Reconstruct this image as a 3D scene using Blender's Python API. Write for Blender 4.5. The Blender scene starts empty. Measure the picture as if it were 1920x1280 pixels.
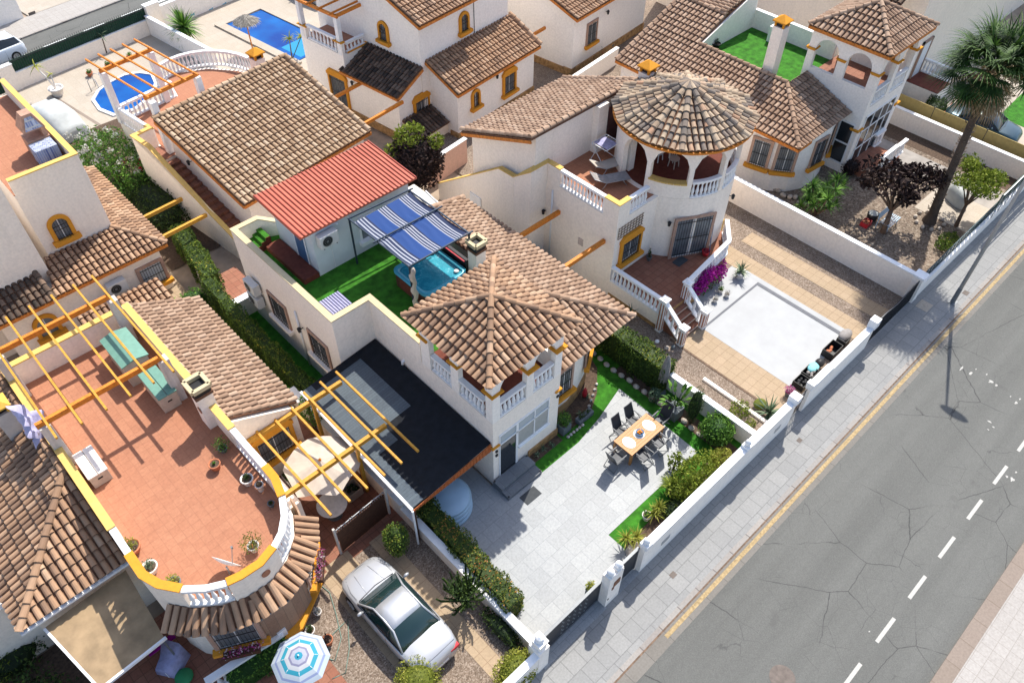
import bpy, math, random
from mathutils import Vector, Matrix

# ------------------------------------------------------------------ camera, world, sun
sc = bpy.context.scene
COL = sc.collection
random.seed(7)
PI = math.pi
CAMH = 26.0
FOC = 1468.57
def cam_axes(pitch, yaw, roll):
    cy, sy = math.cos(yaw), math.sin(yaw)
    fwd = Vector((sy*math.cos(pitch), cy*math.cos(pitch), -math.sin(pitch)))
    right = Vector((cy, -sy, 0)); down = fwd.cross(right)
    cr, sr = math.cos(roll), math.sin(roll)
    return right*cr+down*sr, right*-sr+down*cr, fwd
RX, RD, RF = cam_axes(math.radians(47.94575), math.radians(43.99263), math.radians(-0.6267))
cam = bpy.data.cameras.new('camera'); camo = bpy.data.objects.new('camera', cam); COL.objects.link(camo)
cam.sensor_width = 36; cam.lens = FOC/1920*36; cam.clip_end = 600
camo.matrix_world = Matrix(((RX.x, -RD.x, -RF.x, 0), (RX.y, -RD.y, -RF.y, 0), (RX.z, -RD.z, -RF.z, CAMH), (0, 0, 0, 1)))
sc.camera = camo
SUNV = Vector((.67, .295, 1.0)).normalized()          # towards the sun
w = bpy.data.worlds.new('World'); sc.world = w; w.use_nodes = True
nt = w.node_tree; nt.nodes.clear()
o_ = nt.nodes.new('ShaderNodeOutputWorld'); b_ = nt.nodes.new('ShaderNodeBackground'); s_ = nt.nodes.new('ShaderNodeTexSky')
s_.sky_type = 'NISHITA'; s_.sun_disc = False
s_.sun_elevation = math.asin(SUNV.z); s_.sun_rotation = math.atan2(SUNV.x, SUNV.y)
s_.air_density = 1.0; s_.dust_density = 1.8; s_.ozone_density = 1.0
b_.inputs[1].default_value = 0.128
nt.links.new(s_.outputs[0], b_.inputs[0]); nt.links.new(b_.outputs[0], o_.inputs[0])
sl = bpy.data.lights.new('sun', 'SUN'); sl.energy = 3.6; sl.angle = math.radians(.55); sl.color = (1, .95, .86)
so = bpy.data.objects.new('sun', sl); COL.objects.link(so); so.rotation_euler = SUNV.to_track_quat('Z', 'Y').to_euler(); so.location = (0, 0, 60)
sc.view_settings.view_transform = 'Standard'; sc.view_settings.look = 'None'
sc.view_settings.exposure = 0.90; sc.view_settings.gamma = 1.0

# point on the horizontal plane z seen at photo pixel (used to measure where things stand)
def G(px, py, z=0.0):
    d = RX*((px-960)/FOC)+RD*((py-640)/FOC)+RF
    t = (z-CAMH)/d.z
    return Vector((d.x*t, d.y*t, z))
def W(px, py, X=None, Y=None, U=None, V=None):        # point on a vertical plane
    d = RX*((px-960)/FOC)+RD*((py-640)/FOC)+RF
    if X is not None: t = X/d.x
    elif Y is not None: t = Y/d.y
    elif U is not None: t = U/(CA*d.x+SA*d.y)
    else: t = V/(-SA*d.x+CA*d.y)
    p = Vector((0, 0, CAMH))+d*t
    if U is not None or V is not None: return Vector((CA*p.x+SA*p.y, -SA*p.x+CA*p.y, p.z))
    return p
ANG = math.radians(6.8); CA, SA = math.cos(ANG), math.sin(ANG)
MUV = Matrix.Rotation(ANG, 4, 'Z')                     # the back row of plots is turned by a few degrees
def uvG(px, py, z=0.0):
    p = G(px, py, z); return Vector((CA*p.x+SA*p.y, -SA*p.x+CA*p.y, z))

# ------------------------------------------------------------------ materials
MATS = {}
def newmat(name):
    m = bpy.data.materials.new(name); m.use_nodes = True
    n = m.node_tree; b = n.nodes['Principled BSDF']; MATS[name] = m
    return m, n, b
def ramp(n, fac, stops):
    r = n.nodes.new('ShaderNodeValToRGB'); e = r.color_ramp.elements
    while len(e) < len(stops): e.new(.5)
    for k, (p, c) in enumerate(stops):
        e[k].position = p; e[k].color = (*c, 1)
    n.links.new(fac, r.inputs[0]); return r.outputs[0]
def noise(n, scale, detail=4, vec=None, rough=.55, dist=0):
    t = n.nodes.new('ShaderNodeTexNoise'); t.inputs['Scale'].default_value = scale; t.inputs['Detail'].default_value = detail
    t.inputs['Roughness'].default_value = rough; t.inputs['Distortion'].default_value = dist
    if vec is None:
        g = n.nodes.new('ShaderNodeNewGeometry'); vec = g.outputs['Position']
    n.links.new(vec, t.inputs['Vector']); return t.outputs['Fac']
def mixc(n, a, b, fac, mode='MIX'):
    m = n.nodes.new('ShaderNodeMix'); m.data_type = 'RGBA'; m.blend_type = mode
    for v, i in ((fac, 0), (a, 6), (b, 7)):
        if isinstance(v, (int, float)): m.inputs[i].default_value = v
        elif isinstance(v, tuple): m.inputs[i].default_value = (*v, 1)
        else: n.links.new(v, m.inputs[i])
    return m.outputs[2]
def bump(n, b, h, strength=.3, dist=.02):
    k = n.nodes.new('ShaderNodeBump'); k.inputs['Strength'].default_value = strength; k.inputs['Distance'].default_value = dist
    n.links.new(h, k.inputs['Height']); n.links.new(k.outputs[0], b.inputs['Normal'])
def mat(name, col, rough=.7, metal=0, var=.12, scale=6, bmp=0, bscale=60, spec=.3, coat=0):
    m, n, b = newmat(name)
    c0 = tuple(x*(1-var) for x in col); c1 = tuple(min(1, x*(1+var)) for x in col)
    n.links.new(ramp(n, noise(n, scale, 5), [(.3, c0), (.7, c1)]), b.inputs['Base Color'])
    b.inputs['Roughness'].default_value = rough; b.inputs['Metallic'].default_value = metal
    b.inputs['Specular IOR Level'].default_value = spec; b.inputs['Coat Weight'].default_value = coat
    if bmp: bump(n, b, noise(n, bscale, 3), bmp, .01)
    return m
def stucco(name, col, dirt=(.32, .26, .2), amt=.35):
    m, n, b = newmat(name)
    big = noise(n, .55, 5, rough=.65); fine = noise(n, 9, 4)
    c = mixc(n, col, tuple(x*.88 for x in col), ramp(n, fine, [(.35, (0, 0, 0)), (.7, (1, 1, 1))]))
    # rain streaks: noise stretched along the vertical
    g = n.nodes.new('ShaderNodeNewGeometry'); mp = n.nodes.new('ShaderNodeMapping'); mp.inputs['Scale'].default_value = (3.2, 3.2, .28)
    n.links.new(g.outputs['Position'], mp.inputs['Vector'])
    st = noise(n, 1.3, 6, mp.outputs[0], .7)
    s1 = ramp(n, st, [(.5, (0, 0, 0)), (.78, (amt, amt, amt))]); s2 = ramp(n, big, [(.42, (0, 0, 0)), (.75, (amt*.6,)*3)])
    c = mixc(n, c, dirt, s1); c = mixc(n, c, dirt, s2)
    n.links.new(c, b.inputs['Base Color']); b.inputs['Roughness'].default_value = .9; b.inputs['Specular IOR Level'].default_value = .2
    bump(n, b, noise(n, 45, 4), .25, .012); return m
def tinted(name, stops, rough=.8, var=.25, scale=12, spec=.25, bmp=0):
    """colour from the per-face attribute 'tint' (each tile / leaf its own shade)"""
    m, n, b = newmat(name)
    a = n.nodes.new('ShaderNodeAttribute'); a.attribute_name = 'tint'
    c = ramp(n, a.outputs['Fac'], stops)
    v = ramp(n, noise(n, scale, 4), [(.3, (1-var,)*3), (.7, (1, 1, 1))])
    c = mixc(n, c, v, 1.0, 'MULTIPLY')
    n.links.new(c, b.inputs['Base Color']); b.inputs['Roughness'].default_value = rough; b.inputs['Specular IOR Level'].default_value = spec
    if bmp: bump(n, b, noise(n, 40, 3), bmp, .01)
    return m
def leafmat(name, stops, trans=.25):
    m = tinted(name, stops, .65, .3, 5, .25); n = m.node_tree; b = n.nodes['Principled BSDF']
    t = n.nodes.new('ShaderNodeBsdfTranslucent'); x = n.nodes.new('ShaderNodeMixShader'); x.inputs[0].default_value = trans
    src = b.inputs['Base Color'].links[0].from_socket
    n.links.new(src, t.inputs[0]); n.links.new(b.outputs[0], x.inputs[1]); n.links.new(t.outputs[0], x.inputs[2])
    n.links.new(x.outputs[0], n.nodes['Material Output'].inputs[0]); return m
def paving(name, c1, c2, mortar, bw, rh, off=.5, msize=.012, rot=0, rough=.75, stain=(.1, .1, .1), samt=.25, var2=None, shift=(0, 0)):
    m, n, b = newmat(name)
    g = n.nodes.new('ShaderNodeNewGeometry'); mp = n.nodes.new('ShaderNodeMapping'); mp.inputs['Rotation'].default_value = (0, 0, rot)
    mp.inputs['Location'].default_value = (shift[0], shift[1], 0)
    n.links.new(g.outputs['Position'], mp.inputs['Vector'])
    t = n.nodes.new('ShaderNodeTexBrick'); t.offset = off; t.squash = 1
    t.inputs['Color1'].default_value = (*c1, 1); t.inputs['Color2'].default_value = (*c2, 1); t.inputs['Mortar'].default_value = (*mortar, 1)
    t.inputs['Scale'].default_value = 1; t.inputs['Mortar Size'].default_value = msize; t.inputs['Brick Width'].default_value = bw; t.inputs['Row Height'].default_value = rh
    t.inputs['Bias'].default_value = 0; t.inputs['Mortar Smooth'].default_value = .2
    n.links.new(mp.outputs[0], t.inputs['Vector'])
    c = t.outputs['Color']
    c = mixc(n, c, stain, ramp(n, noise(n, .8, 6, rough=.7), [(.45, (0, 0, 0)), (.8, (samt,)*3)]))
    c = mixc(n, c, ramp(n, noise(n, 14, 5), [(.3, (.82,)*3), (.65, (1, 1, 1))]), 1.0, 'MULTIPLY')
    n.links.new(c, b.inputs['Base Color']); b.inputs['Roughness'].default_value = rough; b.inputs['Specular IOR Level'].default_value = .25
    bump(n, b, t.outputs['Fac'], -.35, .008); return m
def gravel(name, cols, scale=28, stain=.3):
    m, n, b = newmat(name)
    g = n.nodes.new('ShaderNodeNewGeometry')
    v = n.nodes.new('ShaderNodeTexVoronoi'); v.inputs['Scale'].default_value = scale; n.links.new(g.outputs['Position'], v.inputs['Vector'])
    sep = n.nodes.new('ShaderNodeSeparateColor'); n.links.new(v.outputs['Color'], sep.inputs[0])
    c = ramp(n, sep.outputs[0], cols)
    c = mixc(n, c, ramp(n, noise(n, 1.1, 6, rough=.7), [(.35, (1-stain,)*3), (.7, (1, 1, 1))]), 1.0, 'MULTIPLY')
    n.links.new(c, b.inputs['Base Color']); b.inputs['Roughness'].default_value = .95
    bump(n, b, v.outputs['Distance'], -.8, .02); return m

WALL = stucco('stucco_cream', (.96, .865, .76), amt=.09)
WALLW = stucco('stucco_white', (.96, .90, .83), amt=.07)
WALLY = stucco('stucco_warm', (.95, .835, .71), amt=.13)
WALLG = stucco('weathered_stucco', (.66, .61, .56), (.25, .22, .2), .6)
OCHRE = stucco('ochre_paint', (.68, .29, .03), (.30, .14, .04), .2)
OCHREP = stucco('pale_ochre_paint', (.70, .46, .14), (.40, .26, .10), .25)
CREAMT = stucco('pale_yellow_coping', (.55, .46, .29), (.4, .33, .22), .25)
BEAMW = mat('orange_stained_wood', (.60, .20, .025), .6, var=.25, scale=9, bmp=.1)
BEAMY = mat('yellow_painted_wood', (.52, .26, .035), .6, var=.2, scale=9, bmp=.1)
TRIMO = mat('orange_eave_trim', (.58, .20, .04), .8, var=.3, scale=8)
WHITEP = mat('white_paint', (.80, .80, .80), .55, var=.06, scale=5)
WHITEM = mat('white_metal', (.78, .78, .78), .4, var=.05)
GREYM = mat('grey_metal', (.17, .18, .19), .5, .3, var=.1)
DARKM = mat('dark_grey_metal', (.045, .048, .055), .5, .3, var=.15)
BLACK = mat('black_plastic', (.018, .018, .02), .5, var=.2)
STEEL = mat('galvanised_steel', (.42, .43, .44), .45, .6, var=.1)
ROOFM = tinted('clay_barrel_tile', [(0, (.24, .15, .10)), (.2, (.30, .185, .118)), (.5, (.37, .225, .138)), (.8, (.425, .265, .165)), (1, (.47, .32, .215))], .85, .2, 3.5, .2, .15)
ROOFP = tinted('pinkish_clay_barrel_tile', [(0, (.27, .175, .12)), (.3, (.335, .22, .15)), (.6, (.385, .255, .175)), (1, (.45, .32, .23))], .85, .2, 3.5, .2, .15)
ROOFD = tinted('old_mottled_barrel_tile', [(0, (.17, .145, .125)), (.22, (.25, .20, .165)), (.3, (.36, .26, .18)), (.6, (.44, .335, .235)), (.88, (.50, .39, .28)), (1, (.42, .24, .15))], .85, .3, 3.5, .2, .15)
ROOFK = tinted('dark_barrel_tile', [(0, (.05, .04, .034)), (.5, (.12, .085, .065)), (1, (.23, .155, .11))], .9, .35, 5, .2, .15)  # darker copy of the clay tile; shade of the shaded roofs in its colour
VALLEY = mat('clay_tile_valley', (.15, .075, .045), .95, var=.4, scale=7)
SOFFIT = mat('soffit', (.36, .2, .11), .9)
TERRA = paving('terracotta_floor', (.385, .17, .098), (.415, .19, .11), (.33, .145, .085), .3, .3, 0, .009, 0, .8, (.3, .12, .07), .35)
TERRAD = paving('dark_terracotta_floor', (.27, .11, .07), (.31, .14, .09), (.18, .08, .05), .33, .33, 0, .012, 0, .8, (.16, .07, .05), .3)
PATIO = paving('pale_grey_patio_tile', (.30, .312, .32), (.345, .358, .365), (.235, .25, .262), .6, .6, .5, .009, 0, .5, (.26, .28, .30), .4)
CREAMP = paving('cream_paving', (.36, .27, .175), (.40, .30, .20), (.27, .19, .12), .4, .4, 0, .012, 0, .8, (.5, .36, .24), .3)
CREAMP2 = paving('cream_deck_paving', (.42, .365, .30), (.45, .395, .33), (.37, .315, .25), .5, .5, 0, .008, 0, .8, (.34, .28, .21), .3)
SIDEW = paving('sidewalk_paving', (.26, .26, .255), (.30, .298, .29), (.19, .19, .187), .62, .62, .5, .014, 0, .85, (.21, .21, .21), .35)
SIDEW2 = paving('pale_sidewalk_paving', (.37, .345, .32), (.40, .375, .35), (.31, .285, .26), .4, .4, 0, .012, 0, .85, (.28, .255, .23), .3)
KERB = paving('kerb_stone', (.27, .255, .24), (.33, .305, .28), (.14, .125, .12), 1.0, 10, 0, .02, 0, .85, (.25, .2, .17), .4)
KERB2 = paving('brown_kerb_stone', (.23, .185, .15), (.26, .21, .175), (.18, .14, .11), 1.0, 10, 0, .015, 0, .85, (.22, .17, .14), .4)
TURF = mat('artificial_turf', (.032, .145, .010), .97, var=.42, scale=3.1, bmp=.6, bscale=150)
LAWN = mat('mown_grass', (.06, .15, .02), .95, var=.4, scale=9, bmp=.5, bscale=90)
GRAV = gravel('pinkish_gravel', [(0, (.12, .085, .06)), (.4, (.21, .155, .115)), (.75, (.28, .215, .165)), (1, (.38, .31, .25))])
GRAVD = gravel('garden_soil_gravel', [(0, (.11, .08, .055)), (.4, (.21, .155, .115)), (.8, (.29, .225, .17)), (1, (.37, .31, .245))], 14, .4)
PEBB = gravel('pale_pebbles', [(0, (.2, .17, .15)), (.4, (.5, .46, .42)), (1, (.8, .77, .73))], 16)
SOIL = mat('dark_soil', (.09, .06, .042), .95, var=.4, scale=10, bmp=.6)
GROUNDM = mat('dry_ground', (.32, .25, .19), .95, var=.3, scale=1.2, bmp=.4)
STONE = mat('ochre_stone_cladding', (.36, .21, .09), .9, var=.45, scale=5, bmp=.5, bscale=8)
ROCK = mat('garden_rock', (.46, .40, .34), .95, var=.35, scale=7, bmp=.6, bscale=20)
BRICKT = paving('pinkish_brick_surround', (.42, .25, .18), (.50, .32, .24), (.38, .28, .22), .25, .08, .5, .01, 0, .9)
GLASS, n_, b_ = newmat('dark_window_glass'); b_.inputs['Base Color'].default_value = (.02, .025, .03, 1); b_.inputs['Roughness'].default_value = .05; b_.inputs['Specular IOR Level'].default_value = .6
GLASSL, n_, b_ = newmat('pale_window_glass'); b_.inputs['Base Color'].default_value = (.30, .36, .40, 1); b_.inputs['Roughness'].default_value = .12; b_.inputs['Specular IOR Level'].default_value = .6
GLASSG, n_, b_ = newmat('green_car_glass'); b_.inputs['Base Color'].default_value = (.012, .03, .03, 1); b_.inputs['Roughness'].default_value = .03; b_.inputs['Specular IOR Level'].default_value = .8
CURT = mat('curtained_pane', (.16, .175, .19), .18, var=.25, scale=1.5)
SHUTTER = mat('roller_shutter', (.55, .58, .60), .6, var=.05)
FELT = mat('black_roofing_felt', (.009, .011, .015), .88, var=.3, scale=4, bmp=.5, bscale=120)
FELTG = paving('grey_roofing_felt', (.085, .105, .125), (.105, .13, .15), (.06, .075, .09), 8, .12, 0, .006, 0, .8, (.05, .06, .07), .3)
REDP = mat('red_sheet_roof', (.52, .135, .08), .55, var=.22, scale=1.1)
SHEDW = mat('pale_panel_wall', (.60, .645, .67), .6, var=.06, scale=2)
CARS, n_, b_ = newmat('silver_car_paint'); b_.inputs['Base Color'].default_value = (.44, .45, .47, 1); b_.inputs['Metallic'].default_value = .35; b_.inputs['Roughness'].default_value = .32; b_.inputs['Coat Weight'].default_value = .6
CARW, n_, b_ = newmat('white_car_paint'); b_.inputs['Base Color'].default_value = (.66, .72, .80, 1); b_.inputs['Roughness'].default_value = .3; b_.inputs['Coat Weight'].default_value = .5
CARB, n_, b_ = newmat('black_car_paint'); b_.inputs['Base Color'].default_value = (.012, .013, .016, 1); b_.inputs['Roughness'].default_value = .25; b_.inputs['Coat Weight'].default_value = .5
CART, n_, b_ = newmat('teal_car_paint'); b_.inputs['Base Color'].default_value = (.012, .045, .065, 1); b_.inputs['Metallic'].default_value = .4; b_.inputs['Roughness'].default_value = .3; b_.inputs['Coat Weight'].default_value = .5
RUBBER = mat('rubber', (.02, .02, .02), .8)
WATER, n_, b_ = newmat('pool_water'); n_.links.new(ramp(n_, noise(n_, .35, 2), [(.3, (.0, .035, .22)), (.75, (.0, .12, .40))]), b_.inputs['Base Color']); b_.inputs['Roughness'].default_value = .12; b_.inputs['Specular IOR Level'].default_value = .25; bump(n_, b_, noise(n_, 3, 3), .35, .03)
WATERL, n_, b_ = newmat('light_pool_water'); b_.inputs['Base Color'].default_value = (.01, .22, .45, 1); b_.inputs['Roughness'].default_value = .06; bump(n_, b_, noise(n_, 4, 3), .25, .03)
SPAW, n_, b_ = newmat('spa_water'); n_.links.new(ramp(n_, noise(n_, 3.2, 6, rough=.75, dist=1.2), [(.42, (.015, .22, .30)), (.6, (.04, .34, .42)), (.74, (.55, .75, .8))]), b_.inputs['Base Color']); b_.inputs['Roughness'].default_value = .1; bump(n_, b_, noise(n_, 9, 4), .4, .03)
TUBC = mat('spa_shell', (.07, .36, .46), .25, var=.05)
TEAK = mat('oiled_teak', (.42, .20, .065), .5, var=.18, scale=12, bmp=.05)
BROWNW = mat('dark_brown_wood', (.075, .032, .018), .7, var=.3, scale=9)
MAROON = mat('maroon_tiles', (.13, .035, .022), .85, var=.2)
FABW = mat('cream_fabric', (.46, .40, .34), .9, var=.1, scale=3, bmp=.2, bscale=8)
COVER = mat('silver_cover_fabric', (.42, .44, .43), .6, var=.12, scale=2.5, bmp=.5, bscale=6)
FABG = mat('grey_fabric', (.28, .26, .25), .9, var=.2)
FABL = mat('lilac_fabric', (.36, .35, .52), .85, var=.2, bmp=.5, bscale=7)
BARK = mat('bark', (.15, .10, .07), .95, var=.4, scale=9, bmp=.7, bscale=25)
POTT = mat('terracotta_pot', (.45, .16, .08), .8, var=.2)
POTW = mat('white_pot', (.70, .66, .62), .8, var=.12)
POTG = mat('grey_pot', (.13, .15, .16), .7, var=.15)
PLASG = mat('green_plastic', (.03, .22, .08), .5)
PLASR = mat('red_plastic', (.42, .02, .03), .45)
MINT = mat('mint_green_lid', (.13, .27, .215), .6, var=.1)
BEIGE = mat('beige_plastic', (.46, .38, .30), .7, var=.1)
ORANGE = mat('orange_peel', (.80, .27, .02), .5)
BLUEC = mat('blue_ceramic', (.06, .13, .25), .4)
BLUEV = mat('blue_cover_vinyl', (.36, .50, .62), .35, var=.08, scale=1.5)
TILEB = paving('blue_patterned_tile', (.08, .12, .32), (.45, .52, .66), (.5, .5, .5), .09, .09, .5, .01)
TAN = mat('tan_panel_roof', (.30, .21, .12), .7, var=.25, scale=2)
GNET = mat('green_screen', (.012, .055, .03), .85, var=.3, scale=8, bmp=.4, bscale=60)
OLIVE = mat('khaki_screen', (.36, .27, .10), .8, var=.1)
YELP = mat('yellow_road_paint', (.34, .25, .13), .85, var=.35, scale=10)
WHITER = mat('white_road_paint', (.42, .41, .38), .85, var=.12, scale=14)
IRON = mat('cast_iron_cover', (.14, .115, .10), .8, var=.2)
L_HEDGE = leafmat('hedge_leaf', [(0, (0.0432, 0.0757, 0.0173)), (.5, (0.108, 0.184, 0.028)), (.85, (0.238, 0.325, 0.0432)), (1, (0.518, 0.454, 0.0648))])
L_HEDGER = leafmat('reddish_hedge_leaf', [(0, (0.0432, 0.0757, 0.0173)), (.5, (0.119, 0.184, 0.028)), (.8, (0.282, 0.302, 0.0432)), (.92, (0.584, 0.302, 0.0648)), (1, (0.778, 0.282, 0.108))])
L_GREEN = leafmat('green_leaf', [(0, (0.0304, 0.0844, 0.0169)), (.5, (0.0844, 0.203, 0.0304)), (1, (0.236, 0.439, 0.0591))])
L_LIME = leafmat('lime_leaf', [(0, (.06, .10, .01)), (.5, (.16, .22, .02)), (1, (.36, .42, .06))], .3)
L_DARK = leafmat('dark_leaf', [(0, (0.0202, 0.0371, 0.0135)), (.6, (0.0506, 0.0929, 0.0202)), (1, (0.118, 0.186, 0.0338))])
L_PURP = leafmat('dark_purple_leaf', [(0, (.012, .007, .008)), (.6, (.035, .018, .017)), (1, (.10, .06, .045))], .1)
L_BOUG = leafmat('magenta_flower', [(0, (.16, .0, .10)), (.5, (.36, .006, .26)), (1, (.58, .03, .46))], .3)
L_PINK = leafmat('pink_flower', [(0, (.35, .03, .15)), (.5, (.6, .10, .35)), (.8, (.75, .6, .65)), (1, (.8, .75, .75))], .3)
L_WHT = leafmat('white_flower', [(0, (.5, .5, .45)), (1, (.85, .83, .78))], .3)
L_RED = leafmat('red_flower', [(0, (.3, .02, .02)), (1, (.6, .05, .08))], .3)
L_YEL = leafmat('yellow_green_leaf', [(0, (.14, .17, .02)), (.6, (.33, .36, .05)), (1, (.58, .55, .12))], .3)
L_DRY = leafmat('dry_frond', [(0, (.18, .11, .05)), (.6, (.42, .30, .16)), (1, (.66, .54, .36))], .2)
L_SUCC = leafmat('blue_green_leaf', [(0, (.05, .09, .05)), (.6, (.13, .2, .12)), (1, (.3, .38, .22))], .15)
L_PALM = leafmat('palm_frond', [(0, (.012, .03, .006)), (.5, (.035, .085, .014)), (.85, (.08, .16, .025)), (1, (.16, .25, .05))], .15)

# ------------------------------------------------------------------ mesh builder and object helpers
LOC = {}
SPLIT = {'post', 'leg', 'finial', 'step_light', 'bracket', 'stone_plinth', 'gutter', 'ledge', 'bonnet_crease', 'tile_panel', 'low_wall', 'base_rail', 'cowl_post', 'pillar_cap', 'strap', 'leg_frame', 'post_cap_', 'low_step', 'rim_', 'frame_bar', 'terracotta_inlay', 'seat_', 'ladder', 'coping_piece', 'door_gap', 'rafter', 'gate_frame', 'front_steps', 'socket', 'white_gutter', 'spine', 'riser', 'step', 'step_edge', 'door_frame', 'stem'}
class MB:
    def __init__(s, M=None):
        s.v = []; s.f = []; s.t = []; s.m = []; s.M = M; s.mi = 0; s.cuts = []
    def add(s, pts):
        i = len(s.v)
        for p in pts:
            p = Vector(p); s.v.append(s.M @ p if s.M else p)
        return i
    def face(s, idx, tint=.5):
        s.f.append(tuple(idx)); s.t.append(tint); s.m.append(s.mi)
    def poly(s, pts, tint=.5):
        i = s.add(pts); s.face(range(i, i+len(pts)), tint)
    def box(s, x0, x1, y0, y1, z0, z1, tint=.5):
        s.cuts.append((len(s.v), len(s.f)))
        x0, x1 = min(x0, x1), max(x0, x1); y0, y1 = min(y0, y1), max(y0, y1)
        i = s.add([(x0, y0, z0), (x1, y0, z0), (x1, y1, z0), (x0, y1, z0), (x0, y0, z1), (x1, y0, z1), (x1, y1, z1), (x0, y1, z1)])
        for q in ((3, 2, 1, 0), (4, 5, 6, 7), (0, 1, 5, 4), (1, 2, 6, 5), (2, 3, 7, 6), (3, 0, 4, 7)):
            s.face([i+k for k in q], tint)
        return s
    def prism(s, poly, z0, z1, tint=.5):          # z1 may be a list of heights
        s.cuts.append((len(s.v), len(s.f)))
        n = len(poly); a = sum(poly[k][0]*poly[(k+1) % n][1]-poly[(k+1) % n][0]*poly[k][1] for k in range(n))
        if a < 0: poly = poly[::-1]; z1 = z1[::-1] if isinstance(z1, (list, tuple)) else z1
        zt = z1 if isinstance(z1, (list, tuple)) else [z1]*n
        i = s.add([(p[0], p[1], z0) for p in poly]+[(p[0], p[1], zt[k]) for k, p in enumerate(poly)])
        s.face([i+k for k in range(n)][::-1], tint); s.face([i+n+k for k in range(n)], tint)
        for k in range(n):
            k2 = (k+1) % n; s.face((i+k, i+k2, i+n+k2, i+n+k), tint)
        return s
    def slab(s, pts, thick, tint=.5):             # 3D polygon given thickness along its normal (downwards)
        s.cuts.append((len(s.v), len(s.f)))
        P = [Vector(p) for p in pts]; nrm = newell(P)
        if nrm.z < 0: P = P[::-1]; nrm = -nrm
        n = len(P); i = s.add(P+[p-nrm*thick for p in P])
        s.face([i+k for k in range(n)], tint); s.face([i+n+k for k in range(n)][::-1], tint)
        for k in range(n):
            k2 = (k+1) % n; s.face((i+k, i+n+k, i+n+k2, i+k2), tint)
        return s
    def beam(s, p0, p1, w, h, tint=.5):           # rectangular bar, h along Z-ish
        s.cuts.append((len(s.v), len(s.f)))
        p0 = Vector(p0); p1 = Vector(p1); d = (p1-p0).normalized()
        up = Vector((0, 0, 1)) if abs(d.z) < .95 else Vector((0, 1, 0))
        a = d.cross(up).normalized()*(w/2); b = a.cross(d).normalized()*(h/2)
        i = s.add([p0-a-b, p0+a-b, p0+a+b, p0-a+b, p1-a-b, p1+a-b, p1+a+b, p1-a+b])
        for q in ((0, 1, 2, 3), (7, 6, 5, 4), (0, 4, 5, 1), (1, 5, 6, 2), (2, 6, 7, 3), (3, 7, 4, 0)):
            s.face([i+k for k in q], tint)
        return s
    def strip(s, pts, w_, z0, z1, tint=.5):      # mitred ribbon wall: pts (x, y); z0/z1 lists of bottom / top heights
        s.cuts.append((len(s.v), len(s.f)))
        n = len(pts); P = [Vector((p[0], p[1])) for p in pts]; L = []; R = []
        for k in range(n):
            d0 = (P[k]-P[k-1]).normalized() if k > 0 else None; d1 = (P[k+1]-P[k]).normalized() if k < n-1 else None
            if d0 is None: d0 = d1
            if d1 is None: d1 = d0
            n0 = Vector((-d0.y, d0.x)); n1 = Vector((-d1.y, d1.x)); m = (n0+n1).normalized(); q = m*(w_/2/max(.35, m.dot(n0)))
            L.append(P[k]+q); R.append(P[k]-q)
        i = s.add([(q.x, q.y, z) for k in range(n) for q, z in ((R[k], z0[k]), (L[k], z0[k]), (L[k], z1[k]), (R[k], z1[k]))])
        for k in range(n-1):
            a = i+4*k; b = a+4
            for q in ((0, 1), (1, 2), (2, 3), (3, 0)): s.face((a+q[0], b+q[0], b+q[1], a+q[1]), tint)
        s.face((i, i+1, i+2, i+3), tint); e = i+4*(n-1); s.face((e+3, e+2, e+1, e), tint)
        return s
    def tube(s, pts, r, n=8, tint=.5, cap=True):
        s.cuts.append((len(s.v), len(s.f)))
        pts = [Vector(p) for p in pts]; R = r if isinstance(r, (list, tuple)) else [r]*len(pts); rings = []
        ref = None
        for k, p in enumerate(pts):
            d = (pts[min(k+1, len(pts)-1)]-pts[max(k-1, 0)]).normalized()
            if ref is None: ref = Vector((1, 0, 0)) if abs(d.x) < .8 else Vector((0, 1, 0))
            a = d.cross(ref).normalized(); b = d.cross(a).normalized(); ref = b.cross(d) if False else ref
            rings.append(s.add([p+(a*math.cos(2*PI*j/n)+b*math.sin(2*PI*j/n))*R[k] for j in range(n)]))
        for k in range(len(pts)-1):
            for j in range(n):
                j2 = (j+1) % n; s.face((rings[k]+j, rings[k]+j2, rings[k+1]+j2, rings[k+1]+j), tint)
        if cap:
            s.face([rings[0]+j for j in range(n)][::-1], tint); s.face([rings[-1]+j for j in range(n)], tint)
        return s
    def lathe(s, c, prof, n=16, tint=.5, sx=1, sy=1, cap=True):
        s.cuts.append((len(s.v), len(s.f)))
        c = Vector(c); rings = [s.add([c+Vector((r*sx*math.cos(2*PI*j/n), r*sy*math.sin(2*PI*j/n), z)) for j in range(n)]) for r, z in prof]
        for k in range(len(prof)-1):
            for j in range(n):
                j2 = (j+1) % n; s.face((rings[k]+j, rings[k]+j2, rings[k+1]+j2, rings[k+1]+j), tint)
        if cap: s.face([rings[0]+j for j in range(n)][::-1], tint); s.face([rings[-1]+j for j in range(n)], tint)
        return s
    def build(s, name, mats, parent=None, smooth=False, bevel=0, local=False):
        if name in SPLIT and len(s.cuts) > 1 and s.cuts[0] == (0, 0) and parent is not None:   # equal separate pieces become parts of their own
            cs = s.cuts+[(len(s.v), len(s.f))]; first = None
            for (v0, f0), (v1, f1) in zip(cs, cs[1:]):
                q = MB(); q.v = s.v[v0:v1]; q.f = [tuple(k-v0 for k in f) for f in s.f[f0:f1]]; q.t = s.t[f0:f1]; q.m = s.m[f0:f1]
                o = q.build(name, mats, parent, smooth, bevel, local); first = first or o
            return first
        L = LOC.get(parent.name, Vector((0, 0, 0))) if (parent and not local) else Vector((0, 0, 0))
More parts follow.
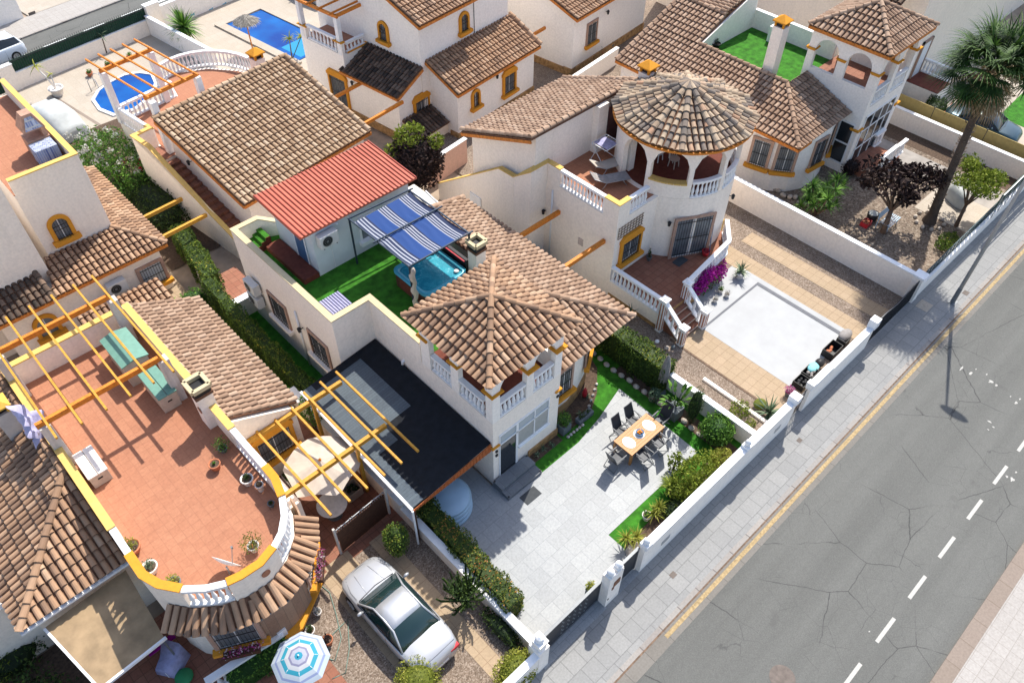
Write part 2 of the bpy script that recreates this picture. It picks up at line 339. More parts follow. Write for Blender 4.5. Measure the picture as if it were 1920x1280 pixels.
        me = bpy.data.meshes.new(name); me.from_pydata([tuple(p-L) for p in s.v], [], s.f)
        if not isinstance(mats, (list, tuple)): mats = [mats]
        for m in mats: me.materials.append(m)
        a = me.attributes.new('tint', 'FLOAT', 'FACE'); a.data.foreach_set('value', s.t)
        me.polygons.foreach_set('material_index', s.m)
        if smooth: me.polygons.foreach_set('use_smooth', [True]*len(s.f))
        me.update()
        o = bpy.data.objects.new(name, me); COL.objects.link(o)
        if parent: o.parent = parent; LOC[o.name] = L
        if bevel:
            b = o.modifiers.new('bevel', 'BEVEL'); b.width = bevel; b.segments = 2; b.limit_method = 'ANGLE'
        return o
def newell(P):
    n = Vector((0, 0, 0))
    for k in range(len(P)):
        a, b = P[k], P[(k+1) % len(P)]
        n += Vector(((a.y-b.y)*(a.z+b.z), (a.z-b.z)*(a.x+b.x), (a.x-b.x)*(a.y+b.y)))
    return n.normalized()
def tag(o, label=None, cat=None, group=None, kind=None):
    if label: o['label'] = label
    if cat: o['category'] = cat
    if group: o['group'] = group
    if kind: o['kind'] = kind
    return o
def thing(name, label, cat, loc=(0, 0, 0), rz=0, group=None, s=1):
    o = bpy.data.objects.new(name, None); COL.objects.link(o); o.empty_display_size = .2
    o.location = loc; o.rotation_euler = (0, 0, rz); o.scale = (s, s, s)
    LOC[o.name] = Vector(loc) if rz == 0 else Vector((0, 0, 0))
    return tag(o, label, cat, group)
def prop(name, label, cat, group=None):                # built around the origin, placed afterwards
    o = thing(name, label, cat, (0, 0, 0), 0, group); return o
def place(o, p, rz=0, s=1, label=None):
    o.location = p; o.rotation_euler.z = rz; o.scale = (s, s, s)
    if label: o['label'] = label
    return o
def dup(root, p=None, rz=None, label=None, s=None):
    def cp(o, par):
        c = o.copy(); COL.objects.link(c)
        if par: c.parent = par
        LOC[c.name] = LOC.get(o.name, Vector((0, 0, 0)))
        for ch in list(o.children): cp(ch, c)
        return c
    r = cp(root, None)
    if p is not None: r.location = p
    if rz is not None: r.rotation_euler.z = rz
    if s is not None: r.scale = (s, s, s)
    if label: r['label'] = label
    return r
def ground(name, pts, z, m, thick=0):
    mb = MB()
    if thick: mb.prism([tuple(p[:2]) for p in pts], z-thick, z)
    else: mb.poly([(p[0], p[1], z) for p in pts])
    return tag(mb.build(name, m), kind='structure')
def rect(x0, x1, y0, y1): return [(x0, y0), (x1, y0), (x1, y1), (x0, y1)]
def rectM(x0, x1, y0, y1): return [tuple((MUV @ Vector((a, b, 0)))[:2]) for a, b in rect(x0, x1, y0, y1)]

# ------------------------------------------------------------------ roofs
def plane_tiles(mb, pts, pitch=.25, course=.38, lift=.06, phase=0):
    P = [Vector(p) for p in pts]; n = newell(P)
    if n.z < 0: n = -n
    e = (P[1]-P[0]).normalized(); f = n.cross(e)
    if f.z < 0: f = -f
    o = P[0]; Q = [((p-o).dot(e), (p-o).dot(f)) for p in P]
    smin = min(q[0] for q in Q); smax = max(q[0] for q in Q); N = max(1, round((smax-smin)/pitch)); pitch = (smax-smin)/N
    h = .5*pitch*.90
    for c in range(N):
        s_ = smin+pitch*(c+.5)+1e-4; ts = []
        for k in range(len(Q)):
            a, b = Q[k], Q[(k+1) % len(Q)]
            if (a[0]-s_)*(b[0]-s_) < 0: ts.append(a[1]+(b[1]-a[1])*(s_-a[0])/(b[0]-a[0]))
        ts.sort()
        for q in range(0, len(ts)-1, 2):
            t0, t1 = ts[q], ts[q+1]
            if t1-t0 < .08: continue
            k0 = math.floor(t0/course+.02)
            k = k0
            while k*course < t1-.04:
                ta = max(t0-(.05 if k == k0 else 0), k*course); tb = min(t1, (k+1)*course+.05)
                if k == k0: ta = t0-.05
                ti = random.random(); jit = random.uniform(-.006, .006)
                ra = h*.93; rb = h*.80
                i = mb.add([o+e*(s_+jit-math.cos(PI*j/5)*ra)+f*ta+n*(lift+math.sin(PI*j/5)*ra*.92) for j in range(6)] +
                           [o+e*(s_+jit-math.cos(PI*j/5)*rb)+f*tb+n*(math.sin(PI*j/5)*rb*.92) for j in range(6)])
                for j in range(5): mb.face((i+j, i+j+1, i+7+j, i+6+j), ti)
                # thickness of the lower rim; dark end cap paints the shade inside the barrel
                rr = ra*.82
                i2 = mb.add([o+e*(s_+jit-math.cos(PI*j/5)*rr)+f*(ta+.004)+n*(lift+math.sin(PI*j/5)*rr*.92) for j in range(6)])
                for j in range(5): mb.face((i+j, i2+j, i2+j+1, i+j+1), ti*.7)
                mb.mi = 1; mb.face([i2+j for j in range(6)][::-1]); mb.mi = 0
                k += 1
def ridge_tiles(mb, a, b, r=.13, step=.4, lift=.05):
    a = Vector(a); b = Vector(b); d = (b-a); L = d.length; d.normalize(); sd = d.cross(Vector((0, 0, 1))).normalized(); up = sd.cross(d)
    N = max(1, round(L/step)); st = L/N
    for k in range(N):
        ti = random.random(); p = a+d*(k*st-.03); q = a+d*((k+1)*st+.05)
        i = mb.add([p+sd*(-math.cos(PI*j/6)*r)+up*(lift+.035+math.sin(PI*j/6)*r) for j in range(7)]+[q+sd*(-math.cos(PI*j/6)*r*.82)+up*(lift+math.sin(PI*j/6)*r*.82) for j in range(7)])
        for j in range(6): mb.face((i+j, i+7+j, i+8+j, i+j+1), ti)
        mb.face([i+j for j in range(7)], .1)
def roof(parent, planes, ridges=(), m=None, pitch=.25, course=.38, name='roof', M=None, thick=.09, rr=.13, trim=None, trimm=None):
    """planes: polygons whose first edge is the eave; ridges: (low, high) point pairs"""
    mb = MB(M)
    for p in planes: plane_tiles(mb, p, pitch, course)
    for a, b in ridges: ridge_tiles(mb, a, b, rr)
    mb.mi = 1
    for p in planes: mb.slab(p, thick)
    o = mb.build(name, [m or ROOFM, VALLEY], parent)
    if trim:
        tb = MB(M)
        for a, b in trim:
            a = Vector(a); b = Vector(b); tb.beam(a-Vector((0, 0, .10)), b-Vector((0, 0, .10)), .07, .15)
        tb.build('eave_trim', trimm or TRIMO, o)
    return o

# ------------------------------------------------------------------ balusters, arches, windows
def baluster_mesh(h=.72, r=.075):
    mb = MB(); prof = [(r*.95, 0), (r*.95, .06*h), (r*.55, .10*h), (r*.8, .2*h), (r*1.05, .36*h), (r*.75, .55*h), (r*.45, .75*h), (r*.6, .86*h), (r*.9, .93*h), (r*.9, h)]
    mb.lathe((0, 0, 0), prof, 8); me = mb.build('baluster', WHITEP, None, True); d = me.data
    bpy.data.objects.remove(me); return d
BAL = {}
def balustrade(parent, pts, z0, h=.9, n=None, pitch=.2, railw=.2, m=None, name='balustrade', M=None, railm=None, closed_base=True, zs=None, r=.075):
    """rail, foot and turned balusters along a polyline of (x, y)"""
    mb = MB(M); zs = zs or [z0]*len(pts)
    mb.strip(pts, railw, [z+h-.12 for z in zs], [z+h for z in zs])
    o = mb.build(name, railm or WHITEP, parent)
    if closed_base:
        mb = MB(M); mb.strip(pts, railw*.9, [z for z in zs], [z+.08 for z in zs]); mb.build('foot_rail', railm or WHITEP, o)
    bh = round(h-.12-.08, 3)
    key = (bh, r)
    if key not in BAL: BAL[key] = baluster_mesh(bh, r)
    L = LOC[o.name]
    for k in range(len(pts)-1):
        a = Vector((*pts[k][:2], zs[k])); b = Vector((*pts[k+1][:2], zs[k+1])); ln = (b-a).length
        N = n if n else max(1, round(ln/pitch))
        for q in range(N):
            p = a.lerp(b, (q+.5)/N)+Vector((0, 0, .08))
            if M: p = M @ p
            c = bpy.data.objects.new('baluster', BAL[key]); COL.objects.link(c); c.parent = o; c.location = p-L
    return o
def frame_basis(p0, p1):
    a = Vector(p0); b = Vector(p1); e = (b-a).normalized(); n = Vector((e.y, -e.x, 0)); return a, e, n, (b-a).length
def arch_wall(mb, p0, p1, z0, z1, openings, thick=.22, seg=10):
    """vertical wall between two ground points; openings (s0, s1, zbottom, zspring) with half-round heads. Outer face on the right-hand side of p0->p1"""
    a, e, n, L = frame_basis((*p0, 0), (*p1, 0))
    def put(poly):                                   # poly in (s, z)
        i = mb.add([a+e*s+Vector((0, 0, z))+n*0 for s, z in poly]+[a+e*s+Vector((0, 0, z))-n*thick for s, z in poly]); k = len(poly)
        mb.face(range(i, i+k)); mb.face([i+k+j for j in range(k)][::-1])
        for j in range(k): j2 = (j+1) % k; mb.face((i+j, i+k+j, i+k+j2, i+j2))
    s = 0
    for (s0, s1, zb, zs) in openings:
        if s0 > s: put([(s, z0), (s0, z0), (s0, z1), (s, z1)])
        if zb > z0: put([(s0, z0), (s1, z0), (s1, zb), (s0, zb)])
        c = (s0+s1)/2; r = (s1-s0)/2; ry = min(r, z1-zs-.06)
        for k in range(seg):
            t0 = PI-PI*k/seg; t1 = PI-PI*(k+1)/seg
            x0, y0 = c+r*math.cos(t0), zs+ry*math.sin(t0); x1, y1 = c+r*math.cos(t1), zs+ry*math.sin(t1)
            put([(x0, y0), (x1, y1), (x1, z1), (x0, z1)])
        s = s1
    if s < L: put([(s, z0), (L, z0), (L, z1), (s, z1)])
def window(parent, c, nrm, w, h, style='ochre', M=None, sill=True, pane=None, name='window', grille=True, arch=False, fm=None, hh=None, sm=None):
    """window centred at c (x, y, z) on a wall whose outward normal is nrm; w x h is the glazed opening"""
    n = Vector((*nrm, 0)).normalized(); e = Vector((-n.y, n.x, 0)); c = Vector(c)
    fm = fm or {'ochre': OCHRE, 'brick': BRICKT, 'white': WHITEP, 'dark': DARKM}[style]
    fw = {'ochre': .17, 'brick': .15, 'white': .06, 'dark': .05}[style]; pr = {'ochre': .11, 'brick': .07, 'white': .06, 'dark': .05}[style]
    def P(s, z, d): return c+e*s+Vector((0, 0, z))+n*d
    def bx(mb, s0, s1, z0, z1, d0, d1):
        i = mb.add([P(s0, z0, d0), P(s1, z0, d0), P(s1, z1, d0), P(s0, z1, d0), P(s0, z0, d1), P(s1, z0, d1), P(s1, z1, d1), P(s0, z1, d1)])
        for q in ((0, 1, 2, 3), (7, 6, 5, 4), (0, 4, 5, 1), (1, 5, 6, 2), (2, 6, 7, 3), (3, 7, 4, 0)): mb.face([i+k for k in q])
    a, b = w/2, h/2; mb = MB(M)
    def ring(mb, ri, ro, zc, d0, d1, sg=10):
        for k in range(sg):
            t0, t1 = PI*k/sg, PI*(k+1)/sg
            q = [(ri*math.cos(t0), ri*math.sin(t0)), (ro*math.cos(t0), ro*math.sin(t0)), (ro*math.cos(t1), ro*math.sin(t1)), (ri*math.cos(t1), ri*math.sin(t1))]
            i = mb.add([P(x, zc+y, d0) for x, y in q]+[P(x, zc+y, d1) for x, y in q])
            for f in ((3, 2, 1, 0), (4, 5, 6, 7), (0, 1, 5, 4), (1, 2, 6, 5), (2, 3, 7, 6), (3, 0, 4, 7)): mb.face([i+k2 for k2 in f])
    if arch:
        zs = b-a; bx(mb, -a-fw, -a, -b, zs, 0, pr); bx(mb, a, a+fw, -b, zs, 0, pr); ring(mb, a, a+fw, zs, 0, pr)
    else:
        bx(mb, -a-fw, -a, -b, b, 0, pr); bx(mb, a, a+fw, -b, b, 0, pr)
        if style == 'ochre':                          # stepped head with cut corners
            i = mb.add([P(s, z, d) for d in (0, pr+.03) for s, z in ((-a-fw-.05, b), (a+fw+.05, b), (a+fw+.05, b+.16), (a-.02, b+.38), (-a+.02, b+.38), (-a-fw-.05, b+.16))])
            mb.face([i+k for k in range(6)][::-1]); mb.face([i+6+k for k in range(6)])
            for k in range(6): mb.face((i+k, i+(k+1) % 6, i+6+(k+1) % 6, i+6+k))
        else: bx(mb, -a-fw, a+fw, b, b+fw, 0, pr)
    if not sill: bx(mb, -a-fw, a+fw, -b-fw*.7, -b, 0, pr)
    o = mb.build(name, fm, parent)
    g = MB(M)
    if arch:
        zs = b-a; pts = [P(-a, -b, .012), P(a, -b, .012)]+[P(a*math.cos(PI*k/10), zs+a*math.sin(PI*k/10), .012) for k in range(11)]
        g.poly(pts)
    else: g.poly([P(-a, -b, .012), P(a, -b, .012), P(a, b, .012), P(-a, b, .012)])
    g.build('pane', pane or CURT, o)
    fr = MB(M); t = .035
    if not arch:
        bx(fr, -a, a, b-t, b, .014, .035); bx(fr, -a, a, -b, -b+t, .014, .035); bx(fr, -a, -a+t, -b+t, b-t, .014, .035); bx(fr, a-t, a, -b+t, b-t, .014, .035)
        bx(fr, -t/2, t/2, -b+t, b-t, .014, .034)
    else: bx(fr, -t/2, t/2, -b, b-.02, .014, .034)
    fr.build('sash', WHITEM if style != 'ochre' or True else BROWNW, o)
    if grille:
        gr = MB(M); N = max(3, round(w/.13))
        for k in range(N+1):
            s = -a+.02+(w-.04)*k/N; top = b if not arch else (b-a)+math.sqrt(max(0, a*a-s*s))
            gr.beam(P(s, -b, pr+.02), P(s, top, pr+.02), .018, .018)
        for z in (-b*.85, 0, b*.85 if not arch else b*.4): gr.beam(P(-a, z, pr+.02), P(a, z, pr+.02), .022, .022)
        gr.build('grille', BLACK, o)
    if sill:
        sb = MB(M); bx(sb, -a-fw-.1, a+fw+.1, -b-.17, -b, 0, pr+.16); bx(sb, -a-fw-.02, a+fw+.02, -b-.26, -b-.17, 0, pr+.08)
        sb.build('sill', sm or (fm if style != 'brick' else OCHRE), o)
    return o
def sconce(parent, c, nrm, M=None):
    n = Vector((*nrm, 0)).normalized(); c = Vector(c); mb = MB(M)
    mb.beam(c, c+n*.16, .03, .03); q = c+n*.18
    mb.lathe(q-Vector((0, 0, .14)), [(.03, 0), (.06, .02), (.085, .2), (.10, .22), (.02, .3)], 6)
    return mb.build('wall_lantern', BLACK, parent)

# ------------------------------------------------------------------ plants
def leaves(mb, pos, size, up=.4, aspect=.5, tint=None, drop=0):
    d = Vector((random.gauss(0, 1), random.gauss(0, 1), random.gauss(0, 1)+drop)).normalized()
    s = d.cross(Vector((random.gauss(0, 1), random.gauss(0, 1), random.gauss(up, .7)))).normalized()
    l = size*random.uniform(.5, 1.5); w_ = l*aspect
    p = Vector(pos); n = s.cross(d)*(.15*l)
    i = mb.add([p-d*l*.5, p+s*w_*.5+n, p+d*l*.5, p-s*w_*.5+n]); mb.face((i, i+1, i+2, i+3), random.random() if tint is None else tint)
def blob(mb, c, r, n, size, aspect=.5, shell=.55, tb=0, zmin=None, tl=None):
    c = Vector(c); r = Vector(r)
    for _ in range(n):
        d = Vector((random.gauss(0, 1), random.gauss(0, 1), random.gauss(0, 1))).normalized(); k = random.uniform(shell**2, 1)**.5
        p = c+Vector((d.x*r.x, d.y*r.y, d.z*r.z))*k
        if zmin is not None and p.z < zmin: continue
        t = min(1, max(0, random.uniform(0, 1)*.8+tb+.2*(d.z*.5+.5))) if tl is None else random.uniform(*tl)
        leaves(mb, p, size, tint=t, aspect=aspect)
def ellips(mb, c, r, tint=.05, n=12, m=8):
    c = Vector(c); prof = [(max(.001, math.sin(PI*k/m)), -math.cos(PI*k/m)*r[2]) for k in range(m+1)]
    mb.lathe(c, [(p, z) for p, z in prof], n, tint, r[0], r[1])
def bush(name, label, cat, p, r, leaf, n=900, size=.10, core=True, zc=None, clumps=5, trunk=.04, aspect=.5, group=None, cname='foliage', tb=0, jag=.25):
    """r = (rx, ry, rz); foliage made of small leaf faces in several clumps, plus a woody stem"""
    p = Vector(p); t = thing(name, label, cat, p, 0, group); zc = r[2]*.95 if zc is None else zc
    mb = MB(); c = p+Vector((0, 0, zc))
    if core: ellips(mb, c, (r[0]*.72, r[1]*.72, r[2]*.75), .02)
    blob(mb, c, r, n//2, size, aspect, .7, tb, zmin=p.z)
    for k in range(clumps):
        a = 2*PI*k/clumps+random.uniform(-.3, .3); ph = random.uniform(-.1, .8)
        q = c+Vector((math.cos(a)*r[0]*.62*math.cos(ph), math.sin(a)*r[1]*.62*math.cos(ph), r[2]*.55*math.sin(ph)))
        s = random.uniform(.42, .42+jag); blob(mb, q, (r[0]*s, r[1]*s, r[2]*s), n//(2*clumps), size, aspect, .6, tb+random.uniform(-.12, .15), zmin=p.z)
    mb.build(cname, leaf, t)
    st = MB(); st.tube([p-Vector((0, 0, .05)), p+Vector((.02, .01, zc*.6)), c], [trunk*1.4, trunk, trunk*.6], 7); st.build('stem', BARK, t, True)
    return t
def hedge(name, label, pts, w_, h, leaf, dens=420, size=.09, z0=0, hs=None, jit=.06):
    """clipped hedge along a polyline"""
    a = Vector((*pts[0], z0)); t = thing(name, label, 'hedge', a); mb = MB()
    for k in range(len(pts)-1):
        p = Vector((*pts[k], z0)); q = Vector((*pts[k+1], z0)); d = q-p; L = d.length; d.normalize(); s = Vector((-d.y, d.x, 0))
        h0 = hs[k] if hs else h; h1 = hs[k+1] if hs else h
        A = [p+s*(w_/2-.09), p-s*(w_/2-.09), q-s*(w_/2-.09), q+s*(w_/2-.09)]
        mb.prism([tuple(x[:2]) for x in A], z0, [h0+z0-.1, h0+z0-.1, h1+z0-.1, h1+z0-.1], .02)
        area = L*(2*h+w_)
        for _ in range(int(area*dens)):
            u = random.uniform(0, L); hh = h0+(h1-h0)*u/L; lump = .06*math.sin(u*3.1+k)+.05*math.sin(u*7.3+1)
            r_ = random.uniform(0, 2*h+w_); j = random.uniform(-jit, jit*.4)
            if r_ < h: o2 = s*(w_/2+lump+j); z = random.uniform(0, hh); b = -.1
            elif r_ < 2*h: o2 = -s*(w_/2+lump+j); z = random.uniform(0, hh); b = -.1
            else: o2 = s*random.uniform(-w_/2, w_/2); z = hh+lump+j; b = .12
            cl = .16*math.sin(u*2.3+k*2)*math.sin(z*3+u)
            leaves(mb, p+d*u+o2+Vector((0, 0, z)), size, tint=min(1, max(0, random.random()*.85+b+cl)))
        for e_, hh, sg in ((p, h0, -1), (q, h1, 1)):
            for _ in range(int(w_*h*dens)):
                leaves(mb, e_+d*sg*random.uniform(-.05, .05)+s*random.uniform(-w_/2, w_/2)+Vector((0, 0, random.uniform(0, hh))), size, tint=random.random()*.9)
    mb.build('foliage', leaf, t)
    st = MB()
    for k in range(len(pts)-1):
        p = Vector((*pts[k], z0)); q = Vector((*pts[k+1], z0)); N = max(2, int((q-p).length/.7))
        for j in range(N): c = p.lerp(q, (j+.5)/N); st.tube([c-Vector((0, 0, .03)), c+Vector((0, 0, .3))], [.03, .02], 5)
    st.build('stem', BARK, t); return t
def blade(mb, base, d, L, w_, droop, tint, seg=4, fold=.0):
    """strap leaf / frond blade: curved strip starting at base in direction d"""
    p = Vector(base); d = Vector(d).normalized(); side = d.cross(Vector((0, 0, 1)))
    side = side.normalized() if side.length > .05 else Vector((1, 0, 0))
    idx = []
    for k in range(seg+1):
        f = k/seg; ww = w_*(1-f**1.6)*(.6+.4*min(1, f*4))
        if k == seg: ww = .002
        idx.append(mb.add([p-side*ww/2, p+side*ww/2])); 
        d = (d+Vector((0, 0, -droop/seg))).normalized(); p = p+d*(L/seg)
    for k in range(seg): mb.face((idx[k], idx[k]+1, idx[k+1]+1, idx[k+1]), tint)
def rosette(mb, c, n, L, w_, lo=0, hi=1.3, droop=.5, seg=4, tr=(0, 1)):
    for _ in range(n):
        a = random.uniform(0, 2*PI); el = random.uniform(lo, hi)
        blade(mb, c, (math.cos(a)*math.cos(el), math.sin(a)*math.cos(el), math.sin(el)), L*random.uniform(.7, 1.1), w_, droop*random.uniform(.5, 1.3), random.uniform(*tr), seg)
def spiky(name, label, cat, p, heads, leaf, L=.5, w_=.05, n=45, stem=.05, droop=.6, group=None, tname='trunk'):
    """dracaena / yucca: stems ending in rosettes; heads = list of (dx, dy, z)"""
    p = Vector(p); t = thing(name, label, cat, p, 0, group); mb = MB(); st = MB()
    for (dx, dy, z) in heads:
        c = p+Vector((dx, dy, z)); rosette(mb, c, n, L, w_, -.3, 1.45, droop)
        st.tube([p-Vector((0, 0, .03)), p+Vector((dx*.4, dy*.4, z*.5)), c], [stem*1.3, stem, stem*.8], 7)
    mb.build('leaf_rosette', leaf, t); st.build(tname, BARK, t, True); return t
def pot(mb, c, r=.2, h=.35, n=16):
    mb.lathe(c, [(r*.68, 0), (r*.95, h*.85), (r*1.08, h*.86), (r*1.08, h), (r*.9, h), (r*.86, h*.88), (.001, h*.86)], n, cap=False)
    mb.lathe(c, [(.001, .0), (r*.68, 0)], n, cap=False)
def potted(name, label, p, r, h, potm, leaf, kind='blob', pr=.3, ph=.3, n=250, size=.08, L=.4, w_=.04, cat='potted plant', square=False, group=None):
    p = Vector(p); t = thing(name, label, cat, p, 0, group); a = MB()
    if square: a.prism([(p.x+r*dx, p.y+r*dy) for dx, dy in ((-.8, -.8), (.8, -.8), (.8, .8), (-.8, .8))], p.z, p.z+h)
    else: pot(a, p, r, h)
    po = a.build('pot', potm, t, not square, bevel=.015 if square else 0)
    s = MB(); s.lathe(p+Vector((0, 0, h*.9 if not square else h+.004)), [(.001, .0), (r*.8 if not square else r*.7, 0)], 12, cap=False); s.build('soil', SOIL, po)
    m = MB(); c = p+Vector((0, 0, h))
    if kind == 'blob': blob(m, c+Vector((0, 0, ph*.7)), (pr, pr, ph), n, size, .5, .2, zmin=c.z-.05)
    elif kind == 'rosette': rosette(m, c+Vector((0, 0, .03)), n, L, w_, .0, 1.4, .6)
    if kind == 'blob':
        for _ in range(5): m.tube([c-Vector((0, 0, .03)), c+Vector((random.uniform(-.4, .4)*pr, random.uniform(-.4, .4)*pr, ph*.8))], [.012, .006], 4, .0)
    m.build('foliage', leaf, t); return t

# ------------------------------------------------------------------ ground, roads, pavements
ground('ground', rect(-60, 140, -60, 160), -.06, GROUNDM)
# near street
ASPH, n_, b_ = newmat('asphalt')
g_ = n_.nodes.new('ShaderNodeNewGeometry')
c_ = mixc(n_, (.116, .117, .109), (.144, .144, .135), noise(n_, .5, 6, rough=.7))
c_ = mixc(n_, c_, ramp(n_, noise(n_, 30, 6, rough=.8), [(.3, (.72,)*3), (.6, (1, 1, 1)), (.8, (1.0, 1, 1))]), 1.0, 'MULTIPLY')
mp_ = n_.nodes.new('ShaderNodeMapping'); mp_.inputs['Scale'].default_value = (.06, 1.1, 1); n_.links.new(g_.outputs['Position'], mp_.inputs['Vector'])
c_ = mixc(n_, c_, ramp(n_, noise(n_, 1.0, 4, mp_.outputs[0]), [(.35, (.88, .88, .88)), (.62, (1.05, 1.05, 1.05))]), 1.0, 'MULTIPLY')     # tyre lanes
vz = n_.nodes.new('ShaderNodeTexVoronoi'); vz.inputs['Scale'].default_value = 34; n_.links.new(g_.outputs['Position'], vz.inputs['Vector'])
sp2 = n_.nodes.new('ShaderNodeSeparateColor'); n_.links.new(vz.outputs['Color'], sp2.inputs[0])
c_ = mixc(n_, c_, ramp(n_, sp2.outputs[0], [(0, (.90, .90, .89)), (.6, (1, 1, 1)), (1, (1.1, 1.1, 1.08))]), 1.0, 'MULTIPLY')            # aggregate
c_ = mixc(n_, c_, (.07, .068, .065), ramp(n_, noise(n_, .9, 3, rough=.5), [(.66, (0, 0, 0)), (.78, (.45, .45, .45))]))                       # old stains
def crack(n, scale, wdt, mask_scale, lo, hi, seedoff):
    mp = n.nodes.new('ShaderNodeMapping'); mp.inputs['Location'].default_value = (seedoff, seedoff*.7, 0)
    nn = n.nodes.new('ShaderNodeTexNoise'); nn.inputs['Scale'].default_value = 2.2; nn.inputs['Detail'].default_value = 6; n.links.new(g_.outputs['Position'], nn.inputs['Vector'])
    m = mixc(n, g_.outputs['Position'], nn.outputs['Color'], .12)
    n.links.new(m, mp.inputs['Vector'])
    v = n.nodes.new('ShaderNodeTexVoronoi'); v.feature = 'DISTANCE_TO_EDGE'; v.inputs['Scale'].default_value = scale; n.links.new(mp.outputs[0], v.inputs['Vector'])
    e = ramp(n, v.outputs['Distance'], [(0, (1, 1, 1)), (wdt, (0, 0, 0))])
    k = ramp(n, noise(n, mask_scale, 4, mp.outputs[0]), [(lo, (0, 0, 0)), (hi, (1, 1, 1))])
    return mixc(n, e, k, 1.0, 'MULTIPLY')
k1 = crack(n_, .36, .0048, .5, .44, .54, 3.0); k2 = crack(n_, 1.1, .0055, .6, .46, .58, 11.0)
c_ = mixc(n_, c_, (.03, .03, .03), k1); c_ = mixc(n_, c_, (.06, .06, .058), k2)
n_.links.new(c_, b_.inputs['Base Color']); b_.inputs['Roughness'].default_value = .9; bump(n_, b_, noise(n_, 60, 4), .4, .01)
YN = 3.95
ground('road', rect(-60, 110, -8.5, YN+.02), -.004, ASPH)
ground('kerb', rect(-60, 110, YN-.18+.18, YN+.17), .0, KERB, .15)
ground('sidewalk', rect(-60, 110, YN+.17, 6.05), -.004, SIDEW)
ground('gutter', rect(-60, 110, YN-.50, YN-.06), .0, paving('gutter_concrete', (.185, .17, .15), (.205, .19, .17), (.13, .12, .11), 1.0, 10, 0, .015, 0, .85, (.13, .12, .105), .4))
ground('kerb_joint', rect(-60, 110, YN-.06, YN+.0), .001, MATS['bark'])
ground('yellow_edge_line', rect(10.9, 110, YN-.30, YN-.15), .004, YELP)
ground('opposite_kerb', rect(-60, 110, -3.55, -3.05), .06, KERB2, .2)
ground('opposite_sidewalk', rect(-60, 110, -9.5, -3.55), .05, SIDEW2, .2)
for k in range(14):
    x0 = 9.25+2.21*k+(.0 if k < 6 else .05)
    o = ground('road_dash', rect(x0, x0+1.18, -1.275, -1.15), .002, WHITER)
for (px, py, rx, ry) in [(1803, 690, .3, .07), (1820, 700, .26, .08), (1830, 692, .08, .05), (1850, 702, .12, .05), (1858, 715, .2, .14), (1868, 722, .12, .08), (1905, 755, .16, .09), (1912, 748, .1, .05), (1895, 743, .08, .05), (1855, 790, .08, .14), (1862, 800, .06, .1), (1853, 805, .05, .09), (1898, 898, .2, .12), (1888, 893, .1, .1), (1905, 885, .1, .07), (1630, 1183, .06, .04)]:
    c = G(px, py); n = 18; rx *= .7; ry *= .7
    ground('paint_spatter', [(c.x+rx*math.cos(2*PI*j/n)*random.uniform(.35, 1.15), c.y+ry*math.sin(2*PI*j/n)*random.uniform(.35, 1.15)) for j in range(n)], .003, WHITER)
def manhole(px, py, r, label, sq=False, z=.004, M=None):
    c = G(px, py); mb = MB()
    if sq: mb.box(c.x-r, c.x+r, c.y-r*.8, c.y+r*.8, z-.01, z)
    else:
        mb.lathe((c.x, c.y, z-.01), [(r, 0), (r, .01), (r*.8, .012)], 24)
        for k in range(5): mb.box(c.x-r*.6, c.x+r*.6, c.y-r*.5+k*r*.25, c.y-r*.5+k*r*.25+.03, z, z+.006)
    return tag(mb.build('manhole_cover', IRON), label, 'manhole cover')
manhole(1467, 1270, .42, 'round brown cast cover in the road at the bottom edge of the photo')
manhole(1262, 1077, .12, 'small rusty square cover in the pavement near the garden gate', True)
manhole(1499, 825, .11, 'small brown square cover in the pavement beside the long white wall', True)
manhole(1811, 549, .16, 'orange brown square cover in the pavement below the lamp post', True)
c = G(1733, 573); mb = MB(); mb.box(c.x-.33, c.x+.33, c.y-.28, c.y+.28, -.01, .003)
mb.box(c.x-.03, c.x+.03, c.y-.03, c.y+.03, .003, .012); tag(mb.build('utility_cover', CREAMP2), 'pale concrete utility cover in the palm shadow on the pavement', 'utility cover')

# plot C: pale patio with turf strips
ground('patio', [(7.45, 6.1), (12.3, 6.1), (12.3, 7.55), (17.6, 7.55), (17.75, 11.8), (16.0, 11.35), (14.5, 11.1), (12.4, 11.1), (12.4, 12.0), (10.6, 12.0), (10.6, 19.2), (7.45, 19.2)], .02, PATIO)
ground('lawn', [(12.3, 6.1), (20.0, 6.1), (20.0, 22.9), (18.0, 22.9), (18.0, 14.8), (12.3, 14.8)], .008, TURF)
ground('side_path', rect(7.45, 10.7, 19.2, 27), .004, TURF)
mb = MB(); mb.box(7.5, 9.0, 6.05, 10.2, 0, .0)
# planting beds along C's front wall and right wall
ground('soil_bed', [(12.35, 6.1), (18.9, 6.1), (18.9, 12.6), (18.3, 12.6), (18.2, 7.0), (12.35, 6.85)], .014, SOIL)
ground('soil_bed', [(14.2, 11.75), (15.9, 11.75), (16.9, 12.3), (17.9, 13.2), (18.4, 14.4), (14.2, 13.0)], .024, SOIL)
ground('soil_bed', [(12.5, 11.6), (14.1, 11.6), (14.1, 12.1), (12.5, 12.1)], .024, SOIL)
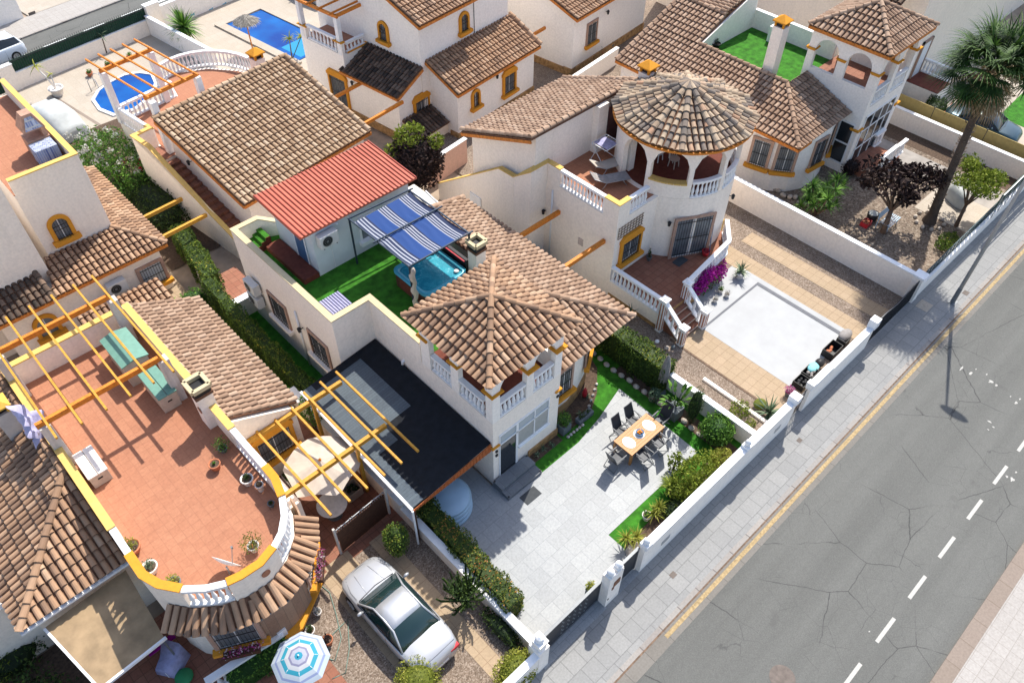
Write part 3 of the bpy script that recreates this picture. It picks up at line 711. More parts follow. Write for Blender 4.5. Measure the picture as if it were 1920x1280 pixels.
# plot D: white paint, cream paving, gravel
ground('gravel_bed', rect(19.55, 31.75, 6.1, 22), .0, GRAV)
ground('driveway', rect(21.6, 24.2, 6.1, 12.2), .012, CREAMP)
ground('painted_pad', rect(23.15, 27.6, 6.75, 13.1), .018, mat('white_painted_concrete', (.335, .345, .355), .6, var=.06, scale=1.2))
ground('driveway', rect(27.6, 28.75, 6.1, 15.6), .012, CREAMP)
ground('driveway', rect(29.5, 30.45, 6.1, 13.9), .012, CREAMP)
ground('dark_edging', rect(27.35, 27.55, 6.75, 11.55), .03, mat('grey_edging', (.13, .135, .15), .8), .03)
ground('dark_edging', rect(23.2, 27.35, 11.45, 11.55), .03, MATS['grey_edging'], .03)
ground('dark_edging', rect(21.5, 21.6, 6.1, 12.1), .02, MATS['bark'], .03)
ground('white_edge_strip', rect(27.6, 27.85, 6.75, 12.6), .022, MATS['white_painted_concrete'])
# plot E
ground('garden_soil', rect(31.95, 45.0, 6.1, 22), .0, GRAVD)
ground('drive', [(41.3, 6.1), (43.2, 6.1), (43.2, 16), (40.2, 16), (40.2, 11.5), (41.3, 11.0)], .012, mat('pale_concrete_drive', (.30, .275, .25), .9, var=.2, scale=1.5))
ground('drive', rect(38.5, 41.3, 6.1, 9.2), .016, CREAMP2)
# plot F beyond
ground('drive', rect(45.4, 62, 6.1, 20), .0, CREAMP2)
ground('lawn', [(50.5, 5.9), (66, 5.9), (66, 10.5), (50.5, 10.0)], .01, TURF)
# plot B
ground('gravel_bed', rect(-1.5, 7.3, 6.1, 13.2), .0, GRAV)
ground('drive_strip', rect(3.7, 4.15, 6.1, 13.4), .012, CREAMP)
ground('drive_strip', rect(5.75, 6.4, 6.1, 13.3), .012, CREAMP)
ground('yard_paving', [(3.9, 13.2), (7.25, 13.2), (7.25, 20), (3.9, 20)], .01, TERRAD)
ground('yard_paving', rect(4.0, 5.0, 12.6, 13.6), .014, CREAMP)
ground('porch_paving', rect(-6, 2.3, 8, 16), .016, TERRAD)
ground('path', rect(6.6, 7.3, 20, 36), .01, CREAMP)
ground('soil_bed', rect(-14, -3.4, 8, 17.4), .02, SOIL)  # dark soil; its tone also carries the shade cast by the house
ground('soil_bed', rect(7.45, 11.5, 31.5, 46), .01, SOIL)
# back row and upper street (turned a few degrees)
ground('pool_deck', rectM(5.0, 28.9, 33, 52.3), .004, CREAMP2)
ground('pool_deck', rectM(28.9, 38, 33, 52.3), .006, CREAMP2)
ground('gravel_bed', rectM(25.9, 60, 22.5, 36.5), .003, GRAV)
o = ground('deck_channel', [tuple(uvG(*p)[:2]) for p in ((95, 180), (100, 178), (236, 262), (228, 264))], .008, MATS['brown_kerb_stone'] if 'brown_kerb_stone' in MATS else KERB2); o.rotation_euler.z = ANG
ground('upper_road', rectM(-20, 90, 52.5, 57.9), .0, ASPH)
ground('upper_kerb', rectM(-20, 90, 57.9, 58.05), .1, KERB, .15)
ground('upper_sidewalk', rectM(-20, 90, 58.05, 60.6), .09, SIDEW2, .1)
ground('upper_kerb', rectM(-20, 90, 52.3, 52.5), .06, KERB, .15)
ground('sand_plot', rectM(20, 90, 60.8, 90), .02, CREAMP2)
for k in range(9):
    x0 = 12.6+2.9*k; ground('road_dash', rectM(x0, x0+1.6, 55.65, 55.83), .006, WHITEP)

# ------------------------------------------------------------------ boundary walls
def wall(name, label, boxes, m=WALLW, coping=None, cm=WHITEP, M=None, cat='wall', loc=None, group=None):
    b0 = boxes[0]; p = Vector((b0[0], b0[2], 0)); p = M @ p if M else p
    t = thing(name, label, cat, p, 0, group); mb = MB(M)
    for b in boxes: mb.box(*b)
    mb.build('wall_body', m, t)
    if coping:
        cb = MB(M)
        for b in (coping if isinstance(coping, list) else [(b[0]-.03, b[1]+.03, b[2]-.03, b[3]+.03, b[5], b[5]+.05) for b in boxes]): cb.box(*b)
        cb.build('coping', cm, t)
    return t
FW = 1.62
t = wall('boundary_wall', 'long white street wall of the middle villa beside the pavement', [(12.0, 21.35, 5.84, 6.04, -.05, FW)], coping=[(12.3, 21.2, 5.80, 6.1, FW, FW+.05), (12.0, 12.3, 5.78, 6.1, FW, FW+.22), (17.85, 18.15, 5.78, 6.1, FW, FW+.18), (21.0, 21.38, 5.74, 6.14, FW, FW+.35)])
mb = MB(); mb.box(13.1, 13.55, 5.825, 5.842, .55, .8); mb.build('meter_cover', STEEL, t)
mb = MB()
for x in (12.15, 18.0): mb.lathe((x, 5.94, FW+.22), [(.10, 0), (.13, .1), (.10, .2), (.03, .28)], 10)
mb.build('finial', WHITEP, t, True)
pl = thing('gate_pillar', 'white pillar block with two rounded finials and a brown letterbox between the grey gates', 'pillar', (10.5, 5.95, 0)); mb = MB()
mb.box(10.17, 10.85, 5.82, 6.155, -.05, 2.0); mb.build('pillar_body', WALLW, pl)
mb = MB()
for x in (10.3, 10.7):
    mb.box(x-.14, x+.14, 5.84, 6.08, 2.0, 2.12); mb.lathe((x, 5.96, 2.12), [(.11, 0), (.14, .1), (.12, .2), (.03, .3)], 10)
mb.build('finial', WHITEP, pl, True)
mb = MB(); mb.box(10.42, 10.72, 5.79, 5.825, 1.25, 1.55); mb.box(10.36, 10.46, 5.80, 5.824, 1.05, 1.22); mb.build('letterbox', mat('brown_letterbox', (.2, .09, .05), .6, var=.5, scale=30), pl)
mb = MB(); mb.box(10.22, 10.28, 5.80, 5.822, .5, .56); mb.build('socket', BLACK, pl)
gt = thing('sliding_gate', 'long dark grey sliding gate with diamond cut panel at the driveway', 'gate', (8.8, 6.2, 0)); mb = MB()
mb.box(7.4, 10.2, 6.16, 6.20, .08, 1.42); mb.build('gate_panel', DARKM, gt)
mb = MB(); mb.box(7.4, 10.2, 6.13, 6.23, 1.42, 1.48); mb.box(7.4, 10.2, 6.13, 6.23, .03, .09); mb.box(7.4, 7.46, 6.13, 6.23, .09, 1.42); mb.box(10.14, 10.2, 6.13, 6.23, .09, 1.42); mb.build('gate_frame', GREYM, gt)
mb = MB()
for k in range(5):
    for j in range(7):
        x = 8.35+k*.28+.07*(j % 2); z = .28+j*.15; mb.poly([(x-.03, 6.155, z), (x, 6.155, z-.06), (x+.03, 6.155, z), (x, 6.155, z+.06)])
mb.build('diamond_cutouts', mat('pale_cutout', (.35, .37, .38), .5), gt)
ground('threshold', [(7.2, 5.75), (10.2, 5.75), (10.2, 6.14), (7.2, 6.14)], .012, PATIO, .03)
ground('threshold', [(10.85, 5.8), (12.0, 5.8), (12.0, 6.14), (10.85, 6.14)], .012, PATIO, .03)
gt = thing('garden_gate', 'narrow dark grey pedestrian gate beside the letterbox pillar', 'gate', (11.4, 6.1, 0)); mb = MB()
mb.box(10.87, 11.98, 6.06, 6.10, .08, 1.5); mb.build('gate_panel', DARKM, gt)
mb = MB(); mb.box(10.87, 11.98, 6.03, 6.13, 1.5, 1.56); mb.box(10.87, 10.92, 6.03, 6.13, .06, 1.5); mb.box(11.93, 11.98, 6.03, 6.13, .06, 1.5); mb.build('gate_frame', GREYM, gt)
mb = MB()
for j in range(9):
    x = 11.08+.05*(j % 2); z = .25+j*.13; mb.poly([(x-.03, 6.055, z), (x, 6.055, z-.05), (x+.03, 6.055, z), (x, 6.055, z+.05)])
mb.build('diamond_cutouts', MATS['pale_cutout'], gt)
# pillar at the B / C corner
pl = thing('gate_pillar', 'white stepped pillar with rounded top beside the round green bush at the gate end', 'pillar', (7.2, 6.0, 0)); mb = MB()
mb.box(6.95, 7.4, 5.82, 6.3, -.05, 1.55); mb.box(7.02, 7.33, 5.88, 6.24, 1.55, 1.9); mb.build('pillar_body', WALLW, pl)
mb = MB(); mb.box(6.98, 7.37, 5.84, 6.28, 1.9, 1.96); mb.lathe((7.17, 6.06, 1.96), [(.14, 0), (.16, .08), (.12, .2), (.03, .28)], 10); mb.build('finial', WHITEP, pl)
wall('boundary_wall', 'low street wall in front of the house with the silver car', [(2.0, 6.95, 5.84, 6.04, -.05, 1.3)], coping=True)
# side wall B / C
t = wall('garden_wall', 'low white wall between the hedge and the silver car', [(7.24, 7.44, 6.3, 13.2, -.05, .75), (7.24, 7.44, 13.2, 20.5, -.05, 1.0)], m=WALLY, coping=[(7.2, 7.48, 6.3, 13.2, .75, .8), (7.2, 7.48, 13.2, 20.5, 1.0, 1.05)])
# C / D
t = wall('garden_wall', 'white retaining wall between the round bushes and the cream paved drive', [(19.2, 19.4, 6.1, 12.8, -.05, .9)], m=WALLW, coping=True)
t = thing('raised_planter', 'sunken white walled planter with pebbles between the clipped column and the street wall', 'planter', (20.2, 8, 0)); mb = MB()
for b in ((19.55, 19.7, 6.35, 10.9, 0, .5), (20.55, 20.7, 6.35, 9.6, 0, .3), (19.7, 20.55, 6.2, 6.35, 0, .4)): mb.box(*b)
mb.build('planter_wall', WALLW, t)
mb = MB(); mb.poly([(19.7, 6.35, .2), (20.55, 6.35, .2), (20.55, 10.9, .2), (19.7, 10.9, .2)]); mb.build('pebbles', GRAV, t)
# D front wall with pillars and gates
t = wall('boundary_wall', 'white street wall in front of the white painted pad', [(22.35, 27.45, 5.84, 6.04, -.05, 1.35)], coping=[(22.35, 24.0, 5.8, 6.08, 1.35, 1.55), (24.0, 27.45, 5.8, 6.08, 1.35, 1.42), (22.35, 22.6, 5.78, 6.1, 1.55, 1.7), (27.2, 27.6, 5.76, 6.12, 1.42, 1.85)])
mb = MB(); mb.box(20.1, 20.5, 5.825, 5.842, .6, .85); mb.build('meter_cover', STEEL, t)
gt = thing('garden_gate', 'open dark metal pedestrian gate at the white painted pad', 'gate', (21.6, 6.0, 0)); mb = MB()
for k in range(8): mb.beam((21.45+k*.12, 5.97, .08), (21.45+k*.12, 5.97, 1.35), .02, .02)
mb.build('bars', DARKM, gt)
mb = MB()
for z in (.1, .75, 1.35): mb.beam((21.4, 5.97, z), (22.33, 5.97, z), .03, .03)
mb.build('rail', DARKM, gt)
gt = thing('driveway_gate', 'dark ornamental driveway gate beside the palm shadow', 'gate', (29.5, 6.0, 0)); mb = MB()
mb.box(27.65, 31.6, 5.93, 5.96, .1, 1.25); mb.build('gate_panel', mat('dark_mesh_panel', (.03, .025, .025), .8), gt)
mb = MB()
for k in range(33):
    x = 27.65+k*.123; z = 1.35+.12*math.sin((x-27.65)/4*PI*3); mb.beam((x, 5.91, .08), (x, 5.91, z), .025, .025)
    if k < 32: mb.beam((x, 5.91, z), (x+.123, 5.91, 1.35+.12*math.sin((x+.123-27.65)/4*PI*3)), .04, .05)
mb.build('bars', DARKM, gt)
# D / E wall
wall('garden_wall', 'tall cream wall with blue white coping between the gravel drive and the palm garden', [(31.72, 31.92, 6.2, 17.5, -.05, 1.42)], m=WALL, coping=True)
t = wall('boundary_wall', 'white street wall below the green railing of the palm garden', [(31.7, 45.2, 5.84, 6.04, -.05, .95), (31.65, 32.1, 5.8, 6.25, -.05, 1.45)], coping=[(32.1, 45.2, 5.8, 6.08, .95, 1.0), (31.6, 32.15, 5.76, 6.3, 1.45, 1.55)])
f = thing('railing', 'green metal railing along the top of the palm garden wall', 'railing', (32.2, 5.95, 1.0)); mb = MB()
for k in range(66):
    x = 32.2+k*.2; mb.beam((x, 5.94, 1.0), (x, 5.94, 1.62), .025, .025)
    if k % 2 == 0 and k < 65: mb.beam((x, 5.94, 1.05), (x+.2, 5.94, 1.55), .018, .018); mb.beam((x, 5.94, 1.55), (x+.2, 5.94, 1.05), .018, .018)
mb.build('bars', mat('dark_green_metal', (.012, .045, .055), .5), f)
mb = MB(); mb.beam((32.15, 5.94, 1.62), (45.2, 5.94, 1.62), .05, .04); mb.beam((32.15, 5.94, 1.04), (45.2, 5.94, 1.04), .04, .03); mb.build('rail', MATS['dark_green_metal'], f)
f = thing('screened_gate', 'green netted gate with grey frame at the far right of the street wall', 'gate', (41, 5.9, 0)); mb = MB()
mb.box(39.2, 45.2, 5.86, 5.88, 1.62, 2.3); mb.build('net', GNET, f)
mb = MB()
for k in range(9): mb.beam((39.2+k*.75, 5.8, 0.9 if k < 8 else 0), (39.2+k*.75, 5.8, 2.35), .04, .04)
mb.beam((39.2, 5.8, 2.33), (45.2, 5.8, 2.33), .05, .05); mb.build('frame', STEEL, f)
# E / F wall
wall('garden_wall', 'long cream wall with mouldy foot behind the palm tree', [(45.0, 45.2, 6.05, 22, -.05, 1.05)], m=WALL, coping=True)
f = thing('screen_fence', 'khaki panel screen on top of the wall behind the palm tree', 'fence', (45.6, 12, 0))
for k in range(5):
    mb = MB(); mb.box(45.62, 45.66, 6.1+3.1*k, 9.16+3.1*k, .2, 1.6); mb.build('screen_panel', OLIVE, f)
mb = MB()
for k in range(6): mb.beam((45.66, 6.1+3.1*k, 0), (45.66, 6.1+3.1*k, 1.65), .06, .06)
mb.build('post', DARKM, f)

# lamp post
lp = thing('street_lamp', 'tall grey street lamp leaning out of frame beside the kerb', 'street lamp', (33.0, 4.35, 0)); mb = MB()
x, y = 33.16, 4.5
mb.tube([(x, y, 0), (x, y, 5.0), (x, y, 9.4), (x+.05, y-.1, 9.45)], [.095, .075, .05, .04], 12); mb.build('pole', STEEL, lp, True)
mb = MB(); mb.tube([(x, y, 0), (x, y, .9)], [.11, .10], 12); mb.box(x-.2, x+.2, y-.2, y+.2, 0, .02); mb.build('base', GREYM, lp)
mb = MB(); mb.lathe((x+.12, y-.28, 9.5), [(.05, -.06), (.17, -.03), (.18, .03), (.08, .1)], 14, sx=1.2, sy=3.4); mb.build('lamp_head', GREYM, lp, True)

ground('mouldy_strip', rect(43.6, 44.95, 6.1, 16), .006, SOIL)

# ------------------------------------------------------------------ houses
def chimney(parent, x, y, z0, z1, w_=.55, style='cap', m=None, M=None, capm=None):
    mb = MB(M); mb.box(x-w_/2, x+w_/2, y-w_/2, y+w_/2, z0, z1); o = mb.build('chimney', m or WALL, parent)
    c = MB(M)
    if style == 'cap':
        for dx in (-1, 1):
            for dy in (-1, 1): c.box(x+dx*w_*.38-.05, x+dx*w_*.38+.05, y+dy*w_*.38-.05, y+dy*w_*.38+.05, z1, z1+.32)
        c.build('cowl_post', capm or OCHRE, o); c = MB(M); c.box(x-w_*.3, x+w_*.3, y-w_*.3, y+w_*.3, z1+.002, z1+.3); c.build('flue', BLACK, o)
        c = MB(M); h = w_*.62; i = c.add([(x-h, y-h, z1+.32), (x+h, y-h, z1+.32), (x+h, y+h, z1+.32), (x-h, y+h, z1+.32), (x, y, z1+.6)])
        for q in ((0, 1, 4), (1, 2, 4), (2, 3, 4), (3, 0, 4), (3, 2, 1, 0)): c.face([i+k for k in q])
        c.box(x-h*1.02, x+h*1.02, y-h*1.02, y+h*1.02, z1+.26, z1+.315); c.build('cowl', capm or OCHRE, o)
    else:
        h = w_*.58; c.box(x-h, x+h, y-h, y+h, z1, z1+.12); c.build('chimney_band', VALLEY, o)
        c = MB(M); c.box(x-h*.9, x+h*.9, y-h*.9, y+h*.9, z1+.12, z1+.34); c.build('flue', BLACK, o)
        c = MB(M)
        for a, b in (((-1, -1), (1, -1)), ((1, -1), (1, 1)), ((1, 1), (-1, 1)), ((-1, 1), (-1, -1))):
            c.beam((x+a[0]*h*.95, y+a[1]*h*.95, z1+.42), (x+b[0]*h*.95, y+b[1]*h*.95, z1+.42), .14, .16)
        c.build('cowl', CREAMT, o)
    return o
def downpipe(parent, x, y, z0, z1, M=None):
    mb = MB(M); mb.tube([(x, y, z0), (x, y, z1)], .045, 8); return mb.build('downpipe', WHITEP, parent, True)
def ac_unit(parent, c, nrm, M=None, name='air_conditioner'):
    n = Vector((*nrm, 0)).normalized(); e = Vector((-n.y, n.x, 0)); c = Vector(c)
    def cub(mb, s0, s1, d0, d1, z0, z1):
        i = mb.add([c+e*s+n*d+Vector((0, 0, z)) for z in (z0, z1) for s, d in ((s0, d0), (s1, d0), (s1, d1), (s0, d1))])
        for q in ((3, 2, 1, 0), (4, 5, 6, 7), (0, 1, 5, 4), (1, 2, 6, 5), (2, 3, 7, 6), (3, 0, 4, 7)): mb.face([i+k for k in q])
    mb = MB(M); cub(mb, -.42, .42, .08, .40, -.28, .28); o = mb.build(name, mat('ac_casing', (.60, .60, .58), .5, var=.05) if 'ac_casing' not in MATS else MATS['ac_casing'], parent, bevel=.015)
    mb = MB(M); q = c+n*.402+e*-.1
    for r0, r1, d in ((.21, .235, .012), (.0, .06, .014), (.13, .145, .012)):
        for k in range(18):
            t0, t1 = 2*PI*k/18, 2*PI*(k+1)/18
            mb.poly([q+n*d+e*math.cos(t)*r+Vector((0, 0, math.sin(t)*r)) for r, t in ((r0, t0), (r1, t0), (r1, t1), (r0, t1))])
    mb.build('fan_grille', GREYM, o)
    mb = MB(M); mb.poly([q+n*.004+e*math.cos(2*PI*k/18)*.21+Vector((0, 0, math.sin(2*PI*k/18)*.21)) for k in range(18)]); mb.build('fan', BLACK, o)
    mb = MB(M)
    for s in (-.3, .3): mb.beam(c+e*s-Vector((0, 0, .3)), c+e*s+n*.42-Vector((0, 0, .3)), .03, .03)
    mb.build('bracket', GREYM, o); return o
def capitals(parent, cols, z, w_=.36, m=None, M=None):
    for (x, y) in cols:
        mb = MB(M); h = w_/2
        i = None
        mb.box(x-h-.09, x+h+.09, y-h-.09, y+h+.09, z, z+.06); mb.box(x-h-.05, x+h+.05, y-h-.05, y+h+.05, z-.07, z)
        mb.build('capital', m or OCHRE, parent)
def parapet(parent, pts, z0, z1, th=.2, m=None, cm=None, M=None, closed=False, zt=None, cope=.05, name='parapet'):
    mb = MB(M); cb = MB(M); n = len(pts)-1
    zt = zt or [z1]*len(pts)
    mb.strip(pts, th, [z0]*len(pts), zt); cb.strip(pts, th*1.3, [z+.0 for z in zt], [z+cope for z in zt])
    o = mb.build(name, m or WALL, parent); cb.build('coping', cm or CREAMT, o); return o

# ======== the middle villa (roof terrace with the spa)
C = thing('villa', 'middle villa with turfed roof terrace, red roofed cabin and square lookout tower', 'house', (13, 15, 0))
mb = MB()
mb.box(9.0, 15.6, 18.95, 26.2, -.05, 3.88); mb.box(10.7, 15.6, 15.9, 18.95, -.05, 3.875); mb.box(10.7, 14.1, 12.0, 15.9, -.05, 3.88)
bay = [(14.1, 12.75), (14.6, 12.62), (15.3, 12.62), (16.1, 12.78), (16.9, 13.1), (17.6, 13.6), (18.1, 14.3), (18.35, 15.2), (18.35, 22.4), (15.6, 22.4), (15.6, 15.9), (14.1, 15.9)]
mb.prism(bay, -.05, 3.33); mb.box(15.6, 18.3, 22.4, 26.0, -.05, 2.6)
mb.build('wall', WALL, C)
mb = MB(); mb.prism([(p[0]+(.05 if p[0] > 15 else 0), p[1]-.05) for p in bay[:8]]+[(17, 15), (14.1, 13.5)], -.04, .55); mb.box(12.5, 14.14, 11.95, 12.2, -.04, .42); mb.box(9.02, 9.5, 19, 20, 0, .01); mb.build('stone_plinth', STONE, C)
mb = MB(); mb.box(9.1, 15.5, 19.05, 26.1, 3.88, 3.905); mb.box(10.8, 15.5, 15.9, 19.05, 3.88, 3.904); mb.build('turf', TURF, C)
mb = MB(); mb.box(10.8, 14.0, 12.1, 15.95, 3.88, 3.91); mb.build('terrace_floor', MAROON, C)  # floor colour darkened to stand for the shade inside the tower
parapet(C, [(10.8, 15.9), (10.8, 19.05), (9.1, 19.05), (9.1, 26.1), (10.2, 26.1), (11.4, 25.5)], 3.88, 4.9, zt=[4.9, 4.9, 4.9, 4.9, 4.9, 4.3])
# tower
mb = MB()
arch_wall(mb, (10.7, 15.85), (10.7, 12.0), 3.88, 6.3, [(.5, 1.68, 3.88, 5.42), (2.08, 3.5, 3.88, 5.42)])
arch_wall(mb, (10.92, 12.0), (14.1, 12.0), 3.88, 6.3, [(.13, 1.4, 3.88, 5.42), (1.75, 2.82, 3.88, 5.42)])
arch_wall(mb, (14.1, 12.22), (14.1, 15.85), 3.88, 6.3, [(.3, 1.5, 4.8, 5.42)])
mb.build('tower_wall', WALLW, C)
capitals(C, [(10.88, 15.65), (10.88, 13.98), (10.88, 12.18), (12.5, 12.11), (13.9, 12.11)], 5.40, .38)
mb = MB(); mb.box(10.62, 11.0, 11.93, 12.3, 2.38, 2.46); mb.box(13.85, 14.19, 11.93, 12.3, 2.9, 2.98); mb.build('ledge', OCHRE, C)
balustrade(C, [(10.8, 15.3), (10.8, 14.18)], 3.9, .85, n=6); balustrade(C, [(10.8, 13.77), (10.8, 12.5)], 3.9, .85, n=6)
balustrade(C, [(11.06, 12.1), (12.3, 12.1)], 3.9, .85, n=6); balustrade(C, [(12.68, 12.1), (13.7, 12.1)], 3.9, .85, n=5)
A = (10.35, 11.75, 6.38); B = (14.6, 11.75, 6.38); Cc = (14.6, 16.15, 6.38); D = (10.35, 16.15, 6.38); T = (12.47, 13.95, 7.5)
roof(C, [[A, B, T], [B, Cc, T], [Cc, D, T], [D, A, T]], [(A, T), (B, T), (Cc, T), (D, T)], ROOFM, .255, .37, name='tower_roof', rr=.115)
mb = MB(); mb.box(10.72, 14.08, 12.02, 15.83, 6.3, 6.32); mb.build('ceiling', WALLW, C)
# main roof, falls to the right with a hipped front
E0 = (14.55, 12.3, 3.42); E1 = (18.62, 12.3, 3.42); E2 = (18.62, 22.75, 3.42); Hh = (15.9, 15.02, 4.62); Hb = (15.9, 22.0, 4.62)
roof(C, [[E0, E1, Hh, (14.55, 15.02, 4.62)], [E1, E2, Hb, Hh]], [(E1, Hh), ((E2[0], E2[1]-.05, E2[2]), (Hb[0], Hb[1]-.05, Hb[2]))], ROOFP, .255, .37, name='main_roof')
mb = MB(); mb.prism([(14.15, 15.1), (15.9, 15.1), (15.9, 22.0), (15.55, 22.0), (15.55, 15.9), (14.15, 15.9)], 3.86, 4.6); mb.build('upstand', WALL, C)
roof(C, [[(15.9, 15.02, 4.63), (15.9, 22.0, 4.63), (15.3, 22.0, 4.95), (15.3, 15.9, 4.95)]], [], ROOFP, .255, .37, name='ridge_roof')
chimney(C, 15.15, 17.75, 4.0, 5.55, .5, 'box')
# street side: glazing, door, steps
def panel(parent, name, m, x0, x1, z0, z1, y0, y1, M=None, bevel=0):
    b = MB(M); b.box(x0, x1, y0, y1, z0, z1); return b.build(name, m, parent, bevel=bevel)
gl = panel(C, 'glazed_porch', WHITEP, 10.98, 13.55, 2.86, 2.93, 11.96, 12.0)
fr = MB()
for b in ((10.98, 13.55, 2.32, 2.38), (11.82, 11.93, .32, 2.86), (12.75, 12.80, 1.38, 2.86), (13.5, 13.55, 1.38, 2.86), (11.9, 13.55, 1.32, 1.40), (10.98, 11.02, .32, 2.86)):
    fr.box(b[0], b[1], 11.955, 12.0, b[2], b[3])
fr.build('window_frame', WHITEP, gl)
panel(gl, 'transom_pane', GLASSL, 11.02, 11.82, 2.38, 2.86, 11.985, 11.993); panel(gl, 'transom_pane', GLASSL, 11.93, 12.75, 2.38, 2.86, 11.985, 11.993); panel(gl, 'transom_pane', GLASSL, 12.8, 13.5, 2.38, 2.86, 11.985, 11.993)
panel(gl, 'pane', mat('curtained_glass', (.35, .35, .34), .3), 11.93, 12.75, 1.4, 2.32, 11.985, 11.993); panel(gl, 'pane', MATS['curtained_glass'], 12.8, 13.5, 1.4, 2.32, 11.985, 11.993)
panel(gl, 'door', GLASS, 11.02, 11.82, .34, 2.32, 11.98, 11.99)
sill = MB(); sill.box(11.95, 13.6, 11.9, 12.0, 1.27, 1.32); sill.build('sill', WHITEP, gl)
STEPG = paving('grey_stone_step', (.16, .175, .19), (.2, .215, .23), (.11, .12, .13), .6, .6, 0, .008, 0, .5, (.1, .11, .12), .3)
st = MB(); st.box(10.62, 12.38, 11.45, 11.95, -.04, .36); st.box(10.62, 12.38, 11.08, 11.45, -.04, .18); so_ = st.build('front_steps', STEPG, C)
mb = MB()
for x in (10.66, 12.34):
    for y, z in ((11.12, .18), (11.9, .36)): mb.lathe((x, y, z), [(.035, 0), (.035, .04)], 8)
mb.build('step_light', BLACK, so_)
mt = MB(); mt.box(11.0, 11.75, 10.45, 10.9, .02, .035); tag(mt.build('doormat', mat('dark_mat', (.06, .065, .07), .95), None), 'dark doormat on the patio in front of the grey steps', 'doormat')
for (x, y, z) in ((10.85, 11.99, 2.1), (10.85, 11.99, 1.85), (14.0, 11.99, 2.6)):
    mb = MB(); mb.box(x-.05, x+.05, 11.955, 12.0, z-.06, z+.06); mb.build('wall_light', BLACK, C)
# bay windows
for c, nr, w_ in (((15.0, 12.61, 2.05), (0, -1), .75), ((17.05, 13.2, 2.05), (.55, -.83), .75), ((18.0, 14.2, 2.05), (.88, -.45), .6)):
    window(C, c, nr, w_, 1.4, 'brick')
# west wall: windows, AC, pipe
window(C, (9.0, 23.5, 2.1), (-1, 0), 1.15, 1.25, 'brick', sm=WALL); window(C, (9.0, 20.5, 2.1), (-1, 0), 1.15, 1.25, 'brick', sm=WALL)
ac_unit(C, (9.0, 25.2, 2.5), (-1, 0)); ac_unit(C, (9.0, 25.2, 1.75), (-1, 0)); downpipe(C, 8.95, 21.9, 0, 3.3); sconce(C, (9.0, 21.65, 2.5), (-1, 0))
mb = MB(); mb.tube([(11.0, 17.1, 2.98), (10.62, 17.1, 2.95), (10.62, 17.1, 2.8)], .06, 8); mb.build('rain_spout', WHITEP, C, True)

# carport
K = thing('carport', 'black felt roofed carport with orange timber fascia at the side of the middle villa', 'carport', (7.2, 12.2, 0))
mb = MB(); P0, P1, P2, P3 = (7.05, 12.1, 2.36), (10.66, 12.1, 2.72), (10.66, 18.93, 2.78), (7.12, 18.93, 2.42); mb.slab([P0, P1, P2, P3], .06)
mb.build('felt_roof', FELT, K)
def rz_(x, y): return 2.36+.0997*(x-7.05)+.0088*(y-12.1)
mb = MB()
for x0, x1, y0, y1 in ((7.08, 7.55, 12.12, 18.9), (7.55, 9.65, 15.4, 18.55), (7.55, 8.4, 14.6, 15.4)): mb.slab([(x0, y0, rz_(x0, y0)+.008), (x1, y0, rz_(x1, y0)+.008), (x1, y1, rz_(x1, y1)+.008), (x0, y1, rz_(x0, y1)+.008)], .005)
mb.build('grey_felt_strip', FELTG, K)
mb = MB(); mb.beam((7.03, 12.08, 2.33), (7.1, 18.95, 2.4), .1, .09); mb.tube([(7.0, 12.02, 2.36), (7.0, 12.0, .1)], .04, 8); mb.build('gutter', WHITEM, K)
mb = MB()
i = mb.add([(7.05, 12.06, 2.30), (10.66, 12.06, 2.66), (10.66, 12.06, 2.22), (7.05, 12.06, 2.18), (7.05, 12.09, 2.30), (10.66, 12.09, 2.66), (10.66, 12.09, 2.22), (7.05, 12.09, 2.18)])
for q in ((3, 2, 1, 0), (4, 5, 6, 7), (0, 1, 5, 4), (1, 2, 6, 5), (2, 3, 7, 6), (3, 0, 4, 7)): mb.face([i+k for k in q])
for k in range(24):
    x = 7.1+k*.15; mb.beam((x, 12.05, 2.19+(x-7.05)*.012), (x, 12.05, 2.30+(x-7.05)*.1), .02, .02)
mb.build('fascia', mat('orange_timber', (.40, .11, .03), .7, var=.3, scale=14), K)
mb = MB()
for x, y in ((7.15, 12.2), (7.15, 15.5), (7.15, 18.8)): mb.beam((x, y, 0), (x, y, 2.3), .1, .1)
mb.build('post', BROWNW, K)
for k in range(7):
    mb = MB(); y = 12.6+k*1.0; mb.beam((7.1, y, rz_(7.1, y)-.13), (10.64, y, rz_(10.64, y)-.13), .07, .12); mb.build('rafter', BROWNW, K)

# roof cabin
S = thing('roof_cabin', 'pale panel cabin with red corrugated roof standing on the turfed roof terrace', 'cabin', (13, 23.7, 3.9)); mb = MB()
mb.box(10.6, 15.4, 22.32, 25.3, 3.9, 6.33); mb.build('wall', SHEDW, S)
mb = MB(); z0, z1 = 6.38, 6.62
def rp(x, y): return (x, y, 6.42+(y-22.1)*.05)
mb.slab([rp(10.0, 22.05), rp(15.7, 22.05), rp(15.7, 25.35), rp(10.0, 25.35)], .09)
N = 30
for k in range(N+1):
    x = 10.04+k*5.62/N; a = Vector(rp(x, 22.05)); b = Vector(rp(x, 25.35)); mb.mi = 1; mb.beam(a+Vector((0, 0, .02)), b+Vector((0, 0, .02)), .05, .05); mb.mi = 0
mb.build('red_roof', [REDP, mat('rib_shade_red', (.30, .05, .03), .6)], S)  # ribs coloured darker than the sheet to deepen their narrow shadows
ac_unit(S, (11.15, 22.32, 5.75), (0, -1)); 
mb = MB(); mb.tube([(11.35, 22.3, 5.45), (11.35, 22.3, 4.0)], .012, 6); mb.build('cable', WHITEM, S)
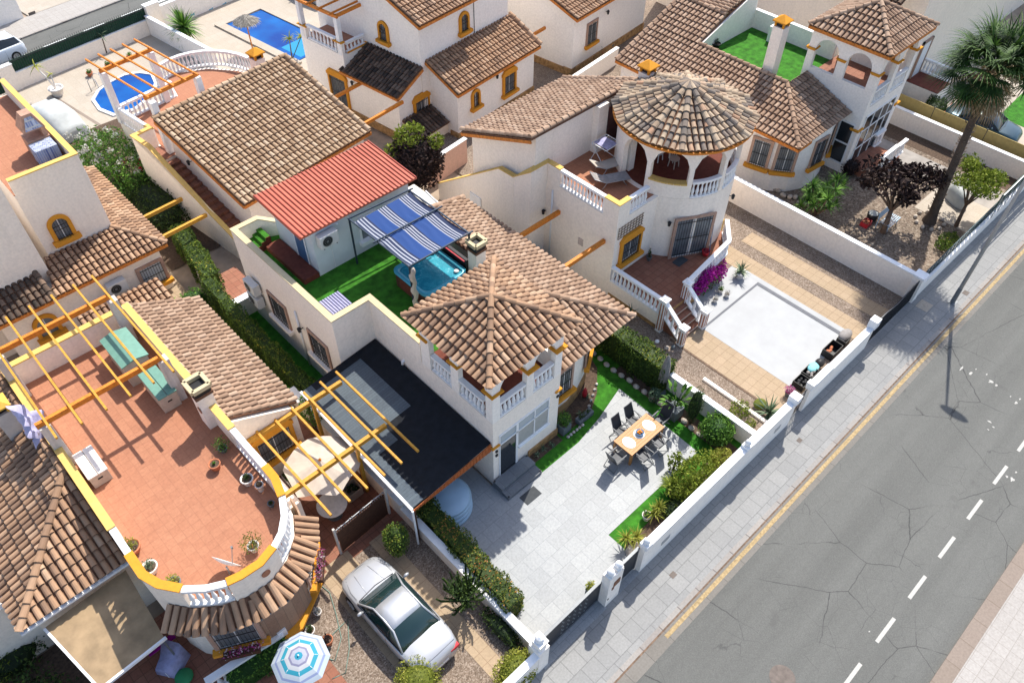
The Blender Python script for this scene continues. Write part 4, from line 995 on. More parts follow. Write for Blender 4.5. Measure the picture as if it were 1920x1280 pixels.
for x in (11.75,):
    mb = MB(); mb.lathe((x, 22.25, 6.02), [(.05, 0), (.07, .05), (.03, .09)], 10); mb.build('wall_lamp', WHITEM, S)
window(S, (13.2, 22.32, 5.1), (0, -1), .8, 1.1, 'white', sill=True, grille=False); window(S, (14.5, 22.32, 5.1), (0, -1), .8, 1.1, 'white', grille=False)
mb = MB(); mb.box(10.57, 10.6, 23.0, 23.75, 3.95, 6.1); d_ = mb.build('door', BLUEC, S); mb = MB(); mb.box(10.55, 10.57, 22.93, 23.0, 3.93, 6.15); mb.box(10.55, 10.57, 23.75, 23.82, 3.93, 6.15); mb.box(10.55, 10.57, 22.93, 23.82, 6.1, 6.16); mb.build('door_frame', WHITEP, d_)
t = thing('terrace_steps', 'maroon tiled steps and platform beside the door of the roof cabin', 'steps', (10.2, 23.7, 3.9)); mb = MB(); mb.box(9.85, 10.56, 22.3, 25.2, 3.9, 4.15); mb.build('platform', MAROON, t)
mb = MB()
for k in range(4): mb.box(9.3+.22*k, 9.52+.22*k, 25.25, 26.0, 3.9, 4.06+.14*k)
mb.build('step', TURF, t)
mb = MB()
for k in range(4): mb.box(9.3+.22*k, 9.52+.22*k, 25.23, 25.25, 3.9, 4.06+.14*k)
mb.build('riser', MAROON, t)

# ======== villa with the round tower (right of the middle one)
Dv = thing('villa', 'cream villa with round arched tower under a mottled conical roof and open terrace', 'house', (25, 18, 0))
XW = 21.6
mb = MB()
mb.box(XW, 27.5, 15.9, 20.25, -.05, 4.38); mb.box(XW-.0, 27.2, 20.25, 24.9, -.05, 4.37)
CX, CY, RW = 26.95, 17.05, 2.85
circ = lambda r, n=40, a0=0, a1=2*PI: [(CX+r*math.cos(a0+(a1-a0)*k/n), CY+r*math.sin(a0+(a1-a0)*k/n)) for k in range(n+(0 if abs(a1-a0-2*PI) < 1e-6 else 1))]
mb.prism(circ(RW), -.05, 4.385)
# upper room behind
mb.prism([(20.95, 20.35), (27.4, 20.35), (27.4, 24.6), (20.95, 24.6)], 4.3, [6.78, 6.78, 5.05, 5.05]); mb.box(20.96, XW-.02, 20.37, 24.58, -.05, 4.29); mb.box(20.55, XW, 20.2, 21.3, -.05, 4.375)
mb.strip([(20.64, 21.31), (20.64, 22.3), (20.64, 27.0)], .18, [-.05]*3, [4.4, 4.36, .95])
mb.build('wall', WALL, Dv)
mb = MB(); mb.box(XW+.2, 27.2, 16.1, 20.35, 4.385, 4.41); mb.build('terrace_floor', TERRA, Dv)
mb = MB(); mb.prism(circ(RW-.2), 4.385, 4.414); mb.build('tower_floor', MAROON, Dv)  # dark floor colour puts in the shade under the cone roof
# parapet pieces and balusters of the terrace
parapet(Dv, [(XW+.1, 16.75), (XW+.1, 16.0), (22.35, 16.0)], 4.38, 5.28, cm=OCHREP)
parapet(Dv, [(XW+.1, 19.4), (XW+.1, 20.17)], 4.38, 5.28, cm=OCHREP)
parapet(Dv, [(XW+.2, 20.28), (20.65, 20.28), (20.65, 21.29)], 4.38, 5.28, cm=OCHREP, zt=[5.28, 5.28, 4.42])
cb = MB(); cb.strip([(20.64, 21.31), (20.64, 22.3), (20.64, 27.0)], .25, [4.401, 4.361, .951], [4.45, 4.41, 1.0]); cb.build('coping', OCHREP, Dv)
balustrade(Dv, [(XW-.1+.2, 19.4), (XW+.1, 16.75)], 4.4, .88, n=13); balustrade(Dv, [(22.35, 16.0), (23.6, 16.0)], 4.4, .88, n=6)
# round arched wall
def ring_arch(parent, cx, cy, r, z0, z1, ops, th=.24, seg=84, m=None, name='round_wall'):
    """ops: (centre angle, half angle, zbottom, zspring); heads half round"""
    mb = MB(); da = 2*PI/seg
    def col(a0, a1, l0, l1, h):
        P = lambda a, rr, z: (cx+rr*math.cos(a), cy+rr*math.sin(a), z)
        i = mb.add([P(a0, r-th, l0), P(a0, r, l0), P(a1, r, l1), P(a1, r-th, l1), P(a0, r-th, h), P(a0, r, h), P(a1, r, h), P(a1, r-th, h)])
        for f in ((3, 2, 1, 0), (4, 5, 6, 7), (0, 1, 5, 4), (1, 2, 6, 5), (2, 3, 7, 6), (3, 0, 4, 7)): mb.face([i+k for k in f])
    for k in range(seg):
        a0, a1 = k*da, (k+1)*da; am = (a0+a1)/2; done = False
        for (c, hw, zb, zs) in ops:
            dd = (am-c+PI) % (2*PI)-PI
            if abs(dd) < hw:
                R_ = hw*r; f = lambda a: zs+min(R_, z1-zs-.12)*math.sqrt(max(0, 1-(((a-c+PI) % (2*PI)-PI)/hw)**2))
                if zb > z0: col(a0, a1, z0, z0, zb)
                col(a0, a1, f(a0), f(a1), z1); done = True
        if not done: col(a0, a1, z0, z0, z1)
    return mb.build(name, m or WALL, parent)
def aD(px, py, z=4.8): 
    g = G(px, py, z); return math.atan2(g.y-CY, g.x-CX)
ops = []
for (xl, xr, zb) in ((1218, 1290, 5.15), (1299, 1360, 4.42), (1368, 1388, 4.42)):
    pass
ops = [(math.radians(a_), math.radians(h_), z_, 5.95) for a_, h_, z_ in ((-150, 16.5, 5.15), (-113, 15.5, 4.42), (-79, 14.5, 4.42), (-45, 14, 4.42), (-11, 14, 4.42), (174, 14, 4.42))]
ring_arch(Dv, CX, CY, RW, 4.4, 7.02, ops, name='tower_wall')
ring_pts = lambda a0, a1, r, n: [(CX+r*math.cos(math.radians(a0+(a1-a0)*k/n)), CY+r*math.sin(math.radians(a0+(a1-a0)*k/n))) for k in range(n+1)]
for a0, a1 in ((-128, -98), (-93, -65), (-59, -31)): balustrade(Dv, ring_pts(a0, a1, RW-.1, 7), 4.4, .88, n=1)
mb = MB(); 
pp = ring_pts(-168, -133, RW-.1, 6)
for k in range(6): mb.beam((*pp[k], 5.18), (*pp[k+1], 5.18), .34, .07)
mb.build('coping', OCHREP, Dv)
# conical roof in 12 sectors
NS = 12; er = 3.16; ze = 7.05; AP = (CX, CY, 8.4); off = PI/NS*.4
pls = []; rds = []
for k in range(NS):
    a0, a1 = 2*PI*k/NS+off, 2*PI*(k+1)/NS+off
    p0 = (CX+er*math.cos(a0), CY+er*math.sin(a0), ze); p1 = (CX+er*math.cos(a1), CY+er*math.sin(a1), ze)
    pls.append([p0, p1, AP]); rds.append((p0, AP))
roof(Dv, pls, rds, ROOFD, .27, .36, name='cone_roof', rr=.15)
mb = MB(); mb.prism(circ(3.17), 6.90, 7.0); mb.build('eave_band', BEAMW, Dv)
# rear tiled roof, high edge towards the terrace
roof(Dv, [[(27.6, 24.9, 5.12), (20.55, 24.9, 5.12), (20.55, 20.25, 6.95), (27.6, 20.25, 6.95)]], [((20.62, 24.9, 5.12), (20.62, 20.25, 6.95)), ((20.55, 20.3, 6.95), (27.6, 20.3, 6.95)), ((27.55, 24.9, 5.12), (27.55, 20.25, 6.95))], ROOFP, .25, .36, name='rear_roof', trim=[((20.55, 24.9, 5.05), (20.55, 20.25, 6.88))])
chimney(Dv, 27.9, 20.0, 5.0, 7.4, .6, 'cap')
window(Dv, (22.75, 15.9, 2.35), (0, -1), 1.15, 1.15, 'ochre'); 
# round wall door
ca = math.radians(-118); nn = (math.cos(ca), math.sin(ca))
window(Dv, (CX+(RW-.02)*nn[0], CY+(RW-.02)*nn[1], 2.15), nn, 1.75, 2.2, 'brick', sill=False, name='barred_door')
sconce(Dv, (CX+RW*math.cos(math.radians(-142)), CY+RW*math.sin(math.radians(-142)), 3.1), (math.cos(math.radians(-142)), math.sin(math.radians(-142))))
sconce(Dv, (CX+RW*math.cos(math.radians(-70)), CY+RW*math.sin(math.radians(-70)), 3.4), (math.cos(math.radians(-70)), math.sin(math.radians(-70))))
mb = MB()
for k in range(9): mb.beam((21.75+k*.2, 15.87, 3.35), (21.75+k*.2, 15.87, 4.0), .025, .02); 
for k in range(5): mb.beam((21.72, 15.85, 3.38+k*.15), (23.4, 15.85, 3.38+k*.15), .025, .02)
mb.build('trellis', mat('brown_trellis', (.20, .14, .10), .8), Dv); downpipe(Dv, XW-.05, 19.75, 0, 4.0); sconce(Dv, (XW, 20.15, 2.6), (-1, 0))
mb = MB(); mb.box(20.5, 20.56, 23.6, 24.4, .2, 1.9); mb.build('service_door', WHITEP, Dv)
window(Dv, (XW, 20.9, 2.9), (-1, 0), .6, .5, 'ochre')
mb = MB(); mb.box(XW-.025, XW, 17.7, 18.0, 1.9, 2.3); mb.build('vent_grille', mat('vent', (.5, .42, .38), .9), Dv)
# raised terrace with steps
mb = MB(); mb.prism([(XW, 12.75), (23.4, 12.75), (26.9, 13.2), (28.3, 14.2), (28.3, 15.9), (XW, 15.9)], -.05, .97); mb.build('terrace_base', STONE, Dv)
mb = MB(); mb.prism([(XW+.02, 12.78), (23.4, 12.78), (26.9, 13.22), (28.28, 14.2), (28.28, 15.9), (XW+.02, 15.9)], .97, 1.0); mb.build('terrace_floor', TERRAD, Dv)
mb = MB()
for k in range(4): mb.box(21.75, 23.15, 12.75-.26*(k+1), 12.75-.26*k, -.04, .8-.2*k)
mb.build('steps', TERRAD, Dv)
mb = MB()
for k in range(4): mb.box(21.75, 23.15, 12.75-.26*(k+1)-.02, 12.75-.26*(k+1), .74-.2*k, .8-.2*k)
mb.build('step_edge', CREAMP2, Dv)
mb = MB(); mb.box(XW-.06, XW+.1, 12.7, 15.9, .3, .99); mb.build('terrace_edge', WALL, Dv)
balustrade(Dv, [(XW+.02, 15.85), (XW+.02, 12.95)], 1.0, .88, n=13)
balustrade(Dv, [(XW+.04, 12.7), (XW+.04, 11.75)], 1.0, .85, n=3, zs=[.95, .2])
balustrade(Dv, [(23.2, 12.7), (23.2, 11.75)], 1.0, .85, n=3, zs=[.95, .2])
balustrade(Dv, [(23.3, 12.9), (27.0, 13.3)], 1.0, .88, n=14); balustrade(Dv, [(27.0, 13.3), (28.2, 14.3)], 1.0, .88, n=7)
for x, y, z in ((XW+.04, 12.82, 0), (23.25, 12.82, 0), (XW+.04, 11.6, -.85), (23.2, 11.6, -.85)):
    mb = MB(); mb.box(x-.14, x+.14, y-.14, y+.14, max(z, 0), z+1.9); o = mb.build('newel_post', WHITEP, Dv); mb = MB(); mb.box(x-.19, x+.19, y-.19, y+.19, z+1.9, z+1.98); mb.lathe((x, y, z+1.98), [(.15, 0), (.09, .05), (.02, .07)], 8); mb.build('post_cap', WHITEP, o)
    mb = MB()
    for s in (-.07, .07): mb.box(x+s-.03, x+s+.03, y-.15, y-.14, max(z, 0)+.15, z+1.75); mb.box(x-.15, x-.14, y+s-.03, y+s+.03, max(z, 0)+.15, z+1.75)
    mb.build('terracotta_inlay', TERRA, o)
mb = MB(); mb.prism([(28.6, 14.7), (28.75, 14.7), (28.75, 16.1), (28.6, 16.1)], 0, [1.3, 1.3, 2.3, 2.3]); mb.build('wing_wall', OCHREP, Dv)
# brick pillar on the terrace
mb = MB(); mb.box(24.75, 25.1, 18.0, 18.35, 4.41, 6.95); mb.build('column', WALLW, Dv)
mb = MB(); mb.box(24.65, 25.3, 20.0, 20.36, 4.41, 6.85); mb.build('pier', WALL, Dv)
mb = MB(); mb.box(25.3, 27.3, 20.05, 20.1, 4.41, 6.5); mb.build('wooden_partition', mat('maroon_wood', (.10, .045, .04), .8, var=.25), Dv)
# tie beams between the two villas
for y in (19.3, 16.5):
    mb = MB(); mb.beam((18.7, y, 3.0), (XW+.02, y, 3.0), .16, .2); tag(mb.build('tie_beam', BEAMW), 'orange beam bridging the alley to the round tower villa, '+('beside the downpipe' if y > 18 else 'nearer the street, beside the tower corner'), 'beam', 'orange beams between the two villas')

# ======== villa with the palm garden (mirror of the middle one)
Ev = thing('villa', 'white villa with green turf terrace and pyramid roofed lookout behind the palm garden', 'house', (38, 16, 0))
TX0, TX1, TY0, TY1 = 38.35, 42.6, 13.45, 17.5
mb = MB()
bayE = [(38.35, 14.75), (37.6, 14.4), (36.6, 14.2), (35.5, 14.25), (34.6, 14.7), (34.0, 15.4), (33.7, 16.3), (33.65, 17.4), (33.65, 26.0), (41.9, 26.0), (41.9, 17.4), (38.35, 17.4)]
mb.prism(bayE[:8]+[(33.65, 26.0), (36.2, 26.0), (36.2, 17.4), (38.35, 17.4)], -.05, 3.45)
mb.box(36.2, 41.9, 17.4, 26.0, -.05, 3.88); mb.box(TX0, TX1, TY0, TY1, -.05, 3.95)
mb.prism([(36.5, 22.85), (41.7, 22.85), (41.7, 26), (36.5, 26)], 3.7, [4.6, 6.3, 6.0, 4.5]); mb.build('wall', WALLW, Ev)
mb = MB(); mb.box(36.4, 41.8, 17.5, 22.85, 3.88, 3.91); mb.build('turf', TURF, Ev)
parapet(Ev, [(41.8, 22.9), (41.8, 17.5)], 3.88, 4.95, cm=WHITEP, m=WALLW); 
mb = MB(); mb.box(40.9, 41.7, 20.9, 21.3, 3.9, 4.8); mb.build('low_wall', WALLW, Ev)
mb = MB()
arch_wall(mb, (TX0, TY1), (TX0, TY0), 3.95, 7.0, [(.4, 1.75, 4.95, 5.95), (2.25, 3.6, 4.95, 5.95)])
arch_wall(mb, (TX0+.22, TY0), (TX1, TY0), 3.95, 7.0, [(.15, 1.7, 3.95, 5.95), (2.1, 3.65, 3.95, 5.95)])
arch_wall(mb, (TX1, TY0+.22), (TX1, TY1), 3.95, 7.0, [(.25, 1.65, 4.95, 5.95), (2.05, 3.45, 4.95, 5.95)])
mb.build('tower_wall', WALLW, Ev)
capitals(Ev, [(TX0+.17, TY1-.17), (TX0+.17, TY0+2.1), (TX0+.17, TY0+.17), (TX0+2.1, TY0+.15), (TX1-.17, TY0+.15)], 5.9, .36)
capitals(Ev, [(TX0+.15, TY0+.15), (TX1-.15, TY0+.15)], 2.7, .36)
balustrade(Ev, [(TX0+.35, TY0+.1), (TX0+1.95, TY0+.1)], 4.0, .88, n=7); balustrade(Ev, [(TX0+2.35, TY0+.1), (TX1-.35, TY0+.1)], 4.0, .88, n=7)
mb = MB(); mb.box(TX0+.2, TX1-.2, TY0+.2, TY1, 3.95, 3.98); mb.build('terrace_floor', TERRAD, Ev)
ez = 7.05; A, B, Cc, D = (38.2, 13.2, ez), (42.95, 13.2, ez), (42.95, 17.75, ez), (38.2, 17.75, ez); T = (40.55, 15.5, 8.25)
roof(Ev, [[A, B, T], [B, Cc, T], [Cc, D, T], [D, A, T]], [(A, T), (B, T), (Cc, T), (D, T)], ROOFP, .27, .40, name='tower_roof', trim=[(A, B), (D, A)])
R0 = (33.4, 14.15, 3.5); R1 = (38.36, 14.15, 3.5); R2 = (33.4, 26.3, 3.5); rl = .37
Ht = (36.45, 17.2, 4.63); Hb = (36.45, 26.3, 4.63)
roof(Ev, [[R0, R1, (38.36, 17.2, 4.63), Ht], [R2, R0, Ht, Hb]], [(R0, Ht), (Ht, (36.45, 22.9, 4.63)), ((33.45, 26.25, 3.5), (36.45, 26.25, 4.63))], ROOFP, .27, .40, name='main_roof', trim=[(R2, R0), (R0, (34.6, 14.15, 3.5))])
roof(Ev, [[(36.45, 26.3, 4.63), (36.45, 22.95, 4.63), (38.8, 22.95, 5.5), (38.8, 26.3, 5.5)]], [((36.5, 26.25, 4.63), (38.8, 26.25, 5.5)), ((38.8, 23.0, 5.5), (38.8, 26.3, 5.5))], ROOFP, .27, .40, name='upper_roof')
roof(Ev, [[(42, 26.6, 5.9), (38.8, 26.6, 5.3), (38.8, 22.95, 5.5), (42, 22.95, 6.45)]], [], ROOFP, .27, .40, name='rear_roof')
chimney(Ev, 37.15, 18.7, 3.9, 7.0, .62, 'cap')
for c, nr in (((33.72, 16.25, 2.1), (-.97, -.25)), ((34.25, 15.05, 2.1), (-.8, -.6)), ((36.0, 14.2, 2.1), (-.1, -1)), ((37.9, 14.52, 2.1), (.42, -.9))): window(Ev, c, nr, .85, 1.5, 'brick')
pn = MB()
for z0, z1 in ((.6, 1.7), (1.8, 2.9)): pn.box(TX0-.02, TX0-.008, TY0+.25, TY0+1.0, z0, z1)
q = pn.build('porch_pane', GLASS, Ev); pn = MB()
for z in (.5, 1.7, 2.9): pn.box(TX0-.035, TX0, TY0+.2, TY0+1.05, z, z+.09)
for y in (TY0+.18, TY0+1.0): pn.box(TX0-.036, TX0, y, y+.08, .5, 3.0)
pn.build('window_frame', WHITEP, q)
pn = MB(); pn.box(TX0+.5, TX1-.6, TY0-.02, TY0-.008, .5, 3.3); q = pn.build('glazed_door', GLASS, Ev); pn = MB()
for x in (TX0+.45, TX0+1.3, TX0+2.2, TX0+3.0, TX1-.6): pn.box(x, x+.07, TY0-.05, TY0, .4, 3.35)
for z in (.4, 1.3, 2.4, 3.3): pn.box(TX0+.45, TX1-.55, TY0-.045, TY0, z, z+.07)
pn.build('window_frame', WHITEP, q)
mb = MB(); mb.box(38.8, 41.2, 11.9, 13.45, 0, .5)
for k in range(3): mb.box(41.2+.3*k, 41.5+.3*k, 12.0, 13.3, 0, .38-.13*k)
mb.build('porch_steps', TERRAD, Ev)
balustrade(Ev, [(39.2, 12.0), (41.0, 12.0)], .5, .88, n=7); balustrade(Ev, [(41.1, 12.0), (42.1, 12.0)], .4, .88, n=3); balustrade(Ev, [(41.1, 13.35), (42.1, 13.35)], .4, .88, n=3)
# fence-high bits of the house next door
Fv = thing('villa', 'plain cream house wall with white door at the top right corner', 'house', (50, 18, 0)); mb = MB(); mb.box(47.2, 80, 15.4, 34, -.05, 9); mb.build('wall', WALLY, Fv)
mb = MB(); mb.box(49.1, 50.1, 15.32, 15.4, .9, 3.1); o = mb.build('door', WHITEP, Fv); mb = MB(); mb.box(48.98, 49.1, 15.28, 15.4, .9, 3.25); mb.box(50.1, 50.22, 15.28, 15.4, .9, 3.25); mb.box(48.98, 50.22, 15.28, 15.4, 3.1, 3.25); mb.build('door_frame', BRICKT, o)
mb = MB(); mb.box(48.6, 50.5, 13.3, 15.4, -.05, .86); mb.build('porch_base', WALLW, Fv); mb = MB(); mb.box(48.6, 50.5, 13.3, 15.38, .86, .9); mb.build('porch_floor', MAROON, Fv); balustrade(Fv, [(50.4, 15.3), (50.4, 13.35)], .9, .85, n=9)
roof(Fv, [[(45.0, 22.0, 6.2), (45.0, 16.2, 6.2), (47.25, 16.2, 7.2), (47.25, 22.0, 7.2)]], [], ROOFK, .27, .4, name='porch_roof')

# ======== terrace house bottom left
Bv = thing('villa', 'house with large terracotta roof terrace ending in a rounded balcony', 'house', (2, 18, 0))
arc = [(-.72, 14.4), (-.5, 13.75), (-.05, 13.15), (.6, 12.65), (1.3, 12.38), (2.0, 12.32), (2.75, 12.58), (3.35, 13.1), (3.72, 13.75), (3.9, 14.5)]
body = arc+[(3.95, 17.95), (6.3, 17.95), (6.3, 25.3), (3.95, 25.3), (3.95, 25.0), (-.72, 25.0)]
mb = MB(); mb.prism(arc+[(3.95, 25.0), (-.72, 25.0)], -.05, 3.86); mb.prism([(3.96, 17.95), (6.3, 17.95), (6.3, 25.3), (3.96, 25.3)], -.05, [4.35, 3.1, 3.1, 4.35]); mb.box(3.9, 4.4, 14.8, 17.9, -.05, 2.6) ; mb.build('wall', WALLY, Bv)
mb = MB(); mb.prism([(x*.95+.08, y+.16) for x, y in arc]+[(3.75, 24.8), (-.55, 24.8)], 3.86, 3.9); mb.build('terrace_floor', TERRA, Bv)
iarc = [(p[0]+(1.6-p[0])*.05, p[1]+.1) for p in arc]
parapet(Bv, [(3.85, 17.2), (3.85, 24.9), (-.62, 24.9), (-.62, 16.4)], 3.86, 4.9, cm=OCHREP, m=WALLY)
parapet(Bv, [(3.86, 15.2), (3.9, 14.5), (3.7, 13.85), (3.35, 13.2)][0:1]+[(3.85, 14.6), (3.66, 13.9)], 3.86, 4.9, cm=OCHRE, m=WALLY)
parapet(Bv, [(-.62, 15.3), (-.62, 14.4), (-.42, 13.82), (-.02, 13.27)], 3.86, 4.9, cm=OCHRE, m=WALLY)
parapet(Bv, [(1.0, 12.56), (1.4, 12.46), (2.0, 12.42), (2.55, 12.6)], 3.86, 4.9, cm=OCHRE, m=WALLY)
balustrade(Bv, [(3.85, 17.2), (3.85, 14.6)], 3.92, .97, n=13); balustrade(Bv, [(-.62, 16.4), (-.62, 15.3)], 3.92, .97, n=5)
balustrade(Bv, [(3.66, 13.9), (3.35, 13.28), (2.98, 12.86), (2.55, 12.6)], 3.92, .97, n=3); balustrade(Bv, [(-.02, 13.27), (.48, 12.84), (1.0, 12.56)], 3.92, .97, n=3)
mb = MB(); c0 = (1.9, 12.31, 4.42)
mb.tube([(2.0, 12.32, 4.42), (2.0, 12.29, 4.42)], .14, 18); mb.build('round_plaque', TERRA, Bv)
# small pent roof around the bow
P2 = []; rd = []
for k in range(1, 8):
    a, b = Vector((*arc[k], 0)), Vector((*arc[k+1], 0)) if k+1 < len(arc) else None
    if b is None: break
    def outw(p): d = Vector((p.x-1.6, p.y-14.9, 0)).normalized(); return p+d*.62
    oa, ob = outw(a), outw(b); P2.append([(oa.x, oa.y, 3.42), (ob.x, ob.y, 3.42), (b.x, b.y, 3.86), (a.x, a.y, 3.86)])
roof(Bv, P2, [], ROOFM, .26, .8, name='pent_roof', thick=.06)
gb = MB()
for p in P2: gb.beam((p[0][0], p[0][1], 3.36), (p[1][0], p[1][1], 3.36), .06, .08)
gb.build('gutter', GREYM, Bv)
roof(Bv, [[(6.5, 18.05, 3.2), (6.5, 25.45, 3.2), (3.95, 25.45, 4.5), (3.95, 18.05, 4.5)]], [((3.98, 18.1, 4.5), (3.98, 25.4, 4.5))], ROOFP, .235, .36, name='side_roof')
mb = MB(); mb.beam((6.55, 18.0, 3.12), (6.55, 25.5, 3.12), .1, .08); mb.build('gutter', WALLG, Bv)
chimney(Bv, 3.75, 18.75, 3.9, 5.5, .55, 'box')
mb = MB(); mb.tube([(3.46, 18.6, 4.9), (3.44, 18.6, 4.9)], .13, 16); mb.build('round_plaque', TERRA, Bv)
# bow windows with flower boxes
for ang, lab in ((-118, 0), (-38, 1)):
    a = math.radians(ang); n = (math.cos(a), math.sin(a)); c = (1.62+2.42*n[0], 14.75+2.44*n[1], 2.1)
    wdw = window(Bv, c, n, 1.25, 1.5, 'brick', sill=True)
    fb = MB(); e = Vector((-n[1], n[0], 0)); cc = Vector(c)+Vector((*n, 0))*.3+Vector((0, 0, -.82)); fb.beam(cc-e*.55, cc+e*.55, .24, .2); q = fb.build('flower_box', BROWNW, wdw)
    fl = MB()
    for k in range(170): leaves(fl, cc+e*random.uniform(-.6, .6)+Vector((random.gauss(0, .08), random.gauss(0, .08), random.uniform(.08, .34))), .075, tint=random.random())
    fl.build('flowers', L_PINK if True else L_GREEN, wdw)
window(Bv, (5.2, 17.95, 1.9), (0, -1), 1.3, 1.25, 'ochre')
for a0, a1 in ((-100, -57), (-22, 0)):
    mb = MB(); mb.strip([(1.62+2.49*math.cos(math.radians(a0+(a1-a0)*k/8)), 14.75+2.49*math.sin(math.radians(a0+(a1-a0)*k/8))) for k in range(9)], .06, [.63]*9, [3.25]*9); mb.build('brown_cladding', paving('brown_brick_cladding', (.30, .19, .13), (.38, .26, .18), (.24, .17, .12), .33, .33, 0, .01), Bv)
mb = MB(); mb.prism([(.2, 12.2), (2.2, 12.0), (3.6, 12.9), (4.2, 14.2), (3.9, 14.2), (2.0, 12.6), (.2, 12.6)], .5, .62); mb.build('ledge', OCHRE, Bv)
# pergola on the terrace
Pg = thing('pergola', 'yellow and orange timber pergola over the terracotta roof terrace', 'pergola', (1.5, 22.5, 3.9))
for (x, y) in ((-.55, 20.45), (-.55, 24.3), (3.42, 20.45), (3.42, 24.3)):
    mb = MB(); mb.box(x-.17, x+.17, y-.17, y+.17, 3.9, 6.0); mb.build('post', WALLG, Pg)
for y in (20.45, 24.4):
    mb = MB(); mb.beam((-.75, y, 6.08), (3.45, y, 6.08), .13, .2); mb.build('beam', BEAMW, Pg)
for x in (-.45, .34, 1.13, 1.92, 2.71, 3.4):
    mb = MB(); mb.beam((x, 19.45, 6.21), (x, 25.7, 6.21), .07, .08); mb.build('rafter', BEAMY, Pg)
Pq = thing('pergola', 'orange timber pergola over the cream parasol yard reaching the black carport roof', 'pergola', (6, 16, 0))
for y in (17.85, 15.1):
    mb = MB(); mb.beam((4.0, y, 2.98), (8.3, y, 2.98), .14, .18); mb.build('beam', BEAMY, Pq)
for x in (4.75, 5.5, 6.22, 6.95, 7.68, 8.4):
    mb = MB(); mb.beam((x, 18.3, 3.11), (x, 13.35, 3.11), .08, .09); mb.build('rafter', BEAMY, Pq)
for x, y in ((7.0, 17.85), (7.0, 15.1)):
    mb = MB(); mb.beam((x, y, 0), (x, y, 2.9), .12, .12); mb.build('post', BEAMY, Pq)

# ======== neighbour at the far left bottom
Av = thing('villa', 'house with brown tiled hip roof and tan porch roof at the bottom left corner', 'house', (-3, 19, 0))
mb = MB(); mb.box(-3.7, -.8, 16.6, 26, -.05, 3.2); mb.box(-12, -3.7, 17.5, 26, -.05, 3.1); mb.build('wall', WALLY, Av)
e0, e1, e2 = (-4.05, 16.35, 3.22), (-.78, 16.35, 3.22), (-4.05, 25.0, 3.22); h0, h1 = (-.86, 19.55, 4.6), (-.86, 25.0, 4.6)
roof(Av, [[e0, e1, (-.78, 19.55, 4.6), h0], [e2, e0, h0, h1]], [(e0, h0), (h0, h1)], ROOFM, .235, .40, name='roof')
mb = MB(); mb.beam((-4.1, 16.28, 3.15), (-.8, 16.28, 3.15), .1, .08); mb.build('gutter', WHITEM, Av)
pr = MB(); pr.slab([(-3.6, 16.3, 2.75), (-1.0, 16.4, 2.75), (-1.15, 13.8, 2.35), (-3.2, 13.7, 2.35)], .05)
for k in range(10): 
    f = k/9; a = Vector((-3.6, 16.3, 2.765)).lerp(Vector((-1.0, 16.4, 2.765)), f); b = Vector((-3.2, 13.7, 2.365)).lerp(Vector((-1.15, 13.8, 2.365)), f); pass
pr.build('porch_roof', TAN, Av)
mb = MB(); mb.beam((-3.25, 13.68, 2.33), (-1.1, 13.78, 2.33), .08, .1); mb.beam((-3.6, 16.3, 2.7), (-3.2, 13.7, 2.3), .09, .1); mb.build('white_gutter', WHITEM, Av)
mb = MB()
for x, y in ((-3.15, 14.0), (-1.25, 14.1)): mb.beam((x, y, 0), (x, y, 2.28), .06, .06)
mb.build('post', GREYM, Av)
# white balustrade wall at the bottom
bw = thing('balustrade_wall', 'white balustrade running down the bottom edge beside the striped parasol', 'balustrade', (1.2, 10.5, 0))
balustrade(bw, [(1.9, 10.15), (-.6, 9.6)] if False else [tuple(G(530, 1185, .9)[:2]), tuple(G(385, 1278, .9)[:2])], .0, .95, n=12, railw=.24, r=.085)
q = G(525, 1180, .9); mb = MB(); mb.box(q.x-.15, q.x+.15, q.y-.15, q.y+.15, 0, 1.05); mb.build('newel_post', WHITEP, bw)

# ======== house behind it (left edge) with the barbecue terrace
Gv = thing('villa', 'tall cream house with arched window and barbecue roof terrace at the left edge', 'house', (4, 33, 0))
mb = MB()
mb.box(.0, 7.0, 30.4, 32.0, -.05, 2.55); mb.prism([(3.1, 32.0), (5.95, 32.0), (5.95, 40.2), (3.1, 40.2)], -.05, 6.35); mb.box(5.95, 7.0, 32.0, 39.0, -.05, 2.5)
mb.box(-8, 2.75, 31.3, 31.95, -.05, 12); mb.box(-8, 1.6, 32.1, 40.2, -.05, 5.0); mb.build('wall', WALLY, Gv)
mb = MB(); mb.box(3.1, 5.85, 32.15, 40.1, 6.35, 6.38); mb.box(-3, 2.2, 38.5, 40.1, 6.35, 6.38); mb.build('terrace_floor', TERRA, Gv)
parapet(Gv, [(3.15, 32.1), (5.85, 32.1), (5.85, 40.1)], 6.35, 7.1, .18, m=WALLY, cm=OCHREP)
a0, a1, a2, a3 = (2.0, 30.15, 2.62), (7.4, 30.15, 2.62), (7.4, 38.0, 2.62), (5.95, 32.0, 3.25)
roof(Gv, [[(2.35, 30.15, 2.62), (7.4, 30.15, 2.62), (5.9, 31.98, 3.28), (2.9, 31.98, 3.28)], [(7.4, 30.15, 2.62), (7.4, 38, 2.62), (5.9, 38, 3.28), (5.9, 31.98, 3.28)]], [((7.4, 30.15, 2.62), (5.9, 31.98, 3.28))], ROOFM, .245, .34, name='front_roof', trim=[((2.35, 30.15, 2.62), (7.4, 30.15, 2.62))], rr=.11)
roof(Gv, [[(-4, 30.0, 2.65), (2.2, 30.0, 2.65), (2.2, 31.6, 3.3), (-4, 31.6, 3.3)]], [((2.25, 30.0, 2.65), (2.25, 31.4, 3.3))], ROOFK, .245, .34, name='shaded_roof', trim=[((-4, 30.0, 2.65), (2.2, 30.0, 2.65))])
